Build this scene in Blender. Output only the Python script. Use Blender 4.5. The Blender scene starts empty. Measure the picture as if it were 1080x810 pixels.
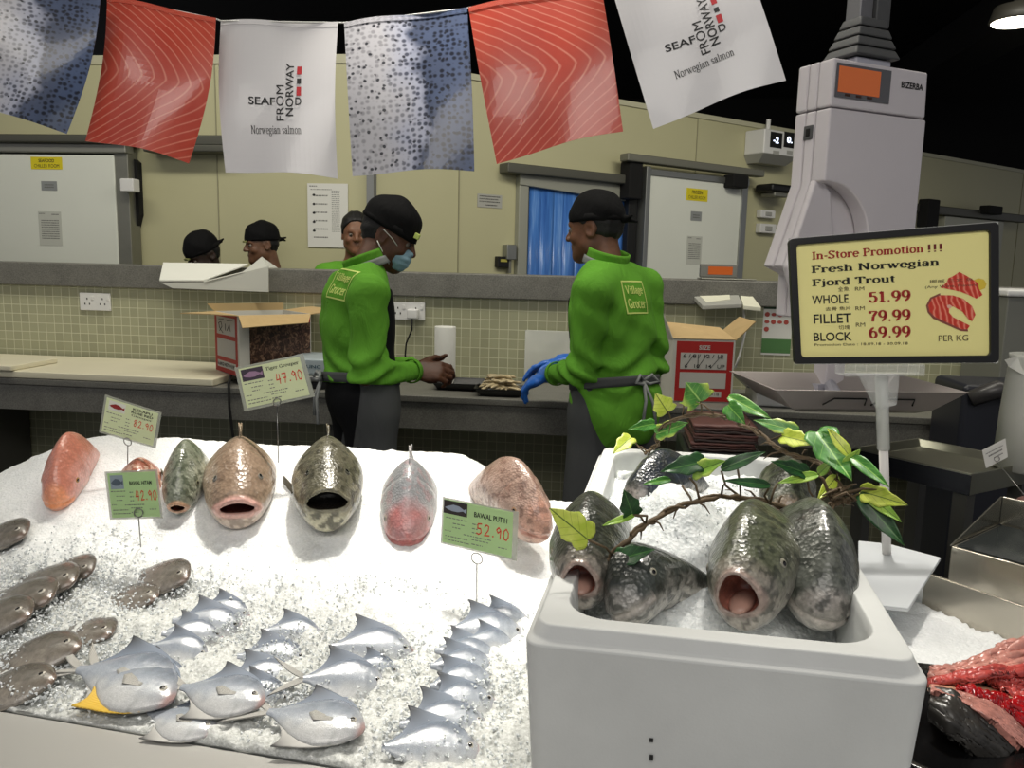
import bpy, bmesh, math, random
import numpy as np
from mathutils import Vector, Matrix, noise as mnoise
random.seed(7); rng = np.random.default_rng(11)
SC = bpy.context.scene
COL = SC.collection
# ---------------------------------------------------------------- camera frame (used for laying things out at real distances)
F = 850.0
YAW, PITCH, ROLL = math.radians(6.5), math.radians(8.5), math.radians(1.4)
CAM = np.array([0, 0, 1.48])
FW = np.array([-math.sin(YAW)*math.cos(PITCH), math.cos(YAW)*math.cos(PITCH), -math.sin(PITCH)])
_r0 = np.array([math.cos(YAW), math.sin(YAW), 0.0]); _u0 = np.cross(_r0, FW)
RT = _r0*math.cos(ROLL)+_u0*math.sin(ROLL); UP = -_r0*math.sin(ROLL)+_u0*math.cos(ROLL)
def ray(px, py): return FW + RT*(px-540)/F - UP*(py-405)/F
def P(px, py, d): return CAM + ray(px, py)*d
def onz(px, py, z):
    d = ray(px, py); return CAM + d*((z-CAM[2])/d[2])
def ony(px, py, y):
    d = ray(px, py); return CAM + d*((y-CAM[1])/d[1])
def onplane(px, py, p0, n):
    d = ray(px, py); return CAM + d*(np.dot(np.array(p0)-CAM, n)/np.dot(d, n))
def nrm(v):
    v = np.array(v, float); return v/(np.linalg.norm(v)+1e-12)
cd = bpy.data.cameras.new('camera'); co = bpy.data.objects.new('camera', cd); COL.objects.link(co)
cd.sensor_width = 36.0; cd.lens = 36.0*F/1080.0; cd.clip_start = 0.02; cd.clip_end = 100
M4 = Matrix((( RT[0], UP[0], -FW[0], CAM[0]), (RT[1], UP[1], -FW[1], CAM[1]), (RT[2], UP[2], -FW[2], CAM[2]), (0, 0, 0, 1)))
co.matrix_world = M4
SC.camera = co
SC.view_settings.view_transform = 'Standard'; SC.view_settings.look = 'None'
SC.view_settings.gamma = 1.0; SC.view_settings.use_curve_mapping = False
# ---------------------------------------------------------------- materials
def lin(c):
    if isinstance(c, str): c = tuple(int(c[i:i+2], 16) for i in (0, 2, 4))
    return tuple(((v/255)/12.92 if v/255 <= 0.04045 else ((v/255+0.055)/1.055)**2.4) for v in c)
class NT:
    def __init__(s, name):
        s.m = bpy.data.materials.new(name); s.m.use_nodes = True; s.t = s.m.node_tree
        s.b = s.t.nodes['Principled BSDF']
    def n(s, typ, **kw):
        o = s.t.nodes.new(typ)
        for k, v in kw.items():
            if k in o.inputs: o.inputs[k].default_value = v
            else: setattr(o, k, v)
        return o
    def l(s, a, b): s.t.links.new(a, b)
    def coord(s, kind='Object', scale=(1, 1, 1), rot=(0, 0, 0)):
        c = s.n('ShaderNodeTexCoord'); mp = s.n('ShaderNodeMapping')
        mp.inputs['Scale'].default_value = scale; mp.inputs['Rotation'].default_value = rot
        s.l(c.outputs[kind], mp.inputs['Vector']); return mp.outputs['Vector']
    def ramp(s, fac, stops, interp='LINEAR'):
        r = s.n('ShaderNodeValToRGB'); e = r.color_ramp.elements; r.color_ramp.interpolation = interp
        while len(e) < len(stops): e.new(0.5)
        for q, (p, c) in zip(e, stops):
            q.position = p; q.color = (*c, 1) if len(c) == 3 else c
        s.l(fac, r.inputs['Fac']); return r.outputs['Color']
    def mix(s, a, b, fac, blend='MIX'):
        x = s.n('ShaderNodeMix', data_type='RGBA', blend_type=blend)
        for sock, v in ((x.inputs[6], a), (x.inputs[7], b), (x.inputs[0], fac)):
            if hasattr(v, 'links'): s.l(v, sock)
            elif isinstance(v, (int, float)): sock.default_value = v
            else: sock.default_value = (*v, 1) if len(v) == 3 else v
        return x.outputs[2]
    def noise(s, vec, scale=5, detail=3, rough=0.5, dist=0):
        x = s.n('ShaderNodeTexNoise'); x.inputs['Scale'].default_value = scale; x.inputs['Detail'].default_value = detail
        x.inputs['Roughness'].default_value = rough; x.inputs['Distortion'].default_value = dist
        s.l(vec, x.inputs['Vector']); return x.outputs['Fac']
    def bump(s, h, strength=0.3, dist=0.01):
        x = s.n('ShaderNodeBump'); x.inputs['Strength'].default_value = strength; x.inputs['Distance'].default_value = dist
        s.l(h, x.inputs['Height']); s.l(x.outputs['Normal'], s.b.inputs['Normal'])
_mc = {}
def mat(name, c, rough=0.5, metal=0.0, var=0.0, vscale=8, bump=0.0, bscale=60, bdist=0.004, spec=0.5, coat=0.0, sss=0.0, trans=0.0, emit=None, es=1.0, alpha=1.0, aniso=None):
    if name in _mc: return _mc[name]
    t = NT(name); c = lin(c)
    b = t.b; b.inputs['Base Color'].default_value = (*c, 1); b.inputs['Roughness'].default_value = rough
    b.inputs['Metallic'].default_value = metal; b.inputs['Specular IOR Level'].default_value = spec
    b.inputs['Coat Weight'].default_value = coat; b.inputs['Transmission Weight'].default_value = trans
    b.inputs['Alpha'].default_value = alpha
    if sss: b.inputs['Subsurface Weight'].default_value = sss; b.inputs['Subsurface Radius'].default_value = (0.02, 0.012, 0.008); b.inputs['Subsurface Scale'].default_value = 0.5
    v = None
    if var or bump: v = t.coord('Object', aniso or (1, 1, 1))
    if var:
        nz = t.noise(v, vscale, 4, 0.6)
        col = t.ramp(nz, [(0.25, tuple(x*(1-var) for x in c)), (0.75, tuple(min(1, x*(1+var)) for x in c))])
        t.l(col, b.inputs['Base Color'])
    if bump: t.bump(t.noise(v, bscale, 3, 0.6), bump, bdist)
    if emit: b.inputs['Emission Color'].default_value = (*lin(emit), 1); b.inputs['Emission Strength'].default_value = es
    _mc[name] = t.m; return t.m
# ---------------------------------------------------------------- objects
def setp(o, **kw):
    for k, v in kw.items():
        if v is not None: o[k] = v
    return o
def thing(name, label, cat, loc=(0, 0, 0), group=None, rot=None):
    o = bpy.data.objects.new(name, None); COL.objects.link(o); o.location = tuple(loc); o.empty_display_size = 0.05
    if rot is not None: o.rotation_euler = rot
    setp(o, label=label, category=cat, group=group); return o
def tag(o, label, cat, group=None): return setp(o, label=label, category=cat, group=group)
def link(name, me, m, parent=None, keep=True):
    o = bpy.data.objects.new(name, me); COL.objects.link(o)
    if m is not None:
        for q in (m if isinstance(m, (list, tuple)) else [m]): me.materials.append(q)
    if parent is not None:
        o.parent = parent
        if keep:   # geometry given in world space: keep it there (parents in this scene are unrotated, unscaled)
            L = Vector((0, 0, 0)); p = parent
            mw = Matrix.Identity(4)
            chain = []
            while p is not None: chain.append(p); p = p.parent
            for p in reversed(chain): mw = mw @ p.matrix_basis
            o.matrix_basis = mw.inverted()
    return o
class MB:
    """collects shapes, then links them as ONE mesh object"""
    def __init__(s): s.v = []; s.f = []; s.mi = []; s.cur = 0
    def add(s, V, Fs):
        b = len(s.v); s.v.extend([tuple(map(float, q)) for q in V])
        for f in Fs: s.f.append(tuple(b+i for i in f)); s.mi.append(s.cur)
        return s
    def box(s, c, size, ax=None):
        c = np.array(c, float); e = np.eye(3) if ax is None else np.array(ax, float)
        h = np.array(size, float)/2
        V = [c+e[0]*h[0]*i+e[1]*h[1]*j+e[2]*h[2]*k for i in (-1, 1) for j in (-1, 1) for k in (-1, 1)]
        return s.add(V, [(0, 1, 3, 2), (4, 6, 7, 5), (0, 4, 5, 1), (2, 3, 7, 6), (0, 2, 6, 4), (1, 5, 7, 3)])
    def bb(s, a, b): # box from min corner to max corner
        a = np.array(a, float); b = np.array(b, float); return s.box((a+b)/2, b-a)
    def hexa(s, lo4, hi4): # 4 points + 4 points
        V = list(lo4)+list(hi4)
        return s.add(V, [(3, 2, 1, 0), (4, 5, 6, 7), (0, 1, 5, 4), (1, 2, 6, 5), (2, 3, 7, 6), (3, 0, 4, 7)])
    def tube(s, pts, r, n=8, cap=True):
        pts = [np.array(p, float) for p in pts]; N = len(pts)
        rr = r if hasattr(r, '__len__') else [r]*N
        V = []; prev = None
        for i, p in enumerate(pts):
            d = nrm(pts[min(i+1, N-1)]-pts[max(i-1, 0)])
            if prev is None:
                a = np.array([0, 0, 1.0]) if abs(d[2]) < 0.9 else np.array([1.0, 0, 0]); prev = nrm(np.cross(d, a))
            prev = nrm(prev-d*np.dot(prev, d)); q = np.cross(d, prev)
            for k in range(n):
                t = 2*math.pi*k/n; V.append(p+(prev*math.cos(t)+q*math.sin(t))*rr[i])
        Fs = [(i*n+k, i*n+(k+1) % n, (i+1)*n+(k+1) % n, (i+1)*n+k) for i in range(N-1) for k in range(n)]
        if cap: Fs += [tuple(range(n-1, -1, -1)), tuple(range((N-1)*n, N*n))]
        return s.add(V, Fs)
    def lathe(s, c, prof, n=24, ax=(0, 0, 1), caps=True):
        ax = nrm(ax); a = np.array([1.0, 0, 0]) if abs(ax[0]) < 0.8 else np.array([0, 1.0, 0])
        e1 = nrm(np.cross(ax, a)); e2 = np.cross(ax, e1); c = np.array(c, float)
        V = [c+ax*z+(e1*math.cos(2*math.pi*k/n)+e2*math.sin(2*math.pi*k/n))*r for r, z in prof for k in range(n)]
        N = len(prof)
        Fs = [(i*n+k, i*n+(k+1) % n, (i+1)*n+(k+1) % n, (i+1)*n+k) for i in range(N-1) for k in range(n)]
        if caps: Fs += [tuple(range(n-1, -1, -1)), tuple(range((N-1)*n, N*n))]
        return s.add(V, Fs)
    def prism(s, poly, d, flip=False): # poly: world pts (planar), d: extrude vector
        n = len(poly); d = np.array(d, float)
        V = [np.array(p, float) for p in poly]+[np.array(p, float)+d for p in poly]
        Fs = [tuple(range(n-1, -1, -1)), tuple(range(n, 2*n))]+[(i, (i+1) % n, n+(i+1) % n, n+i) for i in range(n)]
        return s.add(V, Fs)
    def grid(s, fn, nu, nv, closeu=False):
        V = [fn(i/(nu-1) if not closeu else i/nu, j/(nv-1)) for i in range(nu) for j in range(nv)]
        Fs = [((i % nu)*nv+j, ((i+1) % nu)*nv+j, ((i+1) % nu)*nv+j+1, (i % nu)*nv+j+1) for i in range(nu if closeu else nu-1) for j in range(nv-1)]
        return s.add(V, Fs)
    def ball(s, c, r, n=12, m=8, ax=None):
        e = np.eye(3) if ax is None else np.array(ax, float); r = np.array(r if hasattr(r, '__len__') else (r, r, r), float); c = np.array(c, float)
        V = [c+e[2]*r[2]]
        for i in range(1, m):
            t = math.pi*i/m
            for k in range(n):
                p = 2*math.pi*k/n; V.append(c+e[0]*r[0]*math.sin(t)*math.cos(p)+e[1]*r[1]*math.sin(t)*math.sin(p)+e[2]*r[2]*math.cos(t))
        V.append(c-e[2]*r[2]); L = len(V)-1
        Fs = [(0, 1+k, 1+(k+1) % n) for k in range(n)]
        Fs += [(1+i*n+k, 1+(i+1)*n+k, 1+(i+1)*n+(k+1) % n, 1+i*n+(k+1) % n) for i in range(m-2) for k in range(n)]
        Fs += [(L, 1+(m-2)*n+(k+1) % n, 1+(m-2)*n+k) for k in range(n)]
        return s.add(V, Fs)
    def mesh(s, name, smooth=False, fix=True):
        me = bpy.data.meshes.new(name); me.from_pydata(s.v, [], s.f)
        if any(s.mi): me.polygons.foreach_set('material_index', s.mi)
        if fix:
            bm = bmesh.new(); bm.from_mesh(me); bmesh.ops.recalc_face_normals(bm, faces=bm.faces); bm.to_mesh(me); bm.free()
        if smooth: me.polygons.foreach_set('use_smooth', [True]*len(me.polygons))
        me.update(); return me
    def build(s, name, m, parent=None, smooth=False, bevel=0.0, seg=2, solid=0.0, sub=0, fix=True):
        o = link(name, s.mesh(name, smooth, fix), m, parent)
        if solid:
            q = o.modifiers.new('s', 'SOLIDIFY'); q.thickness = solid; q.offset = 0
        if bevel:
            q = o.modifiers.new('b', 'BEVEL'); q.width = bevel; q.segments = seg; q.limit_method = 'ANGLE'; q.angle_limit = 0.6
            o.data.polygons.foreach_set('use_smooth', [True]*len(o.data.polygons))
            w = o.modifiers.new('w', 'WEIGHTED_NORMAL'); w.keep_sharp = True
        if sub:
            q = o.modifiers.new('u', 'SUBSURF'); q.levels = sub; q.render_levels = sub
        return o
def struct(o): o['kind'] = 'structure'; return o
# ---------------------------------------------------------------- implicit surfaces -> one continuous mesh (surface nets)
def snet(fn, lo, hi, h):
    lo = np.array(lo, float); n = np.maximum(np.ceil((np.array(hi)-lo)/h).astype(int)+1, 4)
    X, Y, Z = np.meshgrid(*(lo[i]+h*np.arange(n[i]) for i in range(3)), indexing='ij')
    D = fn(X.astype(np.float32), Y.astype(np.float32), Z.astype(np.float32)).astype(np.float32)
    S = D < 0
    acc = {}; quads = []
    nc = (n-1); key = lambda a: (a[0]*nc[1]+a[1])*nc[2]+a[2]
    K = []; W = []; Q = []
    for ax in range(3):
        sl0 = [slice(None)]*3; sl1 = [slice(None)]*3; sl0[ax] = slice(0, -1); sl1[ax] = slice(1, None)
        m = S[tuple(sl0)] != S[tuple(sl1)]; idx = np.array(np.nonzero(m))
        a = D[tuple(sl0)][m]; b = D[tuple(sl1)][m]; pos = idx.astype(float); pos[ax] += a/(a-b)
        o1, o2 = (ax+1) % 3, (ax+2) % 3; cells = []; ok = np.ones(idx.shape[1], bool)
        for d1, d2 in ((0, 0), (-1, 0), (-1, -1), (0, -1)):
            c = idx.copy(); c[o1] += d1; c[o2] += d2; cells.append(c)
            ok &= (c >= 0).all(0) & (c[0] < nc[0]) & (c[1] < nc[1]) & (c[2] < nc[2])
        ks = [key(c)[ok] for c in cells]
        for k in ks: K.append(k); W.append(pos[:, ok].T)
        q = np.stack(ks, 1); fl = (a < 0)[ok]
        q[~fl] = q[~fl][:, ::-1]; Q.append(q)
    K = np.concatenate(K); W = np.concatenate(W); Q = np.concatenate(Q)
    u, inv = np.unique(K, return_inverse=True)
    V = np.zeros((len(u), 3)); np.add.at(V, inv, W); c = np.bincount(inv); V = V/c[:, None]*h+lo
    return V, np.searchsorted(u, Q)
def rawmesh(name, V, Q, cols=None, smooth=True):
    me = bpy.data.meshes.new(name)
    me.vertices.add(len(V)); me.vertices.foreach_set('co', np.asarray(V, np.float32).ravel())
    Q = np.asarray(Q, np.int32); k = Q.shape[1]
    me.loops.add(Q.size); me.loops.foreach_set('vertex_index', Q.ravel())
    me.polygons.add(len(Q)); me.polygons.foreach_set('loop_start', np.arange(0, Q.size, k, dtype=np.int32))
    if smooth: me.polygons.foreach_set('use_smooth', [True]*len(Q))
    if cols is not None:
        a = me.color_attributes.new('Col', 'FLOAT_COLOR', 'POINT')
        c4 = np.ones((len(V), 4), np.float32); c4[:, :3] = cols; a.data.foreach_set('color', c4.ravel())
    me.update(calc_edges=True); me.validate(); return me
def smin(a, b, k):
    h = np.clip(0.5+0.5*(b-a)/k, 0, 1); return b+(a-b)*h-k*h*(1-h)
def smax(a, b, k): return -smin(-a, -b, k)
def cap(X, Y, Z, a, b, ra, rb):
    a = np.array(a, float); b = np.array(b, float); d = b-a; L = np.dot(d, d)+1e-9
    t = np.clip(((X-a[0])*d[0]+(Y-a[1])*d[1]+(Z-a[2])*d[2])/L, 0, 1)
    return np.sqrt((X-a[0]-d[0]*t)**2+(Y-a[1]-d[1]*t)**2+(Z-a[2]-d[2]*t)**2)-(ra+(rb-ra)*t)
def ell(X, Y, Z, c, r, R=None):
    x, y, z = X-c[0], Y-c[1], Z-c[2]
    if R is not None:
        R = np.asarray(R); x, y, z = (R[0][0]*x+R[0][1]*y+R[0][2]*z, R[1][0]*x+R[1][1]*y+R[1][2]*z, R[2][0]*x+R[2][1]*y+R[2][2]*z)
    k0 = np.sqrt((x/r[0])**2+(y/r[1])**2+(z/r[2])**2); k1 = np.sqrt((x/r[0]**2)**2+(y/r[1]**2)**2+(z/r[2]**2)**2)+1e-9
    return k0*(k0-1)/k1
def vnoise(V, s, seed=0.0, octv=2):
    o = Vector((seed, seed*1.7, -seed)); return np.array([mnoise.fractal(Vector(v)*s+o, 1.0, 2.0, octv) for v in V])
# ---------------------------------------------------------------- lettering
_tc = {}
def text2d(body, bold=0.0):
    k = (body, bold)
    if k in _tc: return _tc[k]
    cu = bpy.data.curves.new('lettering', 'FONT'); cu.body = body; cu.size = 1.0; cu.offset = bold; cu.resolution_u = 3
    o = bpy.data.objects.new('lettering', cu); me = bpy.data.meshes.new_from_object(o)
    V = np.array([v.co[:2] for v in me.vertices]) if len(me.vertices) else np.zeros((0, 2)); Fs = [tuple(p.vertices) for p in me.polygons]
    bpy.data.objects.remove(o); bpy.data.curves.remove(cu); bpy.data.meshes.remove(me)
    _tc[k] = (V, Fs); return V, Fs
def fit(V, box, keep=False):
    """scale 2-D letter points into (u0, v0, u1, v1)"""
    if not len(V): return V
    lo, hi = V.min(0), V.max(0); u0, v0, u1, v1 = box; s = np.array([(u1-u0), (v1-v0)])/np.maximum(hi-lo, 1e-6)
    if keep: s[:] = s.min()
    return (V-lo)*s+np.array([u0, v0])
def stroke2d(lines, w):
    V, Fs = [], []
    for L in lines:
        L = [np.array(p, float) for p in L]
        for a, b in zip(L[:-1], L[1:]):
            d = b-a; n = np.array([-d[1], d[0]])/(np.linalg.norm(d)+1e-9)*w/2; e = d/(np.linalg.norm(d)+1e-9)*w*0.3
            i = len(V); V += [a-e+n, a-e-n, b+e-n, b+e+n]; Fs.append((i, i+1, i+2, i+3))
    return np.array(V), Fs
# serif letters from skeleton strokes: thick where the pen runs down, thin where it runs across, slabs at the ends
def _arc(cx, cy, rx, ry, a0, a1, n=14): return [(cx+rx*math.cos(math.radians(a0+(a1-a0)*i/n)), cy+ry*math.sin(math.radians(a0+(a1-a0)*i/n))) for i in range(n+1)]
def _G():
    g = {}
    st = lambda x, y0, y1: [(x, y0), (x, y1)]
    sf = lambda *xs: [('s', x, y, w) for x, y, w in xs]
    O = lambda cx, cy, rx, ry: _arc(cx, cy, rx, ry, 0, 360, 24)
    g['I'] = (.36, [st(.18, 0, .72)]+sf((.18, 0, .3), (.18, .72, .3)))
    g['n'] = (.6, [st(.14, 0, .5), [(.14, .36)]+_arc(.3, .36, .15, .12, 150, 0), st(.45, 0, .36)]+sf((.14, 0, .24), (.45, 0, .24), (.1, .5, .14)))
    g['h'] = (.6, [st(.14, 0, .72), [(.14, .36)]+_arc(.3, .36, .15, .12, 150, 0), st(.45, 0, .36)]+sf((.14, 0, .24), (.45, 0, .24), (.1, .72, .14)))
    g['m'] = (.88, [st(.14, 0, .5), [(.14, .36)]+_arc(.28, .36, .14, .12, 150, 0), st(.42, 0, .36), [(.42, .36)]+_arc(.57, .36, .14, .12, 150, 0), st(.71, 0, .36)]+sf((.14, 0, .22), (.42, 0, .2), (.71, 0, .22), (.1, .5, .14)))
    g['r'] = (.46, [st(.14, 0, .5), _arc(.3, .34, .16, .14, 170, 50)]+sf((.14, 0, .26), (.1, .5, .14), ('d', .38, .42)))
    g['t'] = (.38, [[(.17, .64), (.17, .12)]+_arc(.26, .11, .09, .1, 180, 300), [(.03, .48), (.33, .48)]])
    g['o'] = (.56, [O(.28, .25, .2, .25)])
    g['e'] = (.52, [_arc(.27, .25, .2, .25, 0, 320, 20), [(.08, .27), (.46, .27)]])
    g['c'] = (.5, [_arc(.27, .25, .2, .25, 40, 320, 20)])
    g['s'] = (.46, [[(.38, .4)]+_arc(.22, .37, .14, .12, 50, 190)+[(.22, .26)]+_arc(.22, .13, .15, .12, 20, -150)])
    g['i'] = (.32, [st(.16, 0, .5)]+sf((.16, 0, .26), (.12, .5, .14), ('d', .16, .66)))
    g['j'] = (.32, [[(.18, .5), (.18, -.05)]+_arc(.08, -.06, .1, .1, 0, -130)]+sf((.14, .5, .14), ('d', .18, .66)))
    g['l'] = (.32, [st(.16, 0, .72)]+sf((.16, 0, .26), (.12, .72, .14)))
    g['a'] = (.54, [_arc(.24, .36, .15, .13, 150, 0)+[(.39, .06), (.46, .0)], O(.22, .15, .14, .14)]+sf(('d', .11, .4)))
    g['g'] = (.54, [O(.25, .33, .16, .16), O(.25, -.07, .2, .12), [(.18, .19), (.12, .1), (.2, .05)], [(.36, .44), (.48, .5)]])
    g['d'] = (.6, [_arc(.27, .25, .19, .25, 40, 320, 20), st(.44, 0, .72)]+sf((.49, 0, .14), (.39, .72, .14)))
    g['p'] = (.6, [st(.14, -.2, .5), _arc(.32, .25, .19, .25, 140, -140, 20)]+sf((.14, -.2, .26), (.1, .5, .14)))
    g['u'] = (.6, [[(.14, .5), (.14, .14)]+_arc(.29, .14, .15, .13, 180, 330), st(.45, 0, .5)]+sf((.1, .5, .14), (.41, .5, .14), (.5, 0, .12)))
    g['w'] = (.8, [[(.1, .5), (.26, 0)], [(.26, 0), (.4, .46)], [(.36, .5), (.54, 0)], [(.54, 0), (.7, .5)]]+sf((.1, .5, .2), (.38, .5, .18), (.7, .5, .18)))
    g['S'] = (.6, [[(.48, .6)]+_arc(.28, .54, .19, .17, 40, 200)+[(.3, .36)]+_arc(.28, .18, .21, .17, 20, -155), [(.5, .56), (.5, .72)], [(.07, .16), (.07, 0)]])
    g['P'] = (.64, [st(.17, 0, .72), [(.17, .71), (.34, .71)]+_arc(.34, .53, .2, .18, 90, -90)+[(.17, .35)]]+sf((.17, 0, .3), (.12, .72, .2)))
    g['F'] = (.62, [st(.17, 0, .72), [(.17, .71), (.54, .71)], [(.17, .37), (.42, .37)], [(.54, .72), (.54, .56)], [(.42, .45), (.42, .29)]]+sf((.17, 0, .3), (.12, .72, .2)))
    g['N'] = (.82, [st(.15, 0, .72), [(.15, .72), (.64, 0)], st(.64, 0, .72)]+sf((.15, 0, .24), (.64, .72, .24), (.12, .72, .2)))
    g['T'] = (.66, [st(.33, 0, .72), [(.06, .71), (.6, .71)], [(.06, .72), (.06, .54)], [(.6, .72), (.6, .54)]]+sf((.33, 0, .3)))
    g['V'] = (.7, [[(.1, .72), (.34, 0)], [(.34, 0), (.6, .72)]]+sf((.1, .72, .24), (.6, .72, .2)))
    g['G'] = (.74, [_arc(.36, .36, .28, .36, 50, 320, 22), [(.58, 0), (.58, .28)], [(.56, .72), (.56, .54)]]+sf((.58, .3, .24)))
    g['!'] = (.3, [[(.15, .72), (.15, .2)]]+sf(('d', .15, .04)))
    g['.'] = (.28, sf(('d', .14, .05)))
    g['-'] = (.36, [[(.05, .24), (.31, .24)], [(.05, .27), (.31, .27)]])
    g[' '] = (.3, [])
    g['0'] = (.58, [O(.28, .36, .2, .36)])
    g['1'] = (.5, [st(.26, 0, .72), [(.26, .71), (.1, .6)]]+sf((.26, 0, .34)))
    g['2'] = (.56, [_arc(.27, .52, .19, .2, 170, -40)+[(.08, .03)], [(.08, .03), (.5, .03)], [(.5, .03), (.5, .16)]])
    g['5'] = (.56, [[(.14, .7), (.14, .38)], [(.14, .68), (.46, .68)], [(.14, .4)]+_arc(.26, .22, .21, .22, 110, -150)]+sf(('d', .09, .1)))
    g['6'] = (.58, [_arc(.29, .22, .19, .22, 0, 360, 22), _arc(.46, .3, .37, .42, 110, 190)])
    g['7'] = (.56, [[(.08, .68), (.5, .68)], [(.5, .68), (.28, .34), (.24, 0)], [(.08, .72), (.08, .54)]])
    g['9'] = (.58, [_arc(.29, .5, .19, .22, 0, 360, 22), _arc(.12, .42, .37, .42, -70, 10)])
    g['4'] = (.58, [st(.38, 0, .72), [(.38, .7), (.06, .2)], [(.06, .19), (.54, .19)]])
    g['8'] = (.58, [O(.29, .53, .16, .18), O(.29, .18, .19, .19)])
    g['3'] = (.56, [_arc(.25, .54, .18, .17, 150, -80), _arc(.25, .19, .21, .19, 90, -150)])
    return g
GLY = _G()
def serif2d(s, thick=.13, thin=.045, ext=1.0):
    V, Fs = [], []; x = 0.0
    def quad(a, b, wa, wb):
        d = np.array(b)-np.array(a); L = np.linalg.norm(d)
        if L < 1e-6: return
        n = np.array([-d[1], d[0]])/L; i = len(V)
        V.extend([np.array(a)+n*wa/2, np.array(a)-n*wa/2, np.array(b)-n*wb/2, np.array(b)+n*wb/2]); Fs.append((i, i+1, i+2, i+3))
    for ch in s:
        adv, els = GLY.get(ch, GLY[' '])
        for el in els:
            if isinstance(el, tuple):
                if el[1] == 'd':
                    cx, cy = x+el[2]*ext, el[3]; r = .065; i = len(V)
                    V.extend([np.array((cx+r*ext*math.cos(k*math.pi/4), cy+r*math.sin(k*math.pi/4))) for k in range(8)]); Fs.append(tuple(range(i, i+8)))
                else:
                    _, sx, sy, w = el; quad((x+(sx-w/2)*ext, sy+(.02 if sy < .3 else -.02)), (x+(sx+w/2)*ext, sy+(.02 if sy < .3 else -.02)), thin, thin)
            else:
                pts = [np.array((x+p[0]*ext, p[1])) for p in el]
                w = []
                for i in range(len(pts)):
                    d = pts[min(i+1, len(pts)-1)]-pts[max(i-1, 0)]; L = np.linalg.norm(d)+1e-9
                    w.append(thin+(thick-thin)*abs(d[1]/L)**1.3 if not (abs(d[0]) < 1e-6) else thick)
                if len(pts) == 2 and pts[1][1] > pts[0][1] and pts[1][0] > pts[0][0]+.02: w = [thin*1.1]*2
                for i in range(len(pts)-1): quad(pts[i], pts[i+1], w[i], w[i+1])
        x += adv*ext
    return np.array(V), Fs
class Sheet:
    """a flat or bent sheet with its own (u, v): lettering and prints are laid on it at a hair's distance"""
    def __init__(s, c00, c10, c11, c01, bend=None):
        s.c = [np.array(c, float) for c in (c00, c10, c11, c01)]; s.bend = bend   # BL, BR, TR, TL
        s.n = nrm(np.cross(s.c[1]-s.c[0], s.c[3]-s.c[0]))
        if np.dot(s.n, CAM-s.c[0]) < 0: s.n = -s.n
    def at(s, u, v, off=0.0):
        a, b, c, d = s.c; p = a*(1-u)*(1-v)+b*u*(1-v)+c*u*v+d*(1-u)*v
        if s.bend is not None: p = p+s.bend(u, v)
        return p+s.n*off
    def panel(s, name, m, parent, u0=0, v0=0, u1=1, v1=1, off=0.0, th=0.001, nu=2, nv=2, bevel=0, smooth=False):
        b = MB()
        V = [s.at(u0+(u1-u0)*i/(nu-1), v0+(v1-v0)*j/(nv-1), off) for i in range(nu) for j in range(nv)]
        W = [s.at(u0+(u1-u0)*i/(nu-1), v0+(v1-v0)*j/(nv-1), off-th) for i in range(nu) for j in range(nv)]
        N = len(V); q = [(i*nv+j, (i+1)*nv+j, (i+1)*nv+j+1, i*nv+j+1) for i in range(nu-1) for j in range(nv-1)]
        rim = [i*nv for i in range(nu)]+[(nu-1)*nv+j for j in range(1, nv)]+[i*nv+nv-1 for i in range(nu-2, -1, -1)]+[j for j in range(nv-2, 0, -1)]
        Fs = q+[tuple(N+k for k in f[::-1]) for f in q]+[(rim[k], rim[(k+1) % len(rim)], N+rim[(k+1) % len(rim)], N+rim[k]) for k in range(len(rim))]
        b.add(V+W, Fs); me = b.mesh(name, smooth)
        uv = me.uv_layers.new(name='UVMap'); uvs = [(i/(nu-1), j/(nv-1)) for i in range(nu) for j in range(nv)]*2
        for l in me.loops: uv.data[l.index].uv = uvs[l.vertex_index]
        o = link(name, me, m, parent)
        if bevel:
            q = o.modifiers.new('b', 'BEVEL'); q.width = bevel; q.segments = 2; q.limit_method = 'ANGLE'
        return o
    def print(s, name, VF, box, m, parent, off=0.0006, keep=False, rot=0):
        V, Fs = VF
        if not len(V): return None
        if rot: V = np.stack([-V[:, 1], V[:, 0]], 1) if rot > 0 else np.stack([V[:, 1], -V[:, 0]], 1)
        V = fit(V, box, keep); b = MB(); b.add([s.at(u, v, off) for u, v in V], Fs)
        return b.build(name, m, parent, fix=False)
    def poly(s, name, pts, m, parent, off=0.0005):
        b = MB(); b.add([s.at(u, v, off) for u, v in pts], [tuple(range(len(pts)))]); return b.build(name, m, parent, fix=False)
def rect(u0, v0, u1, v1): return [(u0, v0), (u1, v0), (u1, v1), (u0, v1)]
def lines_print(sheet, name, rows, m, parent, off=0.0006):
    """small print: rows of short dashes the size of words"""
    b = MB()
    for (u0, u1, v, h) in rows:
        u = u0
        while u < u1-1e-4:
            w = min(random.uniform(.015, .05), u1-u); b.add([sheet.at(*q, off) for q in rect(u, v, u+w, v+h)], [(0, 1, 2, 3)]); u += w+.012
    return b.build(name, m, parent, fix=False)
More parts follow.
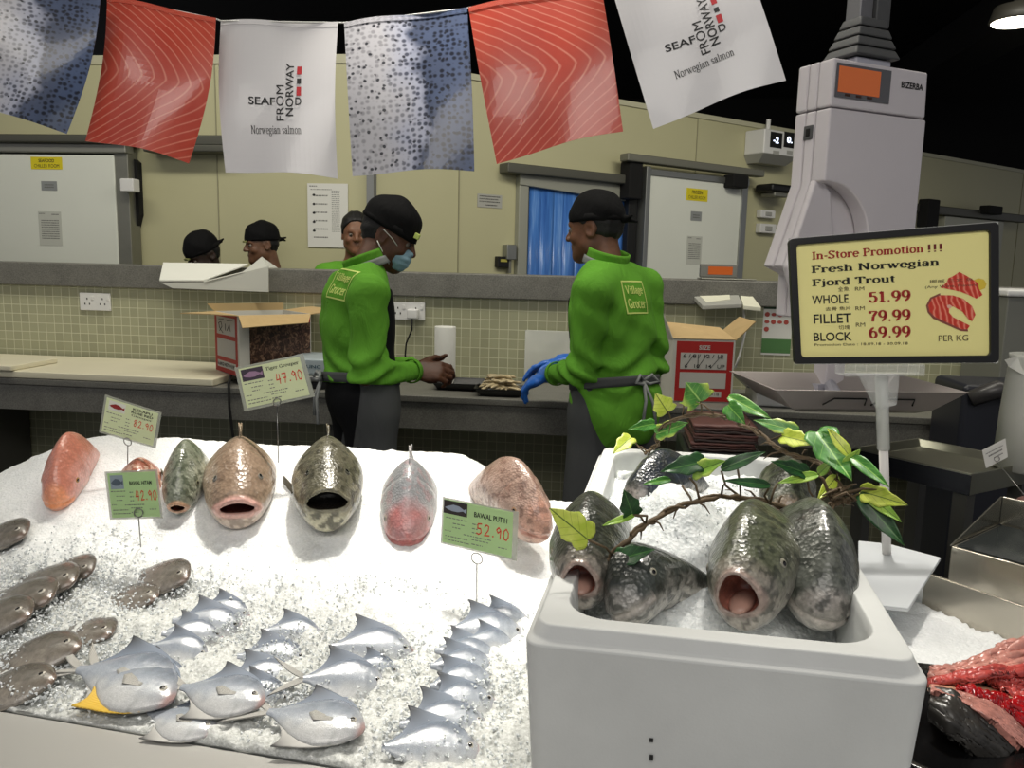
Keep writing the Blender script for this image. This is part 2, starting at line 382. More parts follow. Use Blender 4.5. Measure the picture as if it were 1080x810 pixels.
# ================================================================= THE SETTING
M_cream = mat('cream_panel', 'b8b591', 0.45, var=0.03, vscale=1.5)
M_cream_dk = mat('panel_joint', '8f8c72', 0.6)
M_black = mat('black_void', '060606', 0.9)
M_alu = mat('aluminium', '9a9c98', 0.38, 0.85, bump=0.05, bscale=200)
M_galv = mat('galvanised', '85857c', 0.45, 0.6, var=0.08)
M_dark = mat('dark_metal', '1c1c1c', 0.45, 0.3)
M_white = mat('white_plastic', 'd8d8d6', 0.4)
M_granite = None
def granite():
    t = NT('granite'); v = t.coord()
    a = t.noise(v, 160, 3, 0.7); b = t.noise(v, 12, 3)
    c = t.ramp(a, [(0.35, lin('4d4c47')), (0.5, lin('6b6a64')), (0.7, lin('8b8a82'))]); c = t.mix(c, t.ramp(b, [(0.3, lin('5c5b55')), (0.7, lin('74736c'))]), 0.5)
    t.l(c, t.b.inputs['Base Color']); t.b.inputs['Roughness'].default_value = 0.45; return t.m
M_granite = granite()
def tiles(name, tile, grout, s=0.048, rough=0.3):
    t = NT(name); v = t.coord()
    # squares in the wall's own x and z
    sp = t.n('ShaderNodeSeparateXYZ'); cb = t.n('ShaderNodeCombineXYZ'); t.l(v, sp.inputs[0]); t.l(sp.outputs[0], cb.inputs[0]); t.l(sp.outputs[2], cb.inputs[1])
    br = t.n('ShaderNodeTexBrick'); br.offset = 0.0; br.squash = 1.0
    br.inputs['Scale'].default_value = 1.0; br.inputs['Brick Width'].default_value = s; br.inputs['Row Height'].default_value = s
    br.inputs['Mortar Size'].default_value = 0.0017; br.inputs['Mortar Smooth'].default_value = 0.1; br.inputs['Bias'].default_value = 0
    c = lin(tile); br.inputs['Color1'].default_value = (*c, 1); br.inputs['Color2'].default_value = (*[x*0.86 for x in c], 1); br.inputs['Mortar'].default_value = (*lin(grout), 1)
    t.l(cb.outputs[0], br.inputs['Vector']); t.l(br.outputs['Color'], t.b.inputs['Base Color']); t.b.inputs['Roughness'].default_value = rough
    inv = t.n('ShaderNodeMath', operation='SUBTRACT'); inv.inputs[0].default_value = 1.0; t.l(br.outputs['Fac'], inv.inputs[1]); t.bump(inv.outputs[0], 0.25, 0.003)
    return t.m
M_tile = tiles('mosaic_tile', 'a6a688', 'cbcbae')
def floor_mat():
    t = NT('floor_tile'); v = t.coord(); br = t.n('ShaderNodeTexBrick'); br.offset = 0.0
    br.inputs['Brick Width'].default_value = 0.3; br.inputs['Row Height'].default_value = 0.3; br.inputs['Scale'].default_value = 1; br.inputs['Mortar Size'].default_value = 0.004
    br.inputs['Color1'].default_value = (*lin('3a3a38'), 1); br.inputs['Color2'].default_value = (*lin('333331'), 1); br.inputs['Mortar'].default_value = (*lin('22221f'), 1)
    t.l(v, br.inputs['Vector']); t.l(br.outputs['Color'], t.b.inputs['Base Color']); t.b.inputs['Roughness'].default_value = 0.35; return t.m
struct(MB().bb((-9, -3, -0.1), (12, 14, 0)).build('floor', floor_mat()))
struct(MB().bb((-9, 0.3, 4.2), (12, 14, 4.3)).build('ceiling', M_black))
struct(MB().bb((-9, 13.9, 0), (12, 14, 4.2)).build('wall_far', M_black))
WL = 5.3; CX = -1.58
WD = np.array([math.sin(math.radians(49.7)), math.cos(math.radians(49.7)), 0]); WN = np.array([WD[1], -WD[0], 0]); W0 = np.array([CX, WL, 0])
struct(MB().bb((-7.5, WL, 0), (CX, WL+0.12, 2.76)).build('wall_left', M_cream))
c = W0; L = 9.5
struct(MB().hexa([c, c+WD*L, c+WD*L-WN*0.12, c-WN*0.12], [q+np.array([0, 0, 2.76]) for q in (c, c+WD*L, c+WD*L-WN*0.12, c-WN*0.12)]).build('wall_right', M_cream))
RX = np.array([WD, WN, [0, 0, 1]])
def rw(px, py, off=0.0): return onplane(px, py, W0+WN*off, WN)           # a point on the right cold-room wall
def rwq(x0, y0, x1, y1, off, th): # box on the right wall seen between two photo corners
    a = rw(x0, (y0+y1)/2, off); b = rw(x1, (y0+y1)/2, off); zt = rw((x0+x1)/2, y0, off)[2]; zb = rw((x0+x1)/2, y1, off)[2]
    m = (a+b)/2; m[2] = (zt+zb)/2
    return m-WN*th/2, (np.dot(b-a, WD), th, zt-zb)
def lw(px, py, y): return ony(px, py, y)
def lwb(x0, y0, x1, y1, y, th):
    a = lw(x0, (y0+y1)/2, y); b = lw(x1, (y0+y1)/2, y); zt = lw((x0+x1)/2, y0, y)[2]; zb = lw((x0+x1)/2, y1, y)[2]
    return (a[0], y, min(zt, zb)), (b[0], y+th, max(zt, zb))
def trim(n, mb, m, **k): return struct(mb.build('trim_%d' % n, m, **k))
# corner post, capping strips, panel joints
trim(1, MB().bb(*[(lw(387, 200, 5.27)[0], 5.26, 0), (lw(394.5, 200, 5.27)[0], 5.33, 2.74)]), mat('grey_post', '7d7f80', 0.5))
trim(2, MB().bb((-7.5, WL-0.012, 2.735), (CX, WL+0.13, 2.79)), mat('cap_strip', 'b9b79c', 0.5))
q = MB(); q.hexa([c+WN*0.012, c+WD*L+WN*0.012, c+WD*L-WN*0.13, c-WN*0.13], [(q_+np.array([0, 0, 0.04])) for q_ in (c+WN*0.012, c+WD*L+WN*0.012, c+WD*L-WN*0.13, c-WN*0.13)])
q.v = [(a, b, z+2.74) for a, b, z in q.v]; trim(3, q, mat('cap_strip', 'b9b79c', 0.5))
for i, px in enumerate((230,)):
    x = lw(px, 200, WL)[0]; trim(4, MB().bb((x-0.004, WL-0.004, 0), (x+0.004, WL+0.01, 2.74)), M_cream_dk)
for i, px in enumerate((484, 732, 1078)):
    a = rw(px, 200, 0.002); trim(5+i, MB().box((a[0], a[1], 1.37), (0.008, 0.008, 2.74), RX), M_cream_dk)
# left chiller door with its sliding rail
M_door = mat('door_white', 'd9dcd2', 0.4, var=0.03, vscale=1.2)
a, b = lwb(-70, 162.5, 122.5, 285, 5.16, 0.1)
d1 = struct(MB().bb((a[0], a[1], 0.06), b).build('door_1', M_door, bevel=0.008))
a2, b2 = lwb(122.5, 158, 137, 285, 5.17, 0.12)
MB().bb((a2[0], a2[1], 0.05), b2).build('door_frame', M_galv, d1, bevel=0.006)
a2, b2 = lwb(-80, 150.5, 132, 160.5, 5.14, 0.1); MB().bb(a2, b2).build('door_trim', mat('rail_grey', '8e8e86', 0.45, 0.4), d1, bevel=0.01)
a2, b2 = lwb(-80, 141, 132, 150, 5.1, 0.2); MB().bb(a2, b2).build('sliding_rail', mat('rail_dark', '5a5a52', 0.5, 0.4), d1, bevel=0.012)
a2, b2 = lwb(137.5, 163, 146, 250, 5.24, 0.055); m = MB(); m.prism([(a2[0], 5.24, b2[2]), (b2[0], 5.24, b2[2]-0.05), (b2[0], 5.24, a2[2]+.15), (a2[0]+0.012, 5.24, a2[2])][::-1], (0, 0.055, 0)); m.build('dark_gap', M_black, d1)  # black panel stands in for the dark gap beside the door
a2, b2 = lwb(126, 188, 140.5, 202, 5.09, 0.08); MB().bb(a2, b2).build('door_handle', M_white, d1, bevel=0.008)
for i, (x0, y0, x1, y1) in enumerate(((150, 142, 235, 153), (150, 152, 235, 160))):
    a2, b2 = lwb(x0, y0, x1, y1, 5.14, 0.14); trim(8+i, MB().bb(a2, b2), mat('rail_dark', '5a5a52', 0.5, 0.4), bevel=0.01)
# strip curtain doorway on the right wall, with frame and rail
fr = MB()
d2 = struct(MB().box(*rwq(547, 181, 557, 300, 0.05, 0.09), RX).build('door_2', mat('frame_pale', '9fa094', 0.45, 0.3), bevel=0.006))
tl, tr_ = rw(549, 177, 0.06), rw(662, 196, 0.06); m = MB()
m.hexa([tl, tr_, tr_-WN*.1, tl-WN*.1], [p+np.array([0, 0, -0.12]) for p in (tl, tr_, tr_-WN*.1, tl-WN*.1)]); m.v = [(x, y, z) for x, y, z in m.v]
m.build('door_frame', mat('frame_pale', '9fa094', 0.45, 0.3), d2, bevel=0.006)
tl, tr_ = rw(536, 171, 0.12), rw(668, 180, 0.12); tr_[2] = tl[2]; m = MB(); m.hexa([tl, tr_, tr_-WN*.12, tl-WN*.12], [p+np.array([0, 0, -0.07]) for p in (tl, tr_, tr_-WN*.12, tl-WN*.12)]); m.build('sliding_rail', mat('rail_dark', '5a5a52', 0.5, 0.4), d2, bevel=0.01)
MB().box(*rwq(662, 188, 671, 300, 0.1, 0.06), RX).build('door_post', M_dark, d2, bevel=0.005)
m = MB(); m.box(*rwq(664, 170, 678, 210, 0.17, 0.12), RX); m.build('rail_roller', M_black, d2, bevel=0.012)
def strip_mat():
    t = NT('blue_lit_strip'); v = t.coord('Object', (1, 1, 0.08)); nz = t.noise(v, 22, 3, 0.6)  # blue light of the room behind is put into the strip colour
    t.l(t.ramp(nz, [(0.25, lin('2f58a0')), (0.55, lin('4a7cc6')), (0.8, lin('86aee4'))]), t.b.inputs['Base Color'])
    t.b.inputs['Roughness'].default_value = 0.25; t.b.inputs['Transmission Weight'].default_value = 0.0; return t.m
M_strip = strip_mat()
a, b = rw(557, 250, 0.018), rw(681, 250, 0.018); n = 11
sc_ = thing('strip_curtain', 'plastic strip curtain painted with the blue light of the cold room', 'curtain', (*((a+b)/2)[:2], 0.0))
for i in range(n):
    p0, p1 = a+(b-a)*i/n, a+(b-a)*(i+1.12)/n; off = WN*(0.004*(i % 2)); zt = 2.19
    m = MB()
    def f(u, v, p0=p0, p1=p1, off=off): 
        p = p0+(p1-p0)*u+off+WN*0.006*math.sin(u*3.14); return (p[0], p[1], 0.1+(zt-0.1)*v)
    m.grid(f, 5, 3); m.build('strip', M_strip, sc_, smooth=True, solid=0.003)
# no room is built behind the strips; its blue light is in their colour
# white sliding door to the right of it
ct, sz = rwq(681, 188, 786, 300, 0.16, 0.09); top = ct[2]+sz[2]/2
d3 = struct(MB().box((ct[0], ct[1], top/2+0.04), (sz[0], 0.09, top-0.04), RX).build('door_3', M_door, bevel=0.008))
for nm, (x0, x1) in (('door_frame', (679.5, 684)), ('door_frame', (780.5, 786.5))):
    c2, s2 = rwq(x0, 188, x1, 300, 0.175, 0.11); MB().box((c2[0], c2[1], top/2+0.05), (s2[0], 0.11, top), RX).build(nm, M_alu, d3, bevel=0.004)
ctop = MB(); ctop.box((ct[0], ct[1], top+0.01), (sz[0], 0.12, 0.05), RX); ctop.build('door_trim', M_alu, d3, bevel=0.004)
c2, s2 = rwq(667, 176, 803, 186, 0.2, 0.1); MB().box((c2[0], c2[1], top+0.1), (s2[0]+.1, 0.1, 0.06), RX).build('sliding_rail', mat('rail_mid', '77776c', 0.5, 0.3), d3, bevel=0.01)
for (x0, y0, x1, y1) in ((774, 184, 790, 198),):
    MB().box(*rwq(x0, y0, x1, y1, 0.27, 0.12), RX).build('rail_roller', M_black, d3, bevel=0.012)
# third cold-room door at the far right, mostly behind the scale and the price sign
ct, sz = rwq(992, 232, 1054, 330, 0.16, 0.09); top = ct[2]+sz[2]/2
d4 = struct(MB().box((ct[0], ct[1], top/2+0.04), (sz[0], 0.09, top-0.04), RX).build('door_4', mat('door_grey', 'a9aa9a', 0.4), bevel=0.008))
c2, s2 = rwq(980, 220, 1070, 232, 0.2, 0.1); MB().box((c2[0], c2[1], top+0.07), (s2[0]+.6, 0.1, 0.09), RX).build('sliding_rail', mat('rail_dark', '5a5a52', 0.5, 0.4), d4, bevel=0.01)
for (x0, y0, x1, y1) in ((979, 210, 991, 240), (1044, 217, 1058, 226)):
    MB().box(*rwq(x0, y0, x1, y1, 0.3, 0.12), RX).build('rail_roller', M_black, d4, bevel=0.012)
# tiled half wall with a granite ledge
HW = 4.0
struct(MB().bb((-5.5, HW, 0), (3.6, HW+0.22, 1.31)).build('wall_tiled', M_tile))
struct(MB().bb((-5.5, HW-0.03, 1.305), (3.6, HW+0.26, 1.425)).build('trim_12', M_granite, bevel=0.006))
# ducts under the black ceiling
m = MB().bb((1.5, 4.5, 3.75), (9, 5.0, 4.2)); trim(13, m, mat('duct_black', '141414', 0.7), bevel=0.02)
m = MB().bb((3.6, 2.0, 3.8), (4.1, 12, 4.2)); trim(14, m, mat('duct_black', '141414', 0.7), bevel=0.02)
# ================================================================= ON THE WALLS
def wall_sheet_left(x0, y0, x1, y1, y):
    a, b = lwb(x0, y0, x1, y1, y, 0.0)
    return Sheet((a[0], y, a[2]), (b[0], y, a[2]), (b[0], y, b[2]), (a[0], y, b[2]))
def wall_sheet_right(x0, y0, x1, y1, off):
    ct, sz = rwq(x0, y0, x1, y1, off, 0.0); e = WD*sz[0]/2; z = np.array([0, 0, sz[2]/2])
    return Sheet(ct-e-z, ct+e-z, ct+e+z, ct-e+z)
M_paper = mat('paper', 'd6d6d0', 0.7); M_ink = mat('ink', '1d1d1d', 0.7); M_inkg = mat('grey_ink', '6f6f6c', 0.7)
M_yel = mat('yellow_label', 'd8c81e', 0.5); M_red = mat('print_red', 'b3201a', 0.6)
def mid(s): return s.at(.5, .5)
s = wall_sheet_left(32.5, 165.5, 65.5, 178.5, 5.158); t = thing('door_sign', 'yellow chiller room sign on the left sliding door', 'sign', mid(s)); s.panel('plate', M_yel, t, th=.003)
s.print('lettering', text2d('SEAFOOD', .02), (.25, .56, .75, .84), M_ink, t); s.print('lettering', text2d('CHILLER ROOM', .0), (.1, .14, .9, .42), M_ink, t)
s = wall_sheet_left(43.5, 191, 60, 201, 5.158); t = thing('door_plate', 'small grey plate below the yellow sign on the left door', 'plate', mid(s)); s.panel('plate', mat('plate_grey', '9c9f9c', 0.35, 0.4), t, th=.004); lines_print(s, 'lettering', [(.2, .8, .55, .12), (.2, .8, .3, .12)], M_inkg, t)
s = wall_sheet_left(41, 223, 65, 259, 5.158); t = thing('notice_sheet', 'printed notice sheet taped low on the left sliding door', 'paper', mid(s)); s.panel('sheet', mat('paper_dim', 'bdbfb6', .7), t, th=.001)
lines_print(s, 'lettering', [(.05, .3, .92, .03), (.6, .9, .9, .03)]+[(.12, .9, .72-.065*i, .03) for i in range(9)], M_inkg, t)
s = wall_sheet_left(324.5, 193.5, 367, 261, 5.292); t = thing('wall_chart', 'white chart with rows of small symbols on the cream wall', 'poster', mid(s)); s.panel('sheet', M_paper, t, th=.002)
lines_print(s, 'lettering', [(.05, .25, .95, .015), (.08, .6, .9, .012)]+[(.15, .5, .8-.13*i, .02) for i in range(6)]+[(.6, .8, .88-.03*i, .01) for i in range(22)], M_inkg, t)
b = MB()
for i in range(5):
    for k in range(1): b.add([s.at(.16+.05*math.cos(j*1.05)*.8, .82-.14*i+.02*math.sin(j*1.05), .001) for j in range(6)], [tuple(range(6))])
b.add([s.at(*q_, .001) for q_ in rect(.93, .22, .98, .42)], [(0, 1, 2, 3)])
b.build('symbols', M_ink, t, fix=False)
s = wall_sheet_right(503.5, 205, 529.5, 219, 0.004); t = thing('taped_note', 'small grey printed note taped on the cream wall right of the masked worker', 'paper', mid(s)); s.panel('sheet', mat('paper_grey', 'a6a69f', .7), t, th=.001); lines_print(s, 'lettering', [(.08, .92, .8, .07), (.08, .85, .6, .07), (.08, .9, .4, .07), (.3, .8, .15, .07)], M_ink, t)
s = wall_sheet_right(724, 199, 746.5, 212, 0.162); t = thing('door_sign', 'yellow freezer sign on the white door behind the right worker', 'sign', mid(s)); s.panel('plate', M_yel, t, th=.003)
s.print('lettering', text2d('FROZEN', .02), (.25, .56, .75, .84), M_ink, t); s.print('lettering', text2d('CHILLER ROOM', .0), (.1, .14, .9, .42), M_ink, t)
s = wall_sheet_right(728.5, 223, 740, 233, 0.162); t = thing('door_plate', 'small grey plate below the yellow sign on the right door', 'plate', mid(s)); s.panel('plate', mat('plate_grey', '9c9f9c', 0.35, 0.4), t, th=.004); lines_print(s, 'lettering', [(.2, .8, .55, .12), (.2, .8, .3, .12)], M_inkg, t)
s = wall_sheet_right(724, 249, 740, 279, 0.162); t = thing('notice_sheet', 'printed notice sheet taped on the door behind the right worker', 'paper', mid(s)); s.panel('sheet', mat('paper_dim', 'bdbfb6', .7), t, th=.001)
lines_print(s, 'lettering', [(.05, .3, .92, .03), (.6, .9, .9, .03)]+[(.12, .9, .72-.065*i, .03) for i in range(9)], M_inkg, t)
# chiller controller with two little displays
ct, sz = rwq(806, 138, 842, 164, 0.22, 0.22)
t = thing('chiller_controller', 'white wall controller with two lit digit displays', 'controller', ct)
MB().box(ct, sz, RX).build('housing', M_white, t, bevel=0.012)
s = wall_sheet_right(806, 164, 842, 172, 0.22); m = MB(); z0 = ct[2]-sz[2]/2; e = WD*sz[0]/2; nf = WN*sz[1]/2; m.hexa([ct-e*.8-nf, ct+e*.8-nf, ct+e*.8+nf*.2, ct-e*.8+nf*.2], [ct-e-nf, ct+e-nf, ct+e+nf, ct-e+nf])
m.v = [(x, y, z0-0.07 if i < 4 else z0) for i, (x, y, z) in enumerate(m.v)]; m.build('hood', mat('ctrl_grey', 'a2a29c', .5), t)
for x0, x1, g in ((812.5, 825, 'ae'), (827, 839, '-0')):
    s = wall_sheet_right(x0, 139.5, x1, 156, 0.222); s.panel('display', M_black, t, th=.004)
    s.print('digits', text2d({'ae': '-2', '-0': '0.'}[g], .03), (.25, .3, .72, .72), mat('led_white', 'dfe8ff', .5, emit='dfe8ff', es=2.0), t, off=.001)
    s2 = wall_sheet_right(x0+3, 159, x1-3, 163, 0.222); s2.panel('button', mat('ctrl_grey', 'a2a29c', .5), t, th=.004)
m = MB(); p = ct+np.array([0, 0, sz[2]/2]); m.tube([p-WN*.05, p-WN*.05+np.array([0, 0, .12])], .02); m.build('conduit', M_white, t)
for i, (x0, y0, x1, y1, cm) in enumerate(((803, 221.5, 818, 230, 'upper'), (802, 236, 819, 246, 'lower'))):
    ct, sz = rwq(x0, y0, x1, y1, 0.06, 0.06); t = thing('switch_box', f'{cm} of two small pale switch boxes left of the hanging scale', 'switch', ct); MB().box(ct, sz, RX).build('box', M_white, t, bevel=.008)
    MB().box(ct+WN*.032, (sz[0]*.4, .012, sz[2]*.5), RX).build('rocker', mat('ctrl_grey', 'a2a29c', .5), t, bevel=.003)
ct, sz = rwq(815, 190, 838, 207, 0.24, 0.2); t = thing('door_closer', 'dark bracket on the wall left of the hanging scale', 'bracket', ct)
MB().box(ct, (sz[0], .2, sz[2]*.5), RX).build('body', M_dark, t, bevel=.02); MB().box(ct-np.array([0, 0, sz[2]*.4]), (sz[0]*.6, .16, sz[2]*.3), RX).build('arm', M_galv, t, bevel=.01)
ct, sz = rwq(535, 258, 545, 274, 0.07, 0.07); t = thing('intercom_box', 'grey metal box beside the frame of the blue doorway', 'box', ct); MB().box(ct, sz, RX).build('case', M_alu, t, bevel=.006)
MB().box(ct-np.array([0, 0, sz[2]*.9]), (sz[0]*.25, .03, sz[2]), RX).build('conduit', M_galv, t)
ct, sz = rwq(525.5, 270.5, 537, 282, 0.05, 0.05); t = thing('wall_socket', 'black socket plate below the grey metal box', 'socket', ct); MB().box(ct, sz, RX).build('plate', M_dark, t, bevel=.004)
MB().box(ct+WN*.027+np.array([0, 0, .01]), (sz[0]*.6, .004, sz[2]*.25), RX).build('label', mat('label_yel', 'a9a24a', .6), t)
# ================================================================= COUNTER AND WHAT STANDS ON IT
CZ, CY = 0.90, 3.40
wt = thing('worktop_counter', 'long grey granite worktop along the tiled wall', 'counter', (-1, 3.7, 0))
MB().bb((-5.4, CY, CZ-0.03), (3.4, HW-0.002, CZ)).build('top', M_granite, wt, bevel=.004)
MB().bb((-5.4, CY+.008, CZ-0.15), (3.4, CY+.05, CZ-0.031)).build('fascia', M_granite, wt, bevel=.003)
for x in (-5.2, -3.2, -1.25, 0.02, 1.5, 3.0): MB().bb((x, CY+.09, 0), (x+.1, HW-.01, CZ-.032)).build('support', mat('support_grey', '5b5a54', .6, var=.05), wt, bevel=.004)
# long white cutting boards at the left
M_board = mat('board_cream', 'dcd6bd', .45, var=.06, vscale=3, bump=.05)
t = thing('cutting_board', 'long cream cutting board along the left of the worktop', 'board', (-3, 3.7, CZ)); MB().bb((-5.3, CY+.0, CZ+.001), (onz(245, 395, .93)[0], HW-.03, CZ+.034)).build('slab', M_board, t, bevel=.005)
t = thing('cutting_board', 'narrow end of another cream board at the far left worktop edge', 'board', (-3.5, 3.45, CZ+.03)); MB().bb((-5.3, CY-.02, CZ+.035), (onz(12, 388, .95)[0], CY+.3, CZ+.06)).build('slab', M_board, t, bevel=.005)
BZ = CZ+.035
M_kraft = mat('kraft', 'bda274', .8, var=.05, vscale=20); M_kraft_in = mat('kraft_inside', 'b29a6e', .85); M_cwhite = mat('carton_white', 'c9c7be', .6); M_cred = mat('carton_red', 'a81e1a', .55)
def prawns():
    t = NT('prawn_print'); v = t.coord('UV', (9, 5, 1), (0, 0, .5)); nz = t.noise(v, 1.6, 5, .6, 1.6)
    t.l(t.ramp(nz, [(.3, lin('1b1210')), (.48, lin('3e2a22')), (.58, lin('6e5140')), (.7, lin('a08a72'))]), t.b.inputs['Base Color']); t.b.inputs['Roughness'].default_value = .35; return t.m
def carton(t, c0, e1, e2, H, th=.005):
    """open carton: nearest bottom corner c0, walls along e1 and e2 (vectors), height H; returns the two sheets facing the viewer"""
    e1, e2 = np.array(e1), np.array(e2); u1, u2 = nrm(e1), nrm(e2); Z = np.array([0, 0, 1.0]); m = MB()
    L1, L2 = np.linalg.norm(e1), np.linalg.norm(e2); ax = np.array([u1, u2, Z]); C0 = np.array(c0)
    B = lambda a, b, z, s: m.box(C0+u1*a+u2*b+Z*z, s, ax)
    B(L1/2, L2/2, th/2, (L1, L2, th)); B(L1/2, th/2, H/2, (L1, th, H)); B(L1/2, L2-th/2, H/2, (L1, th, H)); B(th/2, L2/2, H/2, (th, L2-2*th, H)); B(L1-th/2, L2/2, H/2, (th, L2-2*th, H))
    m.build('carton_body', M_cwhite, t)
    s1 = Sheet(C0, C0+e1, C0+e1+Z*H, C0+Z*H); s2 = Sheet(C0+e2, C0, C0+Z*H, C0+e2+Z*H)
    return s1, s2, (C0, e1, e2, Z*H)
def flap(t, a, b, c, d, m=None): # quad flap with thickness
    q = MB(); n = nrm(np.cross(np.array(b)-a, np.array(d)-a))*.004; q.hexa([a, b, c, d], [np.array(p)+n for p in (a, b, c, d)]); q.build('flap', m or M_kraft, t)
c0 = ony(253, 396, 3.46); c0[2] = BZ; e1 = np.array([.245, .245, 0]); e2 = np.array([-e1[1], e1[0], 0]); e2 = nrm(e2)*.32; H = .285
t = thing('prawn_carton', 'open red and white prawn carton with tan flaps at the left', 'carton', c0)
s1, s2, (C0, E1, E2, ZH) = carton(t, c0, e1, e2, H)
s1.panel('photo_print', prawns(), t, .14, .12, .99, .86, off=.0012); s1.panel('red_print', M_cred, t, .14, .86, .99, .985, off=.0012); s1.panel('red_print', M_cred, t, .14, .01, .99, .12, off=.0012)
s2.panel('red_print', M_cred, t, .0, .01, .94, .99, off=.0012)
for v0, v1 in ((.64, .93), (.27, .57), (.09, .2)): s2.panel('label_panel', mat('carton_panel', 'bdbab4', .6), t, .1, v0, .86, v1, off=.002)
s2.print('lettering', stroke2d([[(.15, .0), (.3, .3), (.25, .6), (.1, .5), (.15, .2), (.35, -.1)], [(.5, .1), (.5, .5)], [(.6, .1), (.75, .5), (.8, .1)], [(.1, .75), (.4, .8)], [(.6, .72), (.95, .82)]], .04), (.18, .66, .8, .91), M_ink, t, off=.003)
s2.print('lettering', text2d('6.6KG NETT=11B', .02), (.13, .115, .82, .175), M_ink, t, off=.003)
up = np.array([0, 0, .03])
flap(t, C0+ZH, C0+E1+ZH, C0+E1*1.08+ZH-np.array([0, .1, .035]), C0+E1*.18+ZH-np.array([0, .1, .05]))
flap(t, C0+E2+ZH, C0+ZH, C0+ZH-nrm(E1)*.12+up*.3, C0+E2+ZH-nrm(E1)*.16+up*-.2)
flap(t, C0+E1+E2+ZH, C0+E2+ZH, C0+E2*1.0+ZH+up*1.2-E1*.1, C0+E1+E2*1.0+ZH+up*1.2, M_kraft_in)
flap(t, C0+E1+ZH, C0+E1+E2+ZH, C0+E1*1.4+E2+ZH+up*.6, C0+E1*1.4+ZH+up*.6, M_kraft)
# right carton
c0 = ony(707, 418, 3.52); c0[2] = CZ+.001; e1 = ony(772, 418, 3.55)-c0; e1[2] = 0; e2 = np.array([-e1[1], e1[0], 0]); e2 = nrm(nrm(e2)+nrm(e1)*-.15)*.22; H = .275
t = thing('size_carton', 'open red and white carton printed SIZE on the right worktop', 'carton', c0)
s1, s2, (C0, E1, E2, ZH) = carton(t, c0, e1, e2, H)
s1.panel('red_print', M_cred, t, .06, .02, .97, .97, off=.0012)
s1.print('lettering', text2d('SIZE', .03), (.42, .84, .6, .91), mat('carton_panel', 'bdbab4', .6), t, off=.002)
for v0, v1 in ((.53, .79), (.23, .48), (.09, .18)): s1.panel('label_panel', mat('carton_panel', 'bdbab4', .6), t, .13 if v0 > .2 else .3, v0, .88 if v0 > .2 else .82, v1, off=.002)
s1.print('lettering', text2d('6 / 8 / 12 / 12', .01), (.17, .71, .82, .77), M_ink, t, off=.003); s1.print('lettering', text2d('6   10   14   UP', .01), (.2, .55, .85, .61), M_ink, t, off=.003)
s1.print('lettering', stroke2d([[(0, 0), (.2, .6)], [(.3, 0), (.5, .6)], [(.6, 0), (.85, .6)], [(.3, 0), (.3, .6)]], .015), (.2, .55, .8, .77), M_ink, t, off=.003)
s1.print('lettering', text2d('6.6KG NETT = 11B', .02), (.38, .115, .78, .155), M_ink, t, off=.003)
flap(t, C0+ZH, C0+E1+ZH, C0+E1*.86+ZH+E2*.4+up*1.5, C0-E1*.12+ZH+E2*.4+up*2.2)
flap(t, C0+E2+ZH, C0+ZH, C0+ZH-nrm(E1)*.06+up*4.3-E2*.05, C0+E2+ZH-nrm(E1)*.07+up*4.6, M_cwhite)
flap(t, C0+E1+ZH, C0+E1+E2+ZH, C0+E1*1.38+E2+ZH+up*3, C0+E1*1.30+ZH+up*2.8)
# paper roll
p = onz(469, 405, CZ); p[1] = max(p[1], 3.5); t = thing('paper_roll', 'standing white paper towel roll between the two workers', 'paper roll', (p[0], p[1], CZ))
M_tissue = mat('tissue', 'dcdcd6', .85, var=.03, bump=.2, bscale=40)
MB().lathe((p[0], p[1], CZ+.001), [(.018, 0), (.05, 0), (.0505, .004), (.0505, .272), (.049, .276), (.018, .276)], 40).build('roll', M_tissue, t, smooth=True)
MB().lathe((p[0], p[1], CZ+.002), [(.016, 0), (.018, 0), (.018, .272), (.016, .272)], 24).build('core', M_kraft, t)
# foam trays and what lies in the front one
M_tray = mat('black_foam', '0d0d0d', .45, bump=.1, bscale=90)
def foam_tray(label, c, w, d, h, rot=0):
    t = thing('foam_tray', label, 'tray', c); ca, sa = math.cos(rot), math.sin(rot)
    def R(x, y, z): return (c[0]+x*ca-y*sa, c[1]+x*sa+y*ca, c[2]+z)
    prof = [(.82, 0.001), (1.0, h-.004), (1.04, h), (1.04, h-.004), (.98, h-.006), (.80, .006)]
    m = MB()
    def ring(k, z):
        out = []
        for i in range(32):
            a = 2*math.pi*i/32; sx, sy = math.cos(a), math.sin(a); q = max(abs(sx), abs(sy)); r = (1/q)*(1-.08*(min(abs(sx), abs(sy))/q)**6); out.append(R(sx*r*w/2*k, sy*r*d/2*k, z))
        return out
    V = []; 
    for k, z in prof: V += ring(k, z)
    Fs = [(i*32+j, i*32+(j+1) % 32, (i+1)*32+(j+1) % 32, (i+1)*32+j) for i in range(5) for j in range(32)]+[tuple(range(31, -1, -1)), tuple(range(5*32, 6*32))]
    m.add(V, Fs).build('tray_shell', M_tray, t); m2 = MB(); m2.box((c[0], c[1], c[2]+.008), (w*.5, .008, .002)); m2.build('ridge', M_tray, t); return t
p = onz(500, 398, CZ); foam_tray('empty black foam tray beside the paper roll', (p[0], 3.66, CZ+.001), .25, .2, .035)
p = onz(534, 409, CZ); foam_tray('black foam tray of pale seafood in front of the gloved hands', (p[0], 3.52, CZ+.001), .22, .16, .035, .03)
FT = np.array([p[0], 3.52, CZ+.012])
M_clam = mat('razor_clam', 'b5a582', .5, var=.25, vscale=40)
base = None; k = 0
random.seed(5)
def clam_mesh():
    m = MB(); L = .1
    def f(u, v):
        a = 2*math.pi*u; t_ = v*2-1; r = .0078*(1-abs(t_)**4)**.5+.0008; return (L/2*t_, math.cos(a)*r*1.15, math.sin(a)*r*.8+.006*(1-t_*t_))
    m.grid(f, 10, 12, True); return m.mesh('seafood_piece', True)
